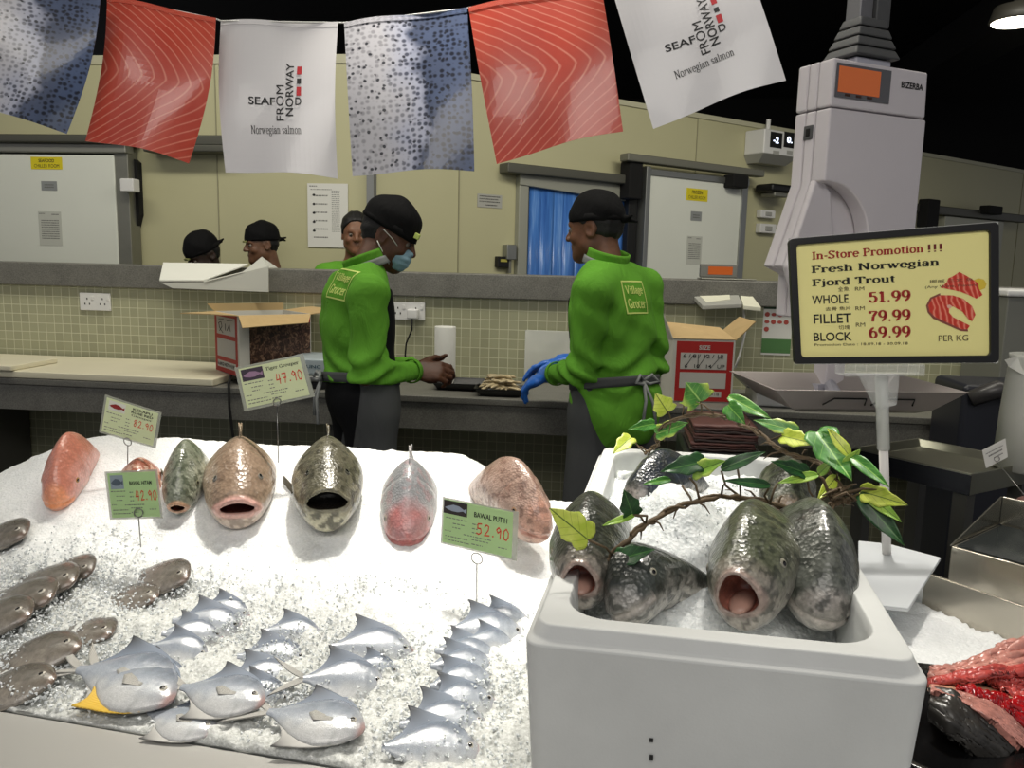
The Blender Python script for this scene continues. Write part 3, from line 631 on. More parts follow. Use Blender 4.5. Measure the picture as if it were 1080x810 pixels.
cm_ = clam_mesh(); cm_.materials.append(M_clam)
lay = [(random.uniform(-.06, .06)*(1-l*.2), random.uniform(-.045, .045)*(1-l*.2), l) for l in range(4) for _ in range((14, 12, 10, 7)[l])]
for k, (x, y, l) in enumerate(lay):
    o = bpy.data.objects.new('seafood_piece', cm_); COL.objects.link(o)
    o.location = (FT[0]+x*.9, FT[1]+y, FT[2]+.012+l*.016+random.uniform(0, .008)); o.rotation_euler = (random.uniform(-.5, .5), random.uniform(-.15, .15), random.choice((0.15, -.25, .5, -.5, 1.0, .05))+random.uniform(-.2, .2))
    tag(o, 'pale slender piece of seafood heaped on the black foam tray', 'seafood', 'pale seafood pieces heaped on the black foam tray')
# label scale behind the left worker's back
p = onz(333, 408, CZ); t = thing('label_printer', 'pale counter label printer left of the masked worker', 'printer', (p[0], 3.55, CZ))
x = p[0]; MB().bb((x-.13, 3.45, CZ+.001), (x+.13, 3.75, CZ+.035)).build('foot', M_dark, t, bevel=.005); MB().bb((x-.135, 3.44, CZ+.036), (x+.135, 3.76, CZ+.06)).build('platform', M_alu, t, bevel=.005)
MB().bb((x-.13, 3.47, CZ+.061), (x+.13, 3.74, CZ+.135)).build('housing', mat('printer_blue', 'a7b3b8', .4), t, bevel=.01)
s = Sheet((x-.12, 3.469, CZ+.065), (x+.12, 3.469, CZ+.065), (x+.12, 3.469, CZ+.13), (x-.12, 3.469, CZ+.13)); s.print('lettering', text2d('JUNC', .01), (.35, .35, .68, .65), mat('ink_teal', '1f4a5c', .6), t)
# hanging cable at the counter front
P0 = [onz(244, 394, .935), ony(241, 405, CY-.03), ony(242, 430, CY-.03), ony(247, 470, CY-.02), ony(250, 520, CY-.0)]
t = tag(MB().tube(P0, .006, 8).build('power_cable', M_black, None, smooth=True), 'black power cable hanging down the counter front below the prawn carton', 'cable')
# crumpled wrap on the board
def crumple(name, label, c, r, m, seed, cat):
    b = MB(); b.ball((0, 0, 0), 1, 28, 18); V = np.array(b.v); n = vnoise(V, 2.2, seed, 4); n2 = np.abs(vnoise(V, 4.5, seed+3, 2)); V = V*(1+.5*n-.35*n2)[:, None]*np.array(r); V[:, 2] -= V[:, 2].min(); b.v = [tuple(q) for q in V+np.array(c)]
    return tag(b.build(name, m), label, cat)
def film_mat():
    t = NT('clear_film'); t.b.inputs['Base Color'].default_value = (.85, .87, .85, 1); t.b.inputs['Roughness'].default_value = .12; t.b.inputs['Alpha'].default_value = .42; t.b.inputs['Specular IOR Level'].default_value = .9
    return t.m
M_film = film_mat()
p = onz(203, 375, BZ); crumple('crumpled_wrap', 'small crumple of silver wrap on the board left of the prawn carton', (p[0], p[1]-.02, BZ), (.1, .05, .035), mat('foil', '8f918c', .3, .6), 3, 'wrap')
p = onz(695, 416, CZ); crumple('plastic_bag', 'crumpled clear plastic bag beside the carton printed SIZE', (p[0]-.03, p[1]-.02, CZ+.002), (.07, .07, .12), M_film, 9, 'bag')
p = onz(592, 405, CZ); t = tag(MB().box((ony(585, 375, 3.9)[0], 3.93, CZ+.14), (.3, .006, .24)).build('clear_panel', M_film, bevel=.002), 'clear plastic panel leaning on tiles behind the gloved worker', 'panel')
# sockets
def socket(label, a, b, plug):
    y = HW-.002; p0, p1 = ony(*a, y), ony(*b, y); c = (p0+p1)/2; w, h = abs(p1[0]-p0[0]), abs(p0[2]-p1[2]); t = thing('wall_socket', label, 'socket', c)
    MB().box((c[0], y-.006, c[2]), (w, .012, h)).build('plate', M_white, t, bevel=.003)
    for k in (-1, 1):
        m = MB(); cx = c[0]+k*w*.25
        for dx, dz in ((0, .022), (-.016, -.012), (.016, -.012)): m.box((cx+dx*.8, y-.0122, c[2]+dz*.8-.002), (.006, .001, .01))
        m.build('socket_holes', M_ink, t); MB().box((cx+.03, y-.0135, c[2]+h*.22), (.014, .004, .02)).build('rocker', M_white, t, bevel=.001)
    if plug:
        MB().box((c[0]+w*.2, y-.035, c[2]-.012), (.055, .045, .05)).build('plug', M_white, t, bevel=.008)
        x = c[0]+w*.2; MB().tube([(x, y-.05, c[2]-.035), (x, y-.055, c[2]-.09), (x-.03, y-.05, c[2]-.16), (x-.035, y-.05, c[2]-.22), (x-.01, y-.05, CZ+.006), (x+.06, y-.08, CZ+.006)], .0045, 6).build('plug_lead', M_black, t, smooth=True)
socket('white double socket on tiles above the left cutting board', (85, 308.5), (118, 328), False)
socket('white double socket with plug behind the masked worker', (411, 318), (448.5, 338), True)
# foam sheet lying over the ledge
y0 = HW-.06; t = thing('foam_sheet', 'white foam sheet draped over the granite ledge', 'sheet', (-1.7, 4.05, 1.43)); m = MB()
M_foam = mat('foam_white', 'dedfd6', .8, var=.02, bump=.08, bscale=300)
A = [ony(168, 297, 3.9), ony(283, 307, 3.9), ony(286, 282, 4.25), ony(172, 278, 4.25)]
zt = 1.428
P4 = [ony(168, 297, 3.80), ony(215, 297, 3.80), ony(262, 280, 3.965), ony(172, 278.5, 3.965)]
m.hexa(P4, [p+np.array([0, 0, .010]) for p in P4]); m.build('slab', M_foam, t, bevel=.003)
m = MB(); fa = [ony(169, 298, 3.80), ony(182, 304, 3.80), ony(283, 308, 3.80), ony(283, 281, 3.80), ony(258, 287, 3.80), ony(215, 297.5, 3.80)]
m.prism(fa[::-1], (0, .006, 0)); m.build('folded_edge', mat('foam_shaded', 'c3c4bb', .8), t)  # same white foam in a darker tone, shade put into the folded face
m = MB(); pts = [ony(215, 297, 3.795), ony(256, 287, 3.8), ony(276, 271, 3.84), ony(293, 283, 3.9), ony(283, 283, 3.82)]
m.add(pts, [(0, 1, 4), (1, 2, 3, 4)]); m.build('curled_corner', mat('foam_shaded', 'c3c4bb', .8), t, solid=.006)
# label scale on the ledge at the right
p = ony(766, 292, 4.1); t = thing('price_scale', 'counter scale with lit orange display on the ledge at the right', 'scale', (p[0], 4.1, 1.426))
x = p[0]; MB().bb((x-.13, 4.0, 1.427), (x+.13, 4.2, 1.433)).build('base', M_galv, t, bevel=.006)
a, b = ony(738, 284, 4.2), ony(776.5, 299, 4.2); a[2] = 1.502; MB().bb((a[0], 4.18, 1.434), (b[0], 4.22, a[2])).build('display_head', mat('scale_grey', '6d6d68', .5), t, bevel=.006)
sD = Sheet((a[0]+.04, 4.179, a[2]-.052), (b[0]-.025, 4.179, a[2]-.052), (b[0]-.025, 4.179, a[2]-.012), (a[0]+.04, 4.179, a[2]-.012)); sD.panel('lit_display', mat('lcd_amber', '7a3408', .4, emit='d0600a', es=.35), t, th=.002)
q4 = [ony(741, 322, 3.85), ony(783, 320, 3.85), ony(775, 301, 4.12), ony(722, 302, 4.12)]
m = MB(); m.hexa(q4, [p_+np.array([0, 0, -.022]) for p_ in q4]); m.build('keyboard_base', mat('scale_grey2', '9d9d96', .5), t, bevel=.004)
n_ = np.array([0, 0, .0015]); qq = [q4[0]*.88+q4[2]*.12, q4[1]*.8+q4[3]*.2, q4[2]*.8+q4[0]*.2, q4[3]*.88+q4[1]*.12]; m = MB(); m.hexa([p_+n_*.2 for p_ in qq], [p_+n_*2 for p_ in qq]); m.build('keyboard_overlay', mat('overlay_white', 'd9d8c4', .45), t)
q5 = [ony(784, 322, 3.84), ony(803, 324, 3.84), ony(786, 302, 4.1), ony(777, 301, 4.12)]; m = MB(); m.hexa(q5, [p_+np.array([0, 0, -.02]) for p_ in q5]); m.build('side_key_panel', mat('overlay_white', 'd9d8c4', .45), t, bevel=.003)
m = MB(); m.tube([q4[1]+np.array([.02, .1, -.02]), ony(786, 350, 3.95), ony(780, 375, 3.94), ony(775, 388, 3.93)], .006, 6); m.build('lead', M_white, t, smooth=True)
# green and white guide poster on the tiles
y = HW-.003; a, b = ony(806, 322, y), ony(833, 375, y); s = Sheet((a[0], y, b[2]), (b[0], y, b[2]), (b[0], y, a[2]), (a[0], y, a[2]))
t = thing('guide_poster', 'green and white poster with small red pictures on the tiles', 'poster', mid(s)); s.panel('sheet', M_paper, t, th=.002)
s.panel('green_band', mat('poster_green', '4d7a45', .6), t, 0, .04, 1, .33, off=.0006, th=.0004); s.panel('green_band', mat('poster_green_dk', '2f4a36', .6), t, 0, .93, 1, 1, off=.0006, th=.0004)
b_ = MB()
for i in range(4):
    for j in range(3):
        if i < 1 or j < 2: b_.add([s.at(.1+.22*i+.09*math.cos(k_*.785)+.03, .82-.15*j+.05*math.sin(k_*.785)*(.7 if (i+j) % 2 else 1), .001) for k_ in range(8)], [tuple(range(8))])
b_.build('pictures', mat('poster_red', 'a8483e', .6), t, fix=False)
# white flat scale on the worktop right of the SIZE carton, mostly behind the hanging scale's pan
p = onz(800, 408, CZ); t = thing('flat_scale', 'flat metal platform scale on the worktop right of the SIZE carton', 'scale', (p[0], 3.62, CZ)); x = p[0]
MB().bb((x-.12, 3.5, CZ+.001), (x+.16, 3.78, CZ+.06)).build('body', M_white, t, bevel=.008); MB().bb((x-.17, 3.45, CZ+.085), (x+.2, 3.83, CZ+.1)).build('platform', M_alu, t, bevel=.004); MB().bb((x-.03, 3.6, CZ+.061), (x+.06, 3.68, CZ+.084)).build('stem', M_dark, t)
# block at the far right under a white lid
a = ony(1064, 308, 3.6); t = thing('counter_block', 'grey cabinet with white lid behind the price sign at the right edge', 'cabinet', (a[0]+.3, 3.8, CZ)); MB().bb((a[0], 3.6, CZ+.001), (a[0]+.6, 3.98, a[2]-.02)).build('body', mat('cab_grey', '6f7069', .5), t, bevel=.006); MB().bb((a[0]-.01, 3.59, a[2]-.019), (a[0]+.61, 3.985, a[2]+.01)).build('lid', M_white, t, bevel=.008)
# ================================================================= PEOPLE
class Vol:
    """a volume that limbs, fingers and features are blended into; meshed once, as one continuous surface"""
    def __init__(s, lo, hi, h):
        s.lo = np.array(lo, float); s.h = h; s.n = np.ceil((np.array(hi)-s.lo)/h).astype(int)+1
        s.D = np.full(s.n, 1.0, np.float32)
    def sl(s, lo, hi):
        a = np.clip(np.floor((np.array(lo)-s.lo)/s.h).astype(int), 0, s.n-1); b = np.clip(np.ceil((np.array(hi)-s.lo)/s.h).astype(int)+1, 1, s.n)
        b = np.maximum(b, a+1)
        g = np.meshgrid(*(s.lo[i]+s.h*np.arange(a[i], b[i]) for i in range(3)), indexing='ij')
        return tuple(slice(a[i], b[i]) for i in range(3)), [q.astype(np.float32) for q in g]
    def op(s, fn, lo, hi, k=.01, mode='u'):
        pad = k+3*s.h+.012; S, (X, Y, Z) = s.sl(np.array(lo)-pad, np.array(hi)+pad); d = fn(X, Y, Z); D = s.D[S]
        s.D[S] = smin(D, d, k) if mode == 'u' else (smax(D, -d, k) if mode == 'd' else smax(D, d, k)); return s
    def cap(s, a, b, ra, rb=None, k=.01, mode='u'):
        rb = ra if rb is None else rb; a = np.array(a, float); b = np.array(b, float); r = max(ra, rb)
        return s.op(lambda X, Y, Z: cap(X, Y, Z, a, b, ra, rb), np.minimum(a, b)-r, np.maximum(a, b)+r, k, mode)
    def ell(s, c, r, ax=None, k=.01, mode='u'):
        R = max(r); c = np.array(c, float); return s.op(lambda X, Y, Z: ell(X, Y, Z, c, r, ax), c-R, c+R, k, mode)
    def warp(s, fn):
        S, (X, Y, Z) = s.sl(s.lo, s.lo+s.h*(s.n-1)); s.D += fn(X, Y, Z).astype(np.float32); return s
    def clip(s, p, n):   # keep the side n points to
        S, (X, Y, Z) = s.sl(s.lo, s.lo+s.h*(s.n-1)); s.D = np.maximum(s.D, -((X-p[0])*n[0]+(Y-p[1])*n[1]+(Z-p[2])*n[2])); return s
    def mesh(s):
        D = s.D; D[0] = D[-1] = 1; D[:, 0] = D[:, -1] = 1; D[:, :, 0] = D[:, :, -1] = 1
        return snet(lambda X, Y, Z: D, s.lo, s.lo+s.h*(s.n-1)-1e-9, s.h)
    def build(s, name, m, parent, cols=None):
        V, Q = s.mesh(); return link(name, rawmesh(name, V, Q, None if cols is None else cols(V)), m, parent)
def skin_mat(name='skin', rough=.5):
    if name in _mc: return _mc[name]
    t = NT(name); a = t.n('ShaderNodeAttribute', attribute_name='Col'); v = t.coord(); nz = t.noise(v, 45, 3)
    t.l(t.mix(a.outputs['Color'], t.ramp(nz, [(.3, (.8, .8, .8)), (.7, (1.12, 1.1, 1.1))]), 1.0, 'MULTIPLY'), t.b.inputs['Base Color']); t.b.inputs['Roughness'].default_value = rough
    t.b.inputs['Subsurface Weight'].default_value = .08; t.b.inputs['Subsurface Radius'].default_value = (.01, .004, .002); _mc[name] = t.m; return t.m
def cloth(name, c, rough=.85, fold=.25, scale=14):
    t = NT(name); v = t.coord('Object', (1, 1, .45)); nz = t.noise(v, scale, 4, .55, .6); c = lin(c)
    t.l(t.ramp(t.noise(v, 5, 2), [(.3, tuple(x*.9 for x in c)), (.7, tuple(x*1.08 for x in c))]), t.b.inputs['Base Color']); t.b.inputs['Roughness'].default_value = rough; t.b.inputs['Specular IOR Level'].default_value = .2
    t.bump(nz, fold, .02); return t.m
M_shirt = cloth('green_shirt', '5f9c30', fold=.7); M_capm = cloth('black_cap', '08080a', .85, .3, 30); M_trous = cloth('black_trousers', '0c0d10', .8); M_apron = cloth('grey_apron', '4b4d4e', .8, .3, 8); M_strap = cloth('grey_strap', '8a8d8c', .8, .2)
M_mask = cloth('blue_mask', '8fb0c2', .8, .3, 40); M_hair = mat('black_hair', '0b0a0a', .6, bump=.5, bscale=150); M_glove = mat('blue_glove', '2f6fd0', .32, var=.08, bump=.35, bscale=70, bdist=.003)
SKIN = np.array(lin('6b4630'))
M_eyew = mat('eye_white', '6f665c', .3); M_pupil = mat('eye_dark', '120c08', .15)
def axes(face, tilt=0.0, roll=0.0):
    f = nrm(face); r = nrm(np.cross(f, (0, 0, 1))); u = np.cross(r, f)
    f2 = f*math.cos(tilt)-u*math.sin(tilt); u2 = u*math.cos(tilt)+f*math.sin(tilt)
    r3 = r*math.cos(roll)+u2*math.sin(roll); u3 = u2*math.cos(roll)-r*math.sin(roll)
    return r3, f2, u3
def head(V, c, A, neck, k=.016):
    r, f, u = A; L = lambda a, b, d: np.array(c)+r*a+f*b+u*d; X = np.array(A)
    V.cap(L(0, -.02, -.03), neck, .054, .06, .03)
    V.ell(L(0, -.005, .028), (.076, .098, .092), X, .02)
    V.ell(L(0, .04, -.03), (.062, .055, .078), X, .03)
    V.cap(L(-.035, .02, -.065), L(-.012, .07, -.098), .035, .024, .03); V.cap(L(.035, .02, -.065), L(.012, .07, -.098), .035, .024, .03)
    V.cap(L(-.034, .083, .018), L(.034, .083, .018), .014, None, .018)
    for sx in (-1, 1):
        V.ell(L(.033*sx, .098, -.004), (.017, .016, .012), X, .008, 'd'); V.ell(L(.043*sx, .07, -.035), (.02, .02, .018), X, .02)
        V.ell(L(.077*sx, -.008, -.012), (.009, .024, .034), X, .008); V.ell(L(.083*sx, -.004, -.01), (.006, .013, .02), X, .004, 'd')
    V.cap(L(0, .095, .006), L(0, .116, -.03), .009, .013, .012); V.ell(L(.012, .108, -.034), (.01, .012, .008), X, .006); V.ell(L(-.012, .108, -.034), (.01, .012, .008), X, .006)
    V.cap(L(-.02, .09, -.06), L(.02, .09, -.06), .0085, None, .008); V.cap(L(-.017, .089, -.072), L(.017, .089, -.072), .0085, None, .008); V.cap(L(-.022, .101, -.066), L(.022, .101, -.066), .0025, None, .002, 'd')
    V.ell(L(0, .078, -.1), (.022, .018, .017), X, .015)
def eyes(c, A, parent):
    r, f, u = A
    for sx in (-1, 1):
        e = np.array(c)+r*.033*sx+f*.084-u*.004; m = MB(); m.ball(e-f*.0015, .0118, 14, 10); ew = m.build('eye', M_eyew, parent, True); m = MB(); m.ball(e+f*.0095, .0052, 10, 8); m.build('iris', M_pupil, ew, True)
def hand(V, wrist, d, n, thumb, curl=(40, 45, 50, 55), sc=1.0, tcurl=25, grow=0.0, spread=.06):
    d = nrm(d); n = nrm(np.array(n)-d*np.dot(n, d)); s = nrm(np.cross(d, n)); s = s if np.dot(s, thumb) > 0 else -s; w = np.array(wrist, float)
    lens = (.92, 1.04, .98, .78); kn = (.030, .010, -.010, -.029); kl = (.088, .092, .088, .08)
    V.ell(w+d*.05*sc, (.042*sc+grow, .016*sc+grow, .048*sc+grow), np.array([s, n, d]), .012)
    for i in range(4):
        k0 = w+d*kl[i]*sc+s*kn[i]*sc; V.cap(w+d*.012*sc+s*kn[i]*.55*sc, k0, .0125*sc+grow, .0105*sc+grow, .008)
        a = math.radians(curl[i]); p = k0; t = 0.0; sp = s*kn[i]/.03*spread
        for j, (l, fr) in enumerate(((.043, .55), (.027, .9), (.021, .6))):
            t += a*fr; q = p+(nrm(d+sp)*math.cos(t)+n*math.sin(t))*l*lens[i]*sc; V.cap(p, q, (.0098-.0012*j)*sc+grow, (.009-.0012*j)*sc+grow, .0025); p = q
    a = math.radians(tcurl); p = w+d*.022*sc+s*.026*sc; e1 = nrm(s*.75+d*.75+n*.25); q = p+e1*.042*sc; V.cap(p, q, .015*sc+grow, .0115*sc+grow, .01)
    e2 = nrm(e1*math.cos(a)+(n*.6+d*.6)*math.sin(a)); q2 = q+e2*.031*sc; V.cap(q, q2, .0112*sc+grow, .010*sc+grow, .004); e3 = nrm(e2*math.cos(a)+(n*.8+d*.3)*math.sin(a)); V.cap(q2, q2+e3*.024*sc, .010*sc+grow, .008*sc+grow, .004)
def bend_line(*pts): return [np.array(p, float) for p in pts]
def project_onto(o, pts, n):
    from mathutils.bvhtree import BVHTree
    me = o.data; bv = BVHTree.FromPolygons([tuple(v.co) for v in me.vertices], [tuple(p.vertices) for p in me.polygons])
    M = o.matrix_basis.copy(); p_ = o.parent
    while p_ is not None: M = p_.matrix_basis @ M; p_ = p_.parent
    Mi = M.inverted(); out = []
    for p in pts:
        h, nn, _, _ = bv.ray_cast(Mi @ Vector(p+n*.3), -Vector(n)); h2 = Vector(p) if h is None else M @ h
        out.append(np.array(h2)+n*.002)
    return out
def dense(V, F_, mx):
    bm = bmesh.new(); vs = [bm.verts.new((*v, 0)) for v in V]
    for f in F_:
        try: bm.faces.new([vs[i] for i in f])
        except ValueError: pass
    bmesh.ops.triangulate(bm, faces=bm.faces)
    for _ in range(3):
        es = [e for e in bm.edges if e.calc_length() > mx]
        if not es: break
        bmesh.ops.subdivide_edges(bm, edges=es, cuts=1)
    bmesh.ops.triangulate(bm, faces=bm.faces)
    bm.verts.index_update(); V2 = np.array([v.co[:2] for v in bm.verts]); F2 = [tuple(v.index for v in f.verts) for f in bm.faces]; bm.free(); return V2, F2
def shirt_logo(shirt, c, n, w):
    n = nrm(n); e = nrm(np.cross((0, 0, 1), n)); z = np.array([0, 0, 1.0])
    fr = ([np.array(q) for q in ((0, 0), (1, 0), (1, 1), (0, 1), (.045, .045), (.955, .045), (.955, .955), (.045, .955))], [(0, 1, 5, 4), (1, 2, 6, 5), (2, 3, 7, 6), (3, 0, 4, 7)])
    parts = [(np.array(fr[0]), fr[1])]
    for s_, bx in (('Village', (.12, .54, .88, .84)), ('Grocer', (.12, .16, .88, .46))):
        V, Fs = serif2d(s_, .16, .09); parts.append((fit(V, bx), Fs))
    m = MB()
    for V, Fs in parts:
        V, Fs = dense(V, Fs, .12); m.add(project_onto(shirt, [c+e*(q[0]-.5)*w+z*(q[1]-.5)*w for q in V], n), Fs)
    m.build('logo', mat('logo_yellow', 'cfe07a', .7), shirt, fix=False)
def worker(label, base, face, pelvis, chest, neck, hc, hA, shl, shr, ell_, elr, wrl, wrr, feet, fn_hands, skin, cuff=(.86, .86), gloves=False, shirt_low=-.12):
    """shl/shr near and far shoulders etc. in world metres; face = the way the chest points"""
    t = thing('person', label, 'person', base); f = nrm(face); r = nrm(np.cross(f, (0, 0, 1))); u = np.cross(r, f)
    up = nrm(np.array(neck)-pelvis); fl = nrm(f-up*np.dot(f, up)); X = np.array([nrm(np.cross(fl, up)), fl, up])
    allp = np.array([pelvis, chest, neck, hc, shl, shr, ell_, elr, wrl, wrr, *feet]); lo, hi = allp.min(0)-.2, allp.max(0)+.2; lo[2] = .0
    b = np.array(base); 
    # the body, one surface from crown to shoes
    V = Vol(lo, hi, .0075)
    def torso(V, g, low=-.1):
        V.ell(chest, (.172+g, .112+g, .20+g), X, .05); V.ell(np.array(pelvis)*.45+np.array(chest)*.55, (.155+g, .105+g, .2+g), X, .05); V.ell(np.array(pelvis), (.165+g, .115+g, .14+g), X, .05)
        for s_ in (shl, shr): V.cap(np.array(neck)-up*.05, s_, .05+g, .058+g, .04)
    torso(V, -.026)
    for s_, e_, w_ in ((shl, ell_, wrl), (shr, elr, wrr)):
        V.cap(s_, e_, .046, .032, .03); V.cap(e_, w_, .032, .027, .02)
    for sx, ft in zip((-1, 1), feet):
        hip = np.array(pelvis)+X[0]*.085*sx-np.array([0, 0, .03]); ft = np.array(ft); kn = (hip+ft)/2+f*.03+np.array([0, 0, .02])
        V.cap(hip, kn, .082, .055, .04); V.cap(kn, ft+np.array([0, 0, .08]), .055, .04, .02); V.cap(ft+np.array([0, 0, .045]), ft+f*.15+np.array([0, 0, .035]), .04, .032, .02)
    head(V, hc, hA, np.array(neck)-up*.03)
    if not gloves: fn_hands(V, 0.0)
    sk = np.array(lin(skin))
    V.build('body', skin_mat(), t, lambda P_: np.tile(sk, (len(P_), 1)))
    eyes(hc, hA, t)
    # shirt
    V = Vol(lo, hi, .0085); torso(V, .012); V.ell(np.array(pelvis)-up*.08, (.186, .135, .16), X, .05)
    cw = []
    for s_, e_, w_, c_ in ((shl, ell_, wrl, cuff[0]), (shr, elr, wrr, cuff[1])):
        s_, e_, w_ = map(np.array, (s_, e_, w_)); c2 = e_+(w_-e_)*c_; V.cap(s_, e_, .069, .054, .016); V.cap(e_, c2, .053, .041, .014); cw.append((c2, nrm(w_-e_)))
    pz = np.array(pelvis)+up*shirt_low
    def folds(X_, Y_, Z_):
        out = 0.0
        for e_, am in ((np.array(ell_), .010), (np.array(elr), .010), (np.array(pelvis)+up*.06, .006)):
            d = np.sqrt((X_-e_[0])**2+(Y_-e_[1])**2+(Z_-e_[2])**2); g = np.exp(-(d/.16)**2)
            out = out+am*g*np.sin(62*(Z_+.35*X_-.5*Y_)+2.2*np.sin(19*X_+7*Y_)+1.5*np.sin(23*Z_))
        out = out+.0028*np.sin(30*(X_*.8+Z_)+2*np.sin(14*Z_+9*Y_))
        return out
    V.warp(folds); V.clip(pz, up); nk = np.array(neck)+up*.0
    V.clip(nk+up*.012+f*.03, -nrm(up+f*-.35))
    shirt = V.build('shirt', M_shirt, t)
    for c2, d_ in cw:
        m = MB(); e1 = nrm(np.cross(d_, (0, 0, 1))); e2 = np.cross(d_, e1); m.grid(lambda a, q: c2+d_*(-.012+.02*q)+(e1*math.cos(6.283*a)+e2*math.sin(6.283*a))*(.044+.001*math.sin(q*3.14)), 24, 5, True); m.build('cuff', M_shirt, shirt, True, solid=.004)
    # collar and apron strap round the neck
    m = MB(); cA = nrm(up*1+f*-.45); e1 = nrm(np.cross(cA, r)); e2 = np.cross(cA, e1)
    def ringf(rad, z0, hgt): return lambda a, q: nk+up*.0+cA*(z0+hgt*q)+(e2*math.cos(6.283*a)*(rad+.004*q)+e1*math.sin(6.283*a)*(rad+.008-.006*q))
    m.grid(ringf(.074, -.006, .045), 32, 5, True); m.build('collar', M_shirt, shirt, True, solid=.006)
    m = MB(); m.grid(ringf(.083, -.022, .03), 32, 4, True); m.build('neck_strap', M_strap, t, True, solid=.004)
    # trousers
    V = Vol((lo[0], lo[1], 0), (hi[0], hi[1], pelvis[2]+.12), .011)
    V.ell(np.array(pelvis)-up*.02, (.172, .122, .14), X, .04)
    for sx, ft in zip((-1, 1), feet):
        hip = np.array(pelvis)+X[0]*.085*sx-np.array([0, 0, .03]); ft = np.array(ft); kn = (hip+ft)/2+f*.03+np.array([0, 0, .02]); V.cap(hip, kn, .095, .075, .04); V.cap(kn, ft+np.array([0, 0, .1]), .075, .065, .02)
    V.clip(np.array(pelvis)+up*min(.07, shirt_low+.03), -up); V.build('trousers', M_trous, t)
    for ft in feet:
        V = Vol(np.array(ft)-.2, np.array(ft)+.25, .012); ft = np.array(ft); V.cap(ft-f*.03+np.array([0, 0, .05]), ft+f*.16+np.array([0, 0, .042]), .05, .042, .03); V.clip((0, 0, .004), (0, 0, 1)); V.build('shoe', M_dark, t)
    # apron: bib, skirt, waist band and its tie at the back
    V = Vol(lo, hi, .0095); torso(V, .021); pe = np.array(pelvis)
    V.clip(pe+up*.36, -up); V.clip(pe+up*.03, up); V.clip(np.array(chest)+fl*.035, fl)
    V.op(lambda A_, B_, C_: np.abs((A_-pe[0])*X[0][0]+(B_-pe[1])*X[0][1]+(C_-pe[2])*X[0][2])-.135, lo, hi, .02, 'i')
    ap = V.build('apron', M_trous, t)
    V = Vol((lo[0], lo[1], .4), (hi[0], hi[1], pe[2]+.1), .011)
    V.ell(pe-up*.03, (.19, .142, .2), X, .05); V.cap(pe-X[0]*.08-np.array([0, 0, .12]), pe-X[0]*.1+np.array([0, 0, -.45]), .11, .11, .06); V.cap(pe+X[0]*.08-np.array([0, 0, .12]), pe+X[0]*.1+np.array([0, 0, -.45]), .11, .11, .06)
    V.clip(pe-fl*.045, fl); V.clip(pe+up*.055, -up); V.clip((0, 0, .5), (0, 0, 1)); V.build('apron_skirt', M_apron, t)
    m = MB(); m.grid(lambda a, q: pe+up*(.015+.035*q)+X[0]*math.cos(6.283*a)*.189+X[1]*math.sin(6.283*a)*.139, 48, 4, True); m.build('apron_band', M_apron, t, True, solid=.004)
    k0 = pe-X[1]*.142+up*.03; m = MB()
    for q in ((.045, -.02, .02), (-.045, -.02, .02)): m.tube([k0, k0+X[0]*q[0]*.7-X[1]*.015+up*.02, k0+X[0]*q[0]*1.3-X[1]*.02-up*.005, k0+X[0]*q[0]*.4-X[1]*.012-up*.012, k0], .006, 6)
    m.tube([k0, k0+X[0]*.02-X[1]*.02-up*.08, k0+X[0]*.035-X[1]*.015-up*.17], .006, 6); m.tube([k0, k0-X[0]*.015-X[1]*.02-up*.07, k0-X[0]*.03-X[1]*.015-up*.14], .006, 6); m.build('apron_tie', M_strap, t, True)
    if gloves:
        V = Vol(np.minimum(wrl, wrr)-.2, np.maximum(wrl, wrr)+.2, .005); fn_hands(V, .0012)
        for e_, w_ in ((ell_, wrl), (elr, wrr)):
            d_ = nrm(np.array(w_)-e_); V.cap(np.array(w_)-d_*.02, np.array(w_)+d_*.03, .034, .03, .01)
        V.warp(lambda A_, B_, C_: .0012*np.sin(190*(A_+B_*.6)+2*np.sin(90*C_))); V.build('gloves', M_glove, t)
    return t, shirt
def cap_on(t, hc, A, tilt, knot=False, tag_=False, big=1.0, pk='cap'):
    r, f, u = A; X = np.array(A); c = np.array(hc)+u*.03-f*.004
    V = Vol(c-.2, c+.2, .006); V.ell(c+u*.012*big, (.086*big, .108*big, .1*big), X, .02); V.warp(lambda a, b, d: .002*np.sin(60*a+40*b)+.0018*np.sin(70*d+30*a))
    n = nrm(u*math.cos(tilt)+f*math.sin(tilt)); V.clip(c-u*.012, n)
    if knot:
        k0 = c-f*.104-u*.012; V.cap(k0+f*.02, k0-f*.012, .018, .012, .012); V.cap(k0-f*.01, k0-f*.045-u*.012+r*.02, .011, .006, .006); V.cap(k0-f*.01, k0-f*.04+u*.008-r*.02, .011, .006, .006)
    o = V.build(pk, M_capm, t)
    m = MB(); m.grid(lambda a, q: c-u*.012+n*(.004+.024*q)+(r*math.cos(6.283*a)*.0848*big+nrm(f-n*np.dot(f, n))*math.sin(6.283*a)*.1068*big)*(1-.04*q), 40, 3, True); m.build('cap_band', M_capm, o, True, solid=.003)
    if tag_:
        s0 = c+f*.106*big*.9+r*.04-u*.002; m = MB(); m.box(s0+f*.008+u*.012-r*.006, (.032, .02, .022), np.array([r, f, u])); m.build('cap_tag', mat('logo_yellow', 'cfe07a', .7), o, bevel=.003)
    return o
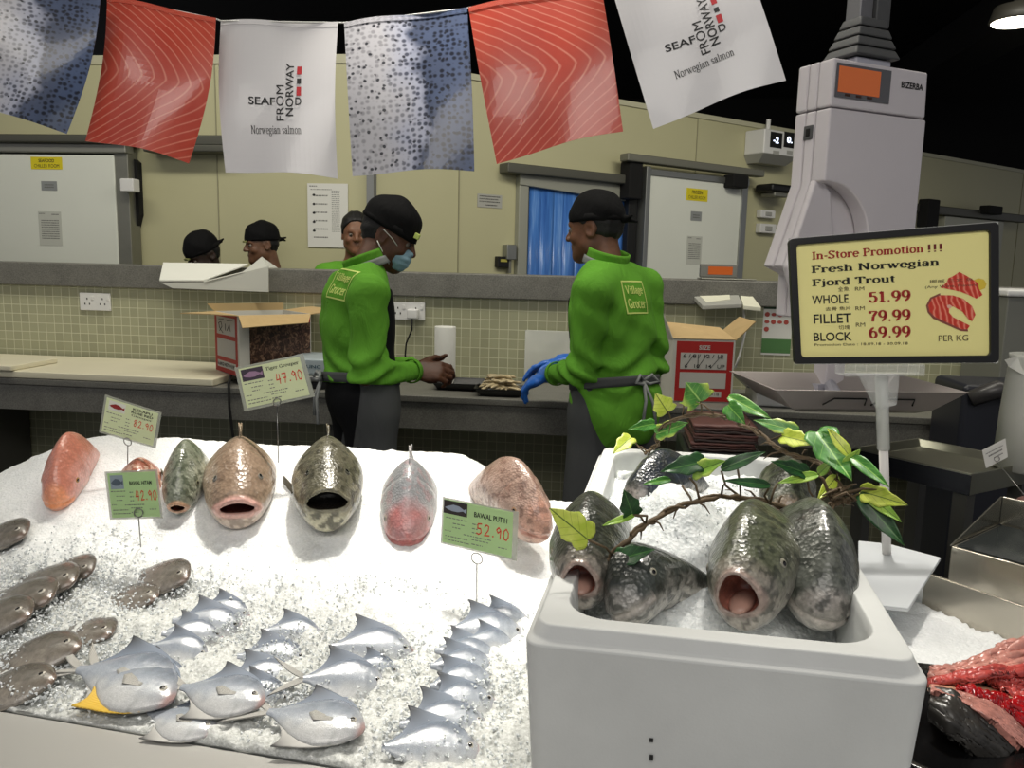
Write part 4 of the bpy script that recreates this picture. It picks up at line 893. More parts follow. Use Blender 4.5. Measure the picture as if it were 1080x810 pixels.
def hairshell(t, hc, A, g=.006, low=-.05):
    r, f, u = A; X = np.array(A); c = np.array(hc)
    V = Vol(c-.18, c+.18, .006); V.ell(c+u*.03-f*.008, (.078+g, .1+g, .094+g), X, .02); V.ell(c-f*.045-u*.01, (.054+g, .045+g, .055), X, .03); V.clip(c+u*.03+f*.045, nrm(u*.62-f*.78)); V.warp(lambda a, b, d: .0015*np.sin(140*a+90*b)+.0012*np.sin(160*d)); return V.build('hair', M_hair, t)
# ---- masked worker at the left
D = 2.98
fc = np.array([math.cos(math.radians(32)), math.sin(math.radians(32)), 0]); rr = np.array([fc[1], -fc[0], 0])
pel = P(380, 408, D); che = P(375, 330, D); nk = P(386, 279, D); hc = P(409, 247, D+.03)
sh_c = P(377, 305, D); shN = sh_c+rr*.165; shF = sh_c-rr*.165; shN[2] -= .01
hA = axes((math.cos(math.radians(8)), math.sin(math.radians(8)), 0), math.radians(24))
shN = P(389, 312, D-.19); elN = P(385, 396, D-.2); wrN = P(437, 391, D+.06); elF = P(384, 386, D+.26); wrF = P(438, 388, D+.3)
base = np.array([pel[0], pel[1], 0]); feet = [base-rr*-.1*-1, base-rr*.1]; feet = [base-rr*.1+fc*.0, base+rr*.1]
def handsL(V, g):
    hand(V, wrN, (.95, .25, -.02), (-.1, .75, -.65), (0, .2, 1), (48, 54, 60, 64), 1.12, 25, g, .02)
    hand(V, wrF, (.9, -.25, -.28), (.1, -.7, .7), (.2, .3, 1), (42, 46, 52, 56), 1.1, 30, g, .02)
pL, shirtL = worker('person in green shirt and black cap wearing a pale blue face mask', base, fc, pel, che, nk, hc, hA, shF, shN, elF, elN, wrF, wrN, feet, handsL, '5a3826', cuff=(.92, .95), shirt_low=.012)
shirt_logo(shirtL, P(350, 297, D-.15), nrm(-fc+np.array([0, 0, .25])), .118)
hairshell(pL, hc, hA, .0005); cap_on(pL, hc, hA, math.radians(6), tag_=True, big=1.06)
r, f, u = hA; c = np.array(hc)
V = Vol(c-.2, c+.2, .005); V.ell(c+f*.068-u*.062, (.058, .052, .056), np.array(hA), .01); V.cap(c+f*.11-u*.03-r*.012, c+f*.11-u*.03+r*.012, .009, None, .015); V.clip(c+f*.045, f); V.warp(lambda a, b, d: .0016*np.sin(260*((a-c[0])*u[0]+(b-c[1])*u[1]+(d-c[2])*u[2])))
mk = V.build('face_mask', M_mask, pL)
m = MB()
for sx in (-1, 1):
    m.tube([c+r*.057*sx+f*.07-u*.03, c+r*.075*sx+f*.03-u*.005, c+r*.088*sx-f*.01+u*.012], .0018, 6); m.tube([c+r*.055*sx+f*.055-u*.095, c+r*.074*sx+f*.02-u*.065, c+r*.088*sx-f*.014-u*.035], .0018, 6)
m.build('ear_loop', M_foam, mk, True)
# ---- gloved worker at the right
fc = np.array([-math.cos(math.radians(45)), math.sin(math.radians(45)), 0]); rr = np.array([fc[1], -fc[0], 0])
pel = P(649, 412, D); che = P(645, 330, D); nk = P(640, 275, D); hc = P(629, 240, D+.02); sh_c = P(648, 302, D); shR = sh_c+rr*.165; shL = sh_c-rr*.165
hA = axes((-math.cos(math.radians(22)), math.sin(math.radians(22)), 0), math.radians(6))
shL = P(624, 310, D-.17); elN = P(616, 390, D-.14); wrN = P(580, 395, D+.16); elF = P(690, 392, D+.1); wrF = P(598, 381, D+.38)
elF = shR+nrm(elF-shR)*.3
base = np.array([pel[0], pel[1], 0]); feet = [base-rr*.1, base+rr*.1]
def handsR(V, g):
    hand(V, wrN, (-.8, .45, -.42), (.1, .35, -.9), (-.1, .9, .2), (30, 34, 38, 42), 1.12, 20, g, .05)
    hand(V, wrF, (-.9, .1, -.2), (-.2, -.2, -.95), (-.2, -.9, 0), (25, 25, 30, 35), 1.1, 20, g, .03)
pR, shirtR = worker('person in green shirt and knotted black cap wearing blue gloves', base, fc, pel, che, nk, hc, hA, shL, shR, elN, elF, wrN, wrF, feet, handsR, '6b4630', cuff=(.8, .9), gloves=True, shirt_low=-.2)
shirt_logo(shirtR, P(674, 313, D-.1), nrm(-fc+np.array([.35, -.3, .2])), .122)
hairshell(pR, hc, hA, .0005); cap_on(pR, hc, hA, math.radians(-4), knot=True, big=1.0)
# ---- three people behind the tiled wall
def bystander(label, hcp, d, face, tilt, capped, skin, shirtm, tagc=False):
    hc = P(*hcp, d); A = axes(face, tilt); f = nrm(face); r = nrm(np.cross(f, (0, 0, 1))); base = np.array([hc[0]-f[0]*.05, hc[1]-f[1]*.05, 0])
    t = thing('person', label, 'person', base); nk = np.array([base[0], base[1], hc[2]-.15]); pel = np.array([base[0], base[1], (nk[2])*.62]); ch = pel*.4+nk*.6
    lo, hi = np.minimum(base, hc)-.34, np.maximum(base, hc)+.34; lo[2] = 0; V = Vol(lo, hi, .009); X = np.array([r, f, [0, 0, 1]])
    def tor(V, g):
        V.ell(ch, (.17+g, .11+g, .23+g), X, .05); V.ell(pel, (.16+g, .11+g, .2+g), X, .05)
        for s in (-1, 1): V.cap(nk-np.array([0, 0, .05]), nk+r*.17*s-np.array([0, 0, .1]), .05+g, .058+g, .04); V.cap(nk+r*.18*s-np.array([0, 0, .1]), nk+r*.21*s-np.array([0, 0, .38]), .05+g, .045+g, .03)
    tor(V, -.01)
    for s in (-1, 1):
        e = nk+r*.21*s-np.array([0, 0, .38]); w = e+f*.2-np.array([0, 0, .08]); V.cap(e, w, .038, .028, .02); hand(V, w, f-np.array([0, 0, .2]), (0, 0, -1), -r*s, (30, 35, 40, 45))
        V.cap(pel+r*.08*s, base+r*.09*s+np.array([0, 0, .08]), .08, .05, .04); V.cap(base+r*.09*s+np.array([0, 0, .045]), base+r*.09*s+f*.15+np.array([0, 0, .04]), .04, .035, .02)
    head(V, hc, A, nk); sk = np.array(lin(skin)); V.build('body', skin_mat(), t, lambda P_: np.tile(sk, (len(P_), 1))); eyes(hc, A, t)
    V = Vol(lo, hi, .011); tor(V, .012)
    for s in (-1, 1): e = nk+r*.21*s-np.array([0, 0, .38]); V.cap(e, e+f*.15-np.array([0, 0, .06]), .058, .045, .02)
    V.clip(nk+np.array([0, 0, -.015]), (0, 0, -1)); V.clip(pel-np.array([0, 0, .1]), (0, 0, 1)); V.build('shirt', shirtm, t)
    V = Vol((lo[0], lo[1], 0), (hi[0], hi[1], pel[2]+.1), .013); V.ell(pel-np.array([0, 0, .06]), (.175, .125, .15), X, .04)
    for s in (-1, 1): V.cap(pel+r*.08*s-np.array([0, 0, .05]), base+r*.09*s+np.array([0, 0, .1]), .095, .065, .04)
    V.clip(pel+np.array([0, 0, .0]), (0, 0, -1)); V.build('trousers', M_trous, t)
    hairshell(t, hc, A, .008 if not capped else .0005)
    if capped: cap_on(t, hc, A, math.radians(-3), knot=True, tag_=False, big=1.03)
    if tagc:
        r_, f_, u_ = A; c = np.array(hc); m = MB(); m.box(c+f_*.108+u_*.022, (.045, .02, .012), np.array(A)); m.build('cap_tag', mat('logo_olive', '7c7f4a', .7), t, bevel=.002)
M_shirt_d = cloth('dark_olive_shirt', '2f3a22', fold=.3)
bystander('person in black cap leaning low behind the ledge, left of the two', (215, 268), 4.82, (-.55, -.8, 0), .5, True, '2b1d15', M_shirt_d, True)
bystander('person in black cap with face showing above the foam sheet', (277, 257), 5.1, (-.75, -.6, 0), .12, True, '6a4a36', M_shirt_d, True)
bystander('bareheaded person with short black hair peeking behind the masked worker', (375, 246), 4.8, (.35, -.9, 0), .1, False, '7a543c', M_shirt)
# ================================================================= ICE DISPLAY
def sstep(x, a, b): t = np.clip((x-a)/(b-a), 0, 1); return t*t*(3-2*t)
_by = np.array([.5, .88, 1.0, 1.22, 1.40, 1.52, 1.62, 1.68, 1.74, 1.80, 1.88, 1.95]); _bz = np.array([.862, .862, .868, .898, .945, 1.0, 1.052, 1.066, 1.06, 1.0, .9, .85])
def zbed(x, y):
    x = np.asarray(x, float); y = np.asarray(y, float); z = sum(np.interp(y+o, _by, _bz) for o in (-.03, 0, .03))/3
    base = .862+0*y; k = sstep(x, -1.62, -1.12)*(1-.55*sstep(x, -.32, -.12)); hump = np.maximum(z-.885, 0)
    return z-hump*(1-k)
def bedhit(px, py, off=0.0):
    d = ray(px, py); lo, hi = .6, 2.6
    ts = np.linspace(lo, hi, 400); pts = CAM[:, None]+d[:, None]*ts; g = pts[2]-(zbed(pts[0], pts[1])+off); i = np.argmax(g < 0)
    t = ts[i-1]+(ts[i]-ts[i-1])*g[i-1]/(g[i-1]-g[i]); return CAM+d*t
def bednormal(p):
    e = .02; dx = (zbed(p[0]+e, p[1])-zbed(p[0]-e, p[1]))/(2*e); dy = (zbed(p[0], p[1]+e)-zbed(p[0], p[1]-e))/(2*e); return nrm((-dx, -dy, 1))
def ice_mat(name, lo, hi, bump=.6, scale=150):
    t = NT(name); v = t.coord(); n1 = t.noise(v, scale, 4, .65); n2 = t.noise(v, 9, 3)
    c = t.mix(t.ramp(n1, [(.3, lin(lo)), (.65, lin(hi))]), t.ramp(n2, [(.3, (.9, .9, .9)), (.7, (1, 1, 1))]), 1.0, 'MULTIPLY')
    t.l(c, t.b.inputs['Base Color']); t.b.inputs['Subsurface Weight'].default_value = .6; t.b.inputs['Subsurface Radius'].default_value = (.03, .03, .03); t.b.inputs['Subsurface Scale'].default_value = 1.0; t.b.inputs['Roughness'].default_value = .35; t.b.inputs['IOR'].default_value = 1.31
    vo = t.n('ShaderNodeTexVoronoi'); vo.inputs['Scale'].default_value = 170; t.l(v, vo.inputs['Vector'])
    mx = t.n('ShaderNodeMath', operation='ADD'); t.l(n1, mx.inputs[0]); t.l(vo.outputs['Distance'], mx.inputs[1]); t.bump(mx.outputs[0], bump, .004); return t.m
M_slush = None
M_ice = ice_mat('ice', 'd9dfe0', 'f2f5f5'); M_snow = ice_mat('snow_ice', 'e6e9e9', 'f4f6f6', .4, 220)
def slush_mat():
    # wet grey slush around the small fish, dry white snow ice on the bank behind
    t = NT('slush_and_snow'); v = t.coord(); n1 = t.noise(v, 190, 4, .65); n2 = t.noise(v, 8, 3); sp = t.n('ShaderNodeSeparateXYZ'); t.l(v, sp.inputs[0])
    a = t.n('ShaderNodeMath', operation='MULTIPLY_ADD'); t.l(n2, a.inputs[0]); a.inputs[1].default_value = .35; t.l(sp.outputs[1], a.inputs[2]); b = t.n('ShaderNodeMath', operation='MULTIPLY_ADD'); t.l(sp.outputs[0], b.inputs[0]); b.inputs[1].default_value = .12; t.l(a.outputs[0], b.inputs[2])
    k = t.n('ShaderNodeMapRange'); k.inputs['From Min'].default_value = 1.27; k.inputs['From Max'].default_value = 1.5; t.l(b.outputs[0], k.inputs['Value'])
    c = t.mix(t.ramp(n1, [(.3, lin('a9aba6')), (.68, lin('dadcd9'))]), t.ramp(n1, [(.3, lin('e6e9e9')), (.6, lin('f5f7f7'))]), k.outputs['Result'])
    t.l(c, t.b.inputs['Base Color']); t.b.inputs['Subsurface Weight'].default_value = .5; t.b.inputs['Subsurface Radius'].default_value = (.02, .02, .02); t.b.inputs['Subsurface Scale'].default_value = 1.0; t.b.inputs['Roughness'].default_value = .4; t.b.inputs['IOR'].default_value = 1.31; vo = t.n('ShaderNodeTexVoronoi'); vo.inputs['Scale'].default_value = 210; t.l(v, vo.inputs['Vector']); mx = t.n('ShaderNodeMath', operation='ADD'); t.l(n1, mx.inputs[0]); t.l(vo.outputs['Distance'], mx.inputs[1]); t.bump(mx.outputs[0], .5, .003); return t.m
M_slush = slush_mat()
def ice_sheet(name, x0, x1, y0, y1, zf, step, m, a1=.010, a2=.006, seed=0, floor_z=None, nsmooth=None, ysh=None):
    nx, ny = int((x1-x0)/step), int((y1-y0)/step); xs = np.linspace(x0, x1, nx); ys = np.linspace(y0, y1, ny); X, Y = np.meshgrid(xs, ys, indexing='ij')
    if ysh is not None: Y = Y+ysh(X)*(1-(Y-y0)/(y1-y0))
    Z = zf(X, Y); V = np.stack([X.ravel(), Y.ravel(), Z.ravel()], 1)
    n1 = vnoise(V, 13, seed, 2); n2 = vnoise(V, 75, seed+5, 2); k = 1.0 if nsmooth is None else nsmooth(V[:, 0], V[:, 1])
    V[:, 2] += (a1*n1+a2*n2)*k
    i = np.arange(nx*ny).reshape(nx, ny); Q = np.stack([i[:-1, :-1].ravel(), i[1:, :-1].ravel(), i[1:, 1:].ravel(), i[:-1, 1:].ravel()], 1)
    if floor_z is not None: # skirt and underside, so that the heap is a closed body
        rim = np.concatenate([i[:, 0], i[-1, 1:], i[-2::-1, -1], i[0, -2:0:-1]]); b = V[rim].copy(); b[:, 2] = floor_z; n0 = len(V); V = np.concatenate([V, b]); R = len(rim); j = np.arange(R)
        Q = np.concatenate([Q, np.stack([rim[j], n0+j, n0+(j+1) % R, rim[(j+1) % R]], 1)])
    o = link(name, rawmesh(name, V, Q), m); o['kind'] = 'stuff'; return o
bed = ice_sheet('crushed_ice', -1.75, .0, .885, 1.95, zbed, .0062, M_slush, seed=1, floor_z=.85, nsmooth=lambda x, y: .45+.75*(1-sstep(y, 1.3, 1.5)), ysh=lambda X: -.107*(np.minimum(X, -.1)+.295))
setp(bed, label='bank of crushed white ice on the display under the fish', category='ice')
t = thing('display_counter', 'steel fish display counter with front shelf below the ice', 'counter', (-.5, 1.2, 0))
M_steel = mat('brushed_steel', 'a7a9a8', .28, .85, bump=.06, bscale=14, aniso=(1, 14, 14)); M_steel_d = mat('dark_steel', '4c4e4d', .3, .85)
FE = [np.array(p) for p in ((-2.3, 1.098, 0), (-.1, .8635, 0), (1.25, .8635, 0))]
m = MB(); m.prism([p+np.array([0, 0, .78]) for p in (np.array((-2.3, .35, 0)), np.array((1.25, .35, 0)), FE[2], FE[1], FE[0])], (0, 0, .0785)); m.build('front_shelf', mat('shelf_steel', 'b4b3ae', .32, .35, bump=.05, bscale=10), t, bevel=.004)
Ra, Rb = onz(975, 604, .93), onz(1095, 645, .93); Ra[2] = Rb[2] = 0; rd = nrm(Rb-Ra); Rc = Rb+rd*.3
DK = [np.array(p) for p in ((-2.3, 1.0985, 0), (-.1, .864, 0), (Rc[0], .864, 0), tuple(Rc), tuple(Ra), (.5, 1.98, 0), (-2.3, 1.98, 0))]
m = MB(); m.prism([p+np.array([0, 0, .78]) for p in DK], (0, 0, .062)); m.build('deck', M_steel, t)
m = MB(); dn_ = np.array([0, .005, 0]); m.hexa([p+np.array([0, 0, .8425]) for p in (FE[0], FE[1], FE[1]+dn_, FE[0]+dn_)], [p+np.array([0, 0, .8594]) for p in (FE[0], FE[1], FE[1]+dn_, FE[0]+dn_)]); m.build('front_lip', M_steel, t)
m = MB(); m.prism([np.array((x, y if y > 1.2 else .45, .001)) for i_, (x, y, z) in enumerate(DK) if i_ != 1], (0, 0, .778)); m.build('base_cabinet', mat('cabinet_dark', '2b2c2c', .5), t)
# ---- fish made from sections along a spine
def prof(ys, vs):
    g = np.linspace(-.08, 1.1, 600); v = np.interp(g, ys, vs); k = np.ones(17)/17; v = np.convolve(np.pad(v, 8, mode='edge'), k, 'valid'); return lambda y: np.interp(y, g, v).astype(np.float32)
YS = [0, .012, .03, .08, .15, .25, .4, .55, .75, .9, 1.0]
def fish_skin(name, scale=55, bump=.3, rough=.3, spec=.6, mott=.3, mscale=30):
    if name in _mc: return _mc[name]
    t = NT(name); a = t.n('ShaderNodeAttribute', attribute_name='Col'); v = t.coord('Object')
    vo = t.n('ShaderNodeTexVoronoi'); vo.inputs['Scale'].default_value = scale; t.l(v, vo.inputs['Vector'])
    nz = t.noise(v, mscale, 4, .65); c = t.mix(a.outputs['Color'], t.ramp(nz, [(.3, (1-mott,)*3), (.7, (1+mott*.8,)*3)]), 1.0, 'MULTIPLY')
    c = t.mix(c, t.ramp(vo.outputs['Distance'], [(.1, (1.08, 1.08, 1.08)), (.6, (.82, .82, .82))]), .7, 'MULTIPLY')
    t.l(c, t.b.inputs['Base Color']); t.b.inputs['Roughness'].default_value = rough; t.b.inputs['Specular IOR Level'].default_value = spec
    t.b.inputs['Coat Weight'].default_value = .35; t.b.inputs['Coat Roughness'].default_value = .12
    t.bump(vo.outputs['Distance'], bump, .004); _mc[name] = t.m; return t.m
M_eyeball = None
def vcol_mat(name, rough=.1):
    if name in _mc: return _mc[name]
    t = NT(name); a = t.n('ShaderNodeAttribute', attribute_name='Col'); t.l(a.outputs['Color'], t.b.inputs['Base Color']); t.b.inputs['Roughness'].default_value = rough; t.b.inputs['Coat Weight'].default_value = .5; _mc[name] = t.m; return t.m
def fin_mat(name, c, c2):
    if name in _mc: return _mc[name]
    t = NT(name); v = t.coord('UV', (1, 26, 1)); w = t.n('ShaderNodeTexWave', wave_type='BANDS', bands_direction='Y'); w.inputs['Scale'].default_value = .35; w.inputs['Distortion'].default_value = .6; t.l(v, w.inputs['Vector'])
    t.l(t.ramp(w.outputs['Fac'], [(.2, lin(c)), (.8, lin(c2))]), t.b.inputs['Base Color']); t.b.inputs['Roughness'].default_value = .4; t.bump(w.outputs['Fac'], .3, .002); _mc[name] = t.m; return t.m
def fin_mesh(fn, nu, nv, th, name='fin'):
    """thin fin: fn(u, v) -> point, given thickness th along its own normals, with UVs"""
    m = MB(); m.grid(fn, nu, nv); me = m.mesh(name, True); uv = me.uv_layers.new(name='UVMap')
    for l in me.loops: i = l.vertex_index; uv.data[l.index].uv = ((i % nv)/(nv-1), (i//nv)/(nu-1))
    return me
def add_fin(name, fn, m, parent, nu=14, nv=6, th=.003):
    o = link(name, fin_mesh(fn, nu, nv, th, name), m, parent, keep=False); q = o.modifiers.new('s', 'SOLIDIFY'); q.thickness = th; q.offset = 0; return o
def big_fish(label, nose, d, L, group, top, side, belly, lipc, mouth=None, W=None, T=None, B=None, bend=(.38, 1.3), eye=(.13, .06), eyec=('c9a45a', '0a0a0a'), face=None, mott=.3, roll=0.0, seed=0.0, fin=('5b5348', '8d8270'), pect=True, dors=True, scale=55, name='whole_fish', tongue=None, eyer=.021, inside='6a3830', spots=None, cat='fish', bump=.3):
    W = prof(YS, W or [.015, .045, .065, .105, .135, .155, .165, .15, .1, .04, .02]); T = prof(YS, T or [.012, .035, .052, .095, .14, .185, .21, .2, .14, .07, .05]); B = prof(YS, B or [.04, .07, .09, .125, .155, .175, .18, .165, .11, .06, .05])
    y0, kb = bend; sp = lambda y: -kb*np.maximum(0, y-y0)**2
    rel = np.array(nose)-CAM; sx_ = np.dot(rel, RT)/np.dot(rel, FW); dw = nrm(RT*(d[0]-d[2]*sx_*.85)+UP*d[1]-FW*d[2]); yb = -dw                               # +Y of the fish runs from nose to tail
    up = np.array([0, 0, 1.0])+RT*roll; zf = nrm(up-yb*np.dot(up, yb)); xf = np.cross(yb, zf)
    t = thing(name, label, cat, nose, group); t.rotation_euler = Matrix(((xf[0], yb[0], zf[0]), (xf[1], yb[1], zf[1]), (xf[2], yb[2], zf[2]))).to_euler(); t.scale = (L, L, L)
    def body(X, Y, Z):
        w, tp, bt = np.maximum(W(Y), .006), T(Y), B(Y); z = Z-sp(Y); c = (tp-bt)/2; h = np.maximum((tp+bt)/2, .006)
        zn = np.clip((z-c)/h, 0, 1.2); w = w*(1-.46*zn**1.5*sstep(Y, .02, .16)); q = np.sqrt((X/w)**2+((z-c)/h)**2); return (q-1)*np.minimum(w, h)*np.where(q > 1, 1.0, 1.0)
    def bodyd(X, Y, Z):
        D = body(X, Y, Z); D = np.maximum(D, -Y)
        D = D-.010*np.exp(-((Y-eye[0]-.0)/.05)**2-((np.abs(X)-.09)/.05)**2-((Z-eye[1]-.03)/.03)**2)   # brow
        g = .30+.9*(Z+.02)*(Z+.02)*-1+.02; D = D+np.where(np.abs(X) > .04, .005*np.exp(-((Y-g)/.009)**2), 0)-np.where(np.abs(X) > .04, .003*np.exp(-((Y-g+.035)/.03)**2), 0)
        return D
    mc = None
    if mouth: # (y, z, rx, ry, rz, lip, down-tilt)
        my, mz, rx, ry, rz, lr, ti = mouth; c_, s_ = math.cos(ti), math.sin(ti); mc = lambda X, Y, Z: ell(X/(1.04-.30*np.clip((Z-mz)/rz, -1, 1)), Y, mz+(Z-mz)*np.where(Z < mz, 1.3, 1.0), (0, my, mz), (rx, ry, rz), [[1, 0, 0], [0, c_, -s_], [0, s_, c_]])
    def full(X, Y, Z):
        D = bodyd(X, Y, Z)
        if mouth:
            m_ = mc(X, Y, Z); lipd = np.sqrt(m_*m_+D*D)-mouth[5]; D = smax(D, -m_, .008); D = smin(D, lipd, .008)
        elif lipc: # closed mouth: a groove along the lips and a lip roll
            zc = -.022; gr = np.sqrt((Z-zc+.12*Y)**2+np.maximum(Y-.09, 0)**2); D = D+np.where(Y < .1, .009*np.exp(-(gr/.006)**2), 0)-np.where(Y < .1, .006*np.exp(-((gr-.02)/.012)**2), 0)
        return D
    V, Q = snet(full, (-.21, -.03, -kb*(1.02-y0)**2-.2), (.21, 1.03, .28), .0088)
    X, Y, Z = V.T.astype(np.float32); w, tp, bt = W(Y), T(Y), B(Y); z = Z-sp(Y); s = np.clip((z+bt)/(tp+bt+1e-6), 0, 1)
    C = lambda h: np.array(lin(h)); n = vnoise(V, 9, seed, 3); n2 = vnoise(V, 26, seed+4, 2)
    s2 = np.clip(s+.16*n, 0, 1)[:, None]; a = sstep(s2, .18, .5); b_ = sstep(s2, .5, .85); col = C(belly)*(1-a)+C(side)*a; col = col*(1-b_)+C(top)*b_
    if face: k = (1-sstep(Y, face[1]*.6, face[1]*1.3))[:, None]*np.clip(.75+.5*n, 0, 1)[:, None]*face[2]; col = col*(1-k)+C(face[0])*k
    if spots: k = sstep(n2, spots[1], spots[1]+.12)[:, None]*spots[2]; col = col*(1-k)+C(spots[0])*k
    if mouth:
        m_ = mc(X, Y, Z); D = bodyd(X, Y, Z); li = np.clip(1-np.abs(np.sqrt(m_*m_+D*D)-mouth[5])/.012, 0, 1)[:, None]*(np.abs(D) < .03)[:, None]; ins = ((m_ < .012) & (D < -.012))[:, None]
        col = col*(1-li*.85)+C(lipc)*li*.85; col = np.where(ins, C(inside)*(1+.25*n2[:, None]), col)
    elif lipc:
        k = (np.exp(-((Z+.028+.12*Y)/.02)**2)*(Y < .11))[:, None]*.85; col = col*(1-k)+C(lipc)*k
    ms = fish_skin('fish_skin_%d' % scale, scale, bump, mott=mott)
    link('body', rawmesh('body', V, Q, np.clip(col, 0, 1)), ms, t, keep=False)
    M_e = vcol_mat('fish_eye')
    for sx in (-1, 1):
        ye, ze = eye; ww, tt, bb_ = float(W(ye)), float(T(ye)), float(B(ye)); cc, hh = (tt-bb_)/2, (tt+bb_)/2; q = max(0., 1-((ze-cc)/hh)**2); xe = ww*math.sqrt(q)*(1-.46*max(0., (ze-cc)/hh)**1.5*float(sstep(ye, .02, .16))); nn = nrm((xe/ww**2, -.35*xe/ww**2 if ye < .2 else 0, (ze-cc)/hh**2)); nn[0] *= sx; p = np.array([xe*sx, ye, ze])
        e1 = nrm(np.cross(nn, (0, 1, 0))); e2 = np.cross(nn, e1); m = MB(); m.ball(p-nn*.003, (eyer, eyer, eyer*.5), 20, 16, np.array([e1, e2, nn])); me = m.mesh('eye', True)
        cs = np.zeros((len(m.v), 3)); dd = np.array(m.v)-p; ra = np.sqrt((dd@e1)**2+(dd@e2)**2)/eyer; front = dd@nn > 0
        ci, cp = C(eyec[0]), C(eyec[1]); cs[:] = ci*.6; cs[ra < .85] = ci; cs[ra < .5] = cp; at = me.color_attributes.new('Col', 'FLOAT_COLOR', 'POINT'); at.data.foreach_set('color', np.concatenate([cs, np.ones((len(cs), 1))], 1).astype(np.float32).ravel())
        link('eye', me, M_e, t, keep=False)
    mf = fin_mat('fin_'+fin[0], *fin)
    if dors:
        def df(u, v):
            y = .33+.42*u; hgt = (.075*math.sin(math.pi*min(1, u*1.15+.08))**.6)*(1-.22*abs(math.sin(u*26))); return (0.006*math.sin(u*20)*v, y+.05*v, float(T(y))+float(sp(y))-.012+hgt*v)
        add_fin('dorsal_fin', df, mf, t, 40, 5, .006)
    if pect:
        for sx in (-1, 1):
            y = .36; xw = float(W(y))*.93
            def pf(u, v, sx=sx): a = -.9+1.3*u; l = .17*v*(1-.25*abs(u-.5)); return (sx*(xw+l*.42), y+.01+l*.8*math.cos(a)*.9, -.05+l*math.sin(a)*.8+float(sp(y+l*.5))*.4)
            add_fin('pectoral_fin', pf, mf, t, 12, 6, .005)
    def tf(u, v): a = (u-.5)*1.5; l = .02+.2*v*(1+.15*abs(u-.5)); return (.004*math.sin(u*14), .97+l*math.cos(a)*.75, float(sp(.98))-l*.95+l*math.sin(a)*1.0)
    add_fin('tail_fin', tf, mf, t, 16, 6, .006)
    if tongue:
        m = MB(); m.ball((tongue[1], tongue[2], tongue[3]), (.042, .085, .024), 18, 12); o = link('tongue', m.mesh('tongue', True), mat('tongue_'+tongue[0], tongue[0], .35, var=.15), t, keep=False)
    return t
GG = 'whole fish heads ranged along the ice crest'
def at(px, py, d): return P(px, py, d)
# seven along the crest, left to right
BEND = (.30, 1.5)
big_fish('bright red snapper on the crest, leftmost of the big fish', at(55, 530, 1.60), (-.27, -.46, .85), .33, GG, 'd68a74', 'e6aca0', 'f0c8bc', 'f59a60', eye=(.16, .05), eyec=('b98a48', '14100c'), W=[.012, .04, .06, .085, .105, .12, .125, .12, .09, .04, .02], T=[.02, .04, .06, .115, .18, .24, .265, .24, .15, .07, .05], fin=('b4523c', 'd98a6c'), seed=1, mott=.1, pect=False, face=('f5a070', .06, .9), dors=False, bend=BEND)
big_fish('speckled red grouper on the crest, mostly hidden behind its green tag', at(142, 540, 1.60), (-.05, -.40, .9), .30, GG, 'a0604c', 'c48a74', 'd6a890', 'c86a4a', fin=('c08a30', 'd8b050'), seed=2, spots=('d6b8a4', .16, .8), mott=.2, bend=BEND, dors=False)
big_fish('grey green mottled grouper on the crest with its small mouth ajar', at(186, 532, 1.57), (-.14, -.40, .9), .325, GG, '7f8472', 'aeb09c', 'd8d8cc', 'd09a78', mouth=(.0, -.03, .05, .075, .034, .012, .3), eye=(.15, .06), eyec=('8a8a70', '111111'), W=[.02, .045, .065, .09, .11, .125, .13, .12, .085, .04, .02], T=[.02, .04, .06, .115, .18, .23, .25, .22, .15, .07, .05], seed=3, spots=('4a5240', .1, .8), fin=('5f6452', '8a8c78'), inside='4a2018', dors=False, bend=BEND)
big_fish('brown grouper on the crest with wide pink lips gaping', at(250, 534, 1.53), (.0, -.30, .95), .415, GG, '96806c', 'b49e88', 'dccabb', 'dba99e', mouth=(-.004, -.012, .088, .11, .042, .016, .16), W=[.06, .09, .104, .128, .152, .168, .172, .155, .1, .04, .02], B=[.105, .122, .132, .15, .16, .165, .165, .15, .1, .06, .05], T=[.045, .062, .075, .105, .145, .185, .21, .2, .14, .07, .05], eye=(.15, .08), eyec=('7d7a72', '1a1a1a'), seed=4, spots=('75614f', .14, .6), fin=('6a5a48', '9a8a72'), inside='5c2c26', bend=BEND)
big_fish('dark olive grouper on the crest with its big black mouth open', at(345, 530, 1.50), (.02, -.20, .98), .405, GG, '625f4e', '858068', 'c4bfa4', '77725c', mouth=(-.01, .004, .094, .13, .056, .009, .1), W=[.082, .1, .112, .134, .157, .17, .172, .155, .1, .04, .02], B=[.135, .148, .154, .162, .166, .165, .165, .15, .1, .06, .05], T=[.07, .08, .088, .115, .155, .2, .228, .21, .14, .07, .05], eye=(.15, .1), eyec=('4a4a40', '0a0a0a'), seed=5, spots=('3c3a2e', .1, .8), fin=('4a463a', '7a745f'), inside='1c1713', scale=70, bend=BEND)
big_fish('silvery white snapper on the crest with a blood red face', at(428, 568, 1.50), (-.04, -.44, .9), .37, GG, '989a9c', 'bcbcbc', 'dcd8d4', '9c3a34', eye=(.13, .03), eyec=('a89c90', '14100e'), W=[.035, .06, .078, .105, .13, .147, .152, .138, .09, .04, .02], T=[.015, .035, .05, .09, .14, .2, .235, .22, .15, .07, .05], seed=6, face=('c05850', .15, .75), spots=('b08a8c', .2, .5), fin=('8a8a8c', 'b8b4b0'), mott=.18, scale=80, pect=False, bend=BEND)
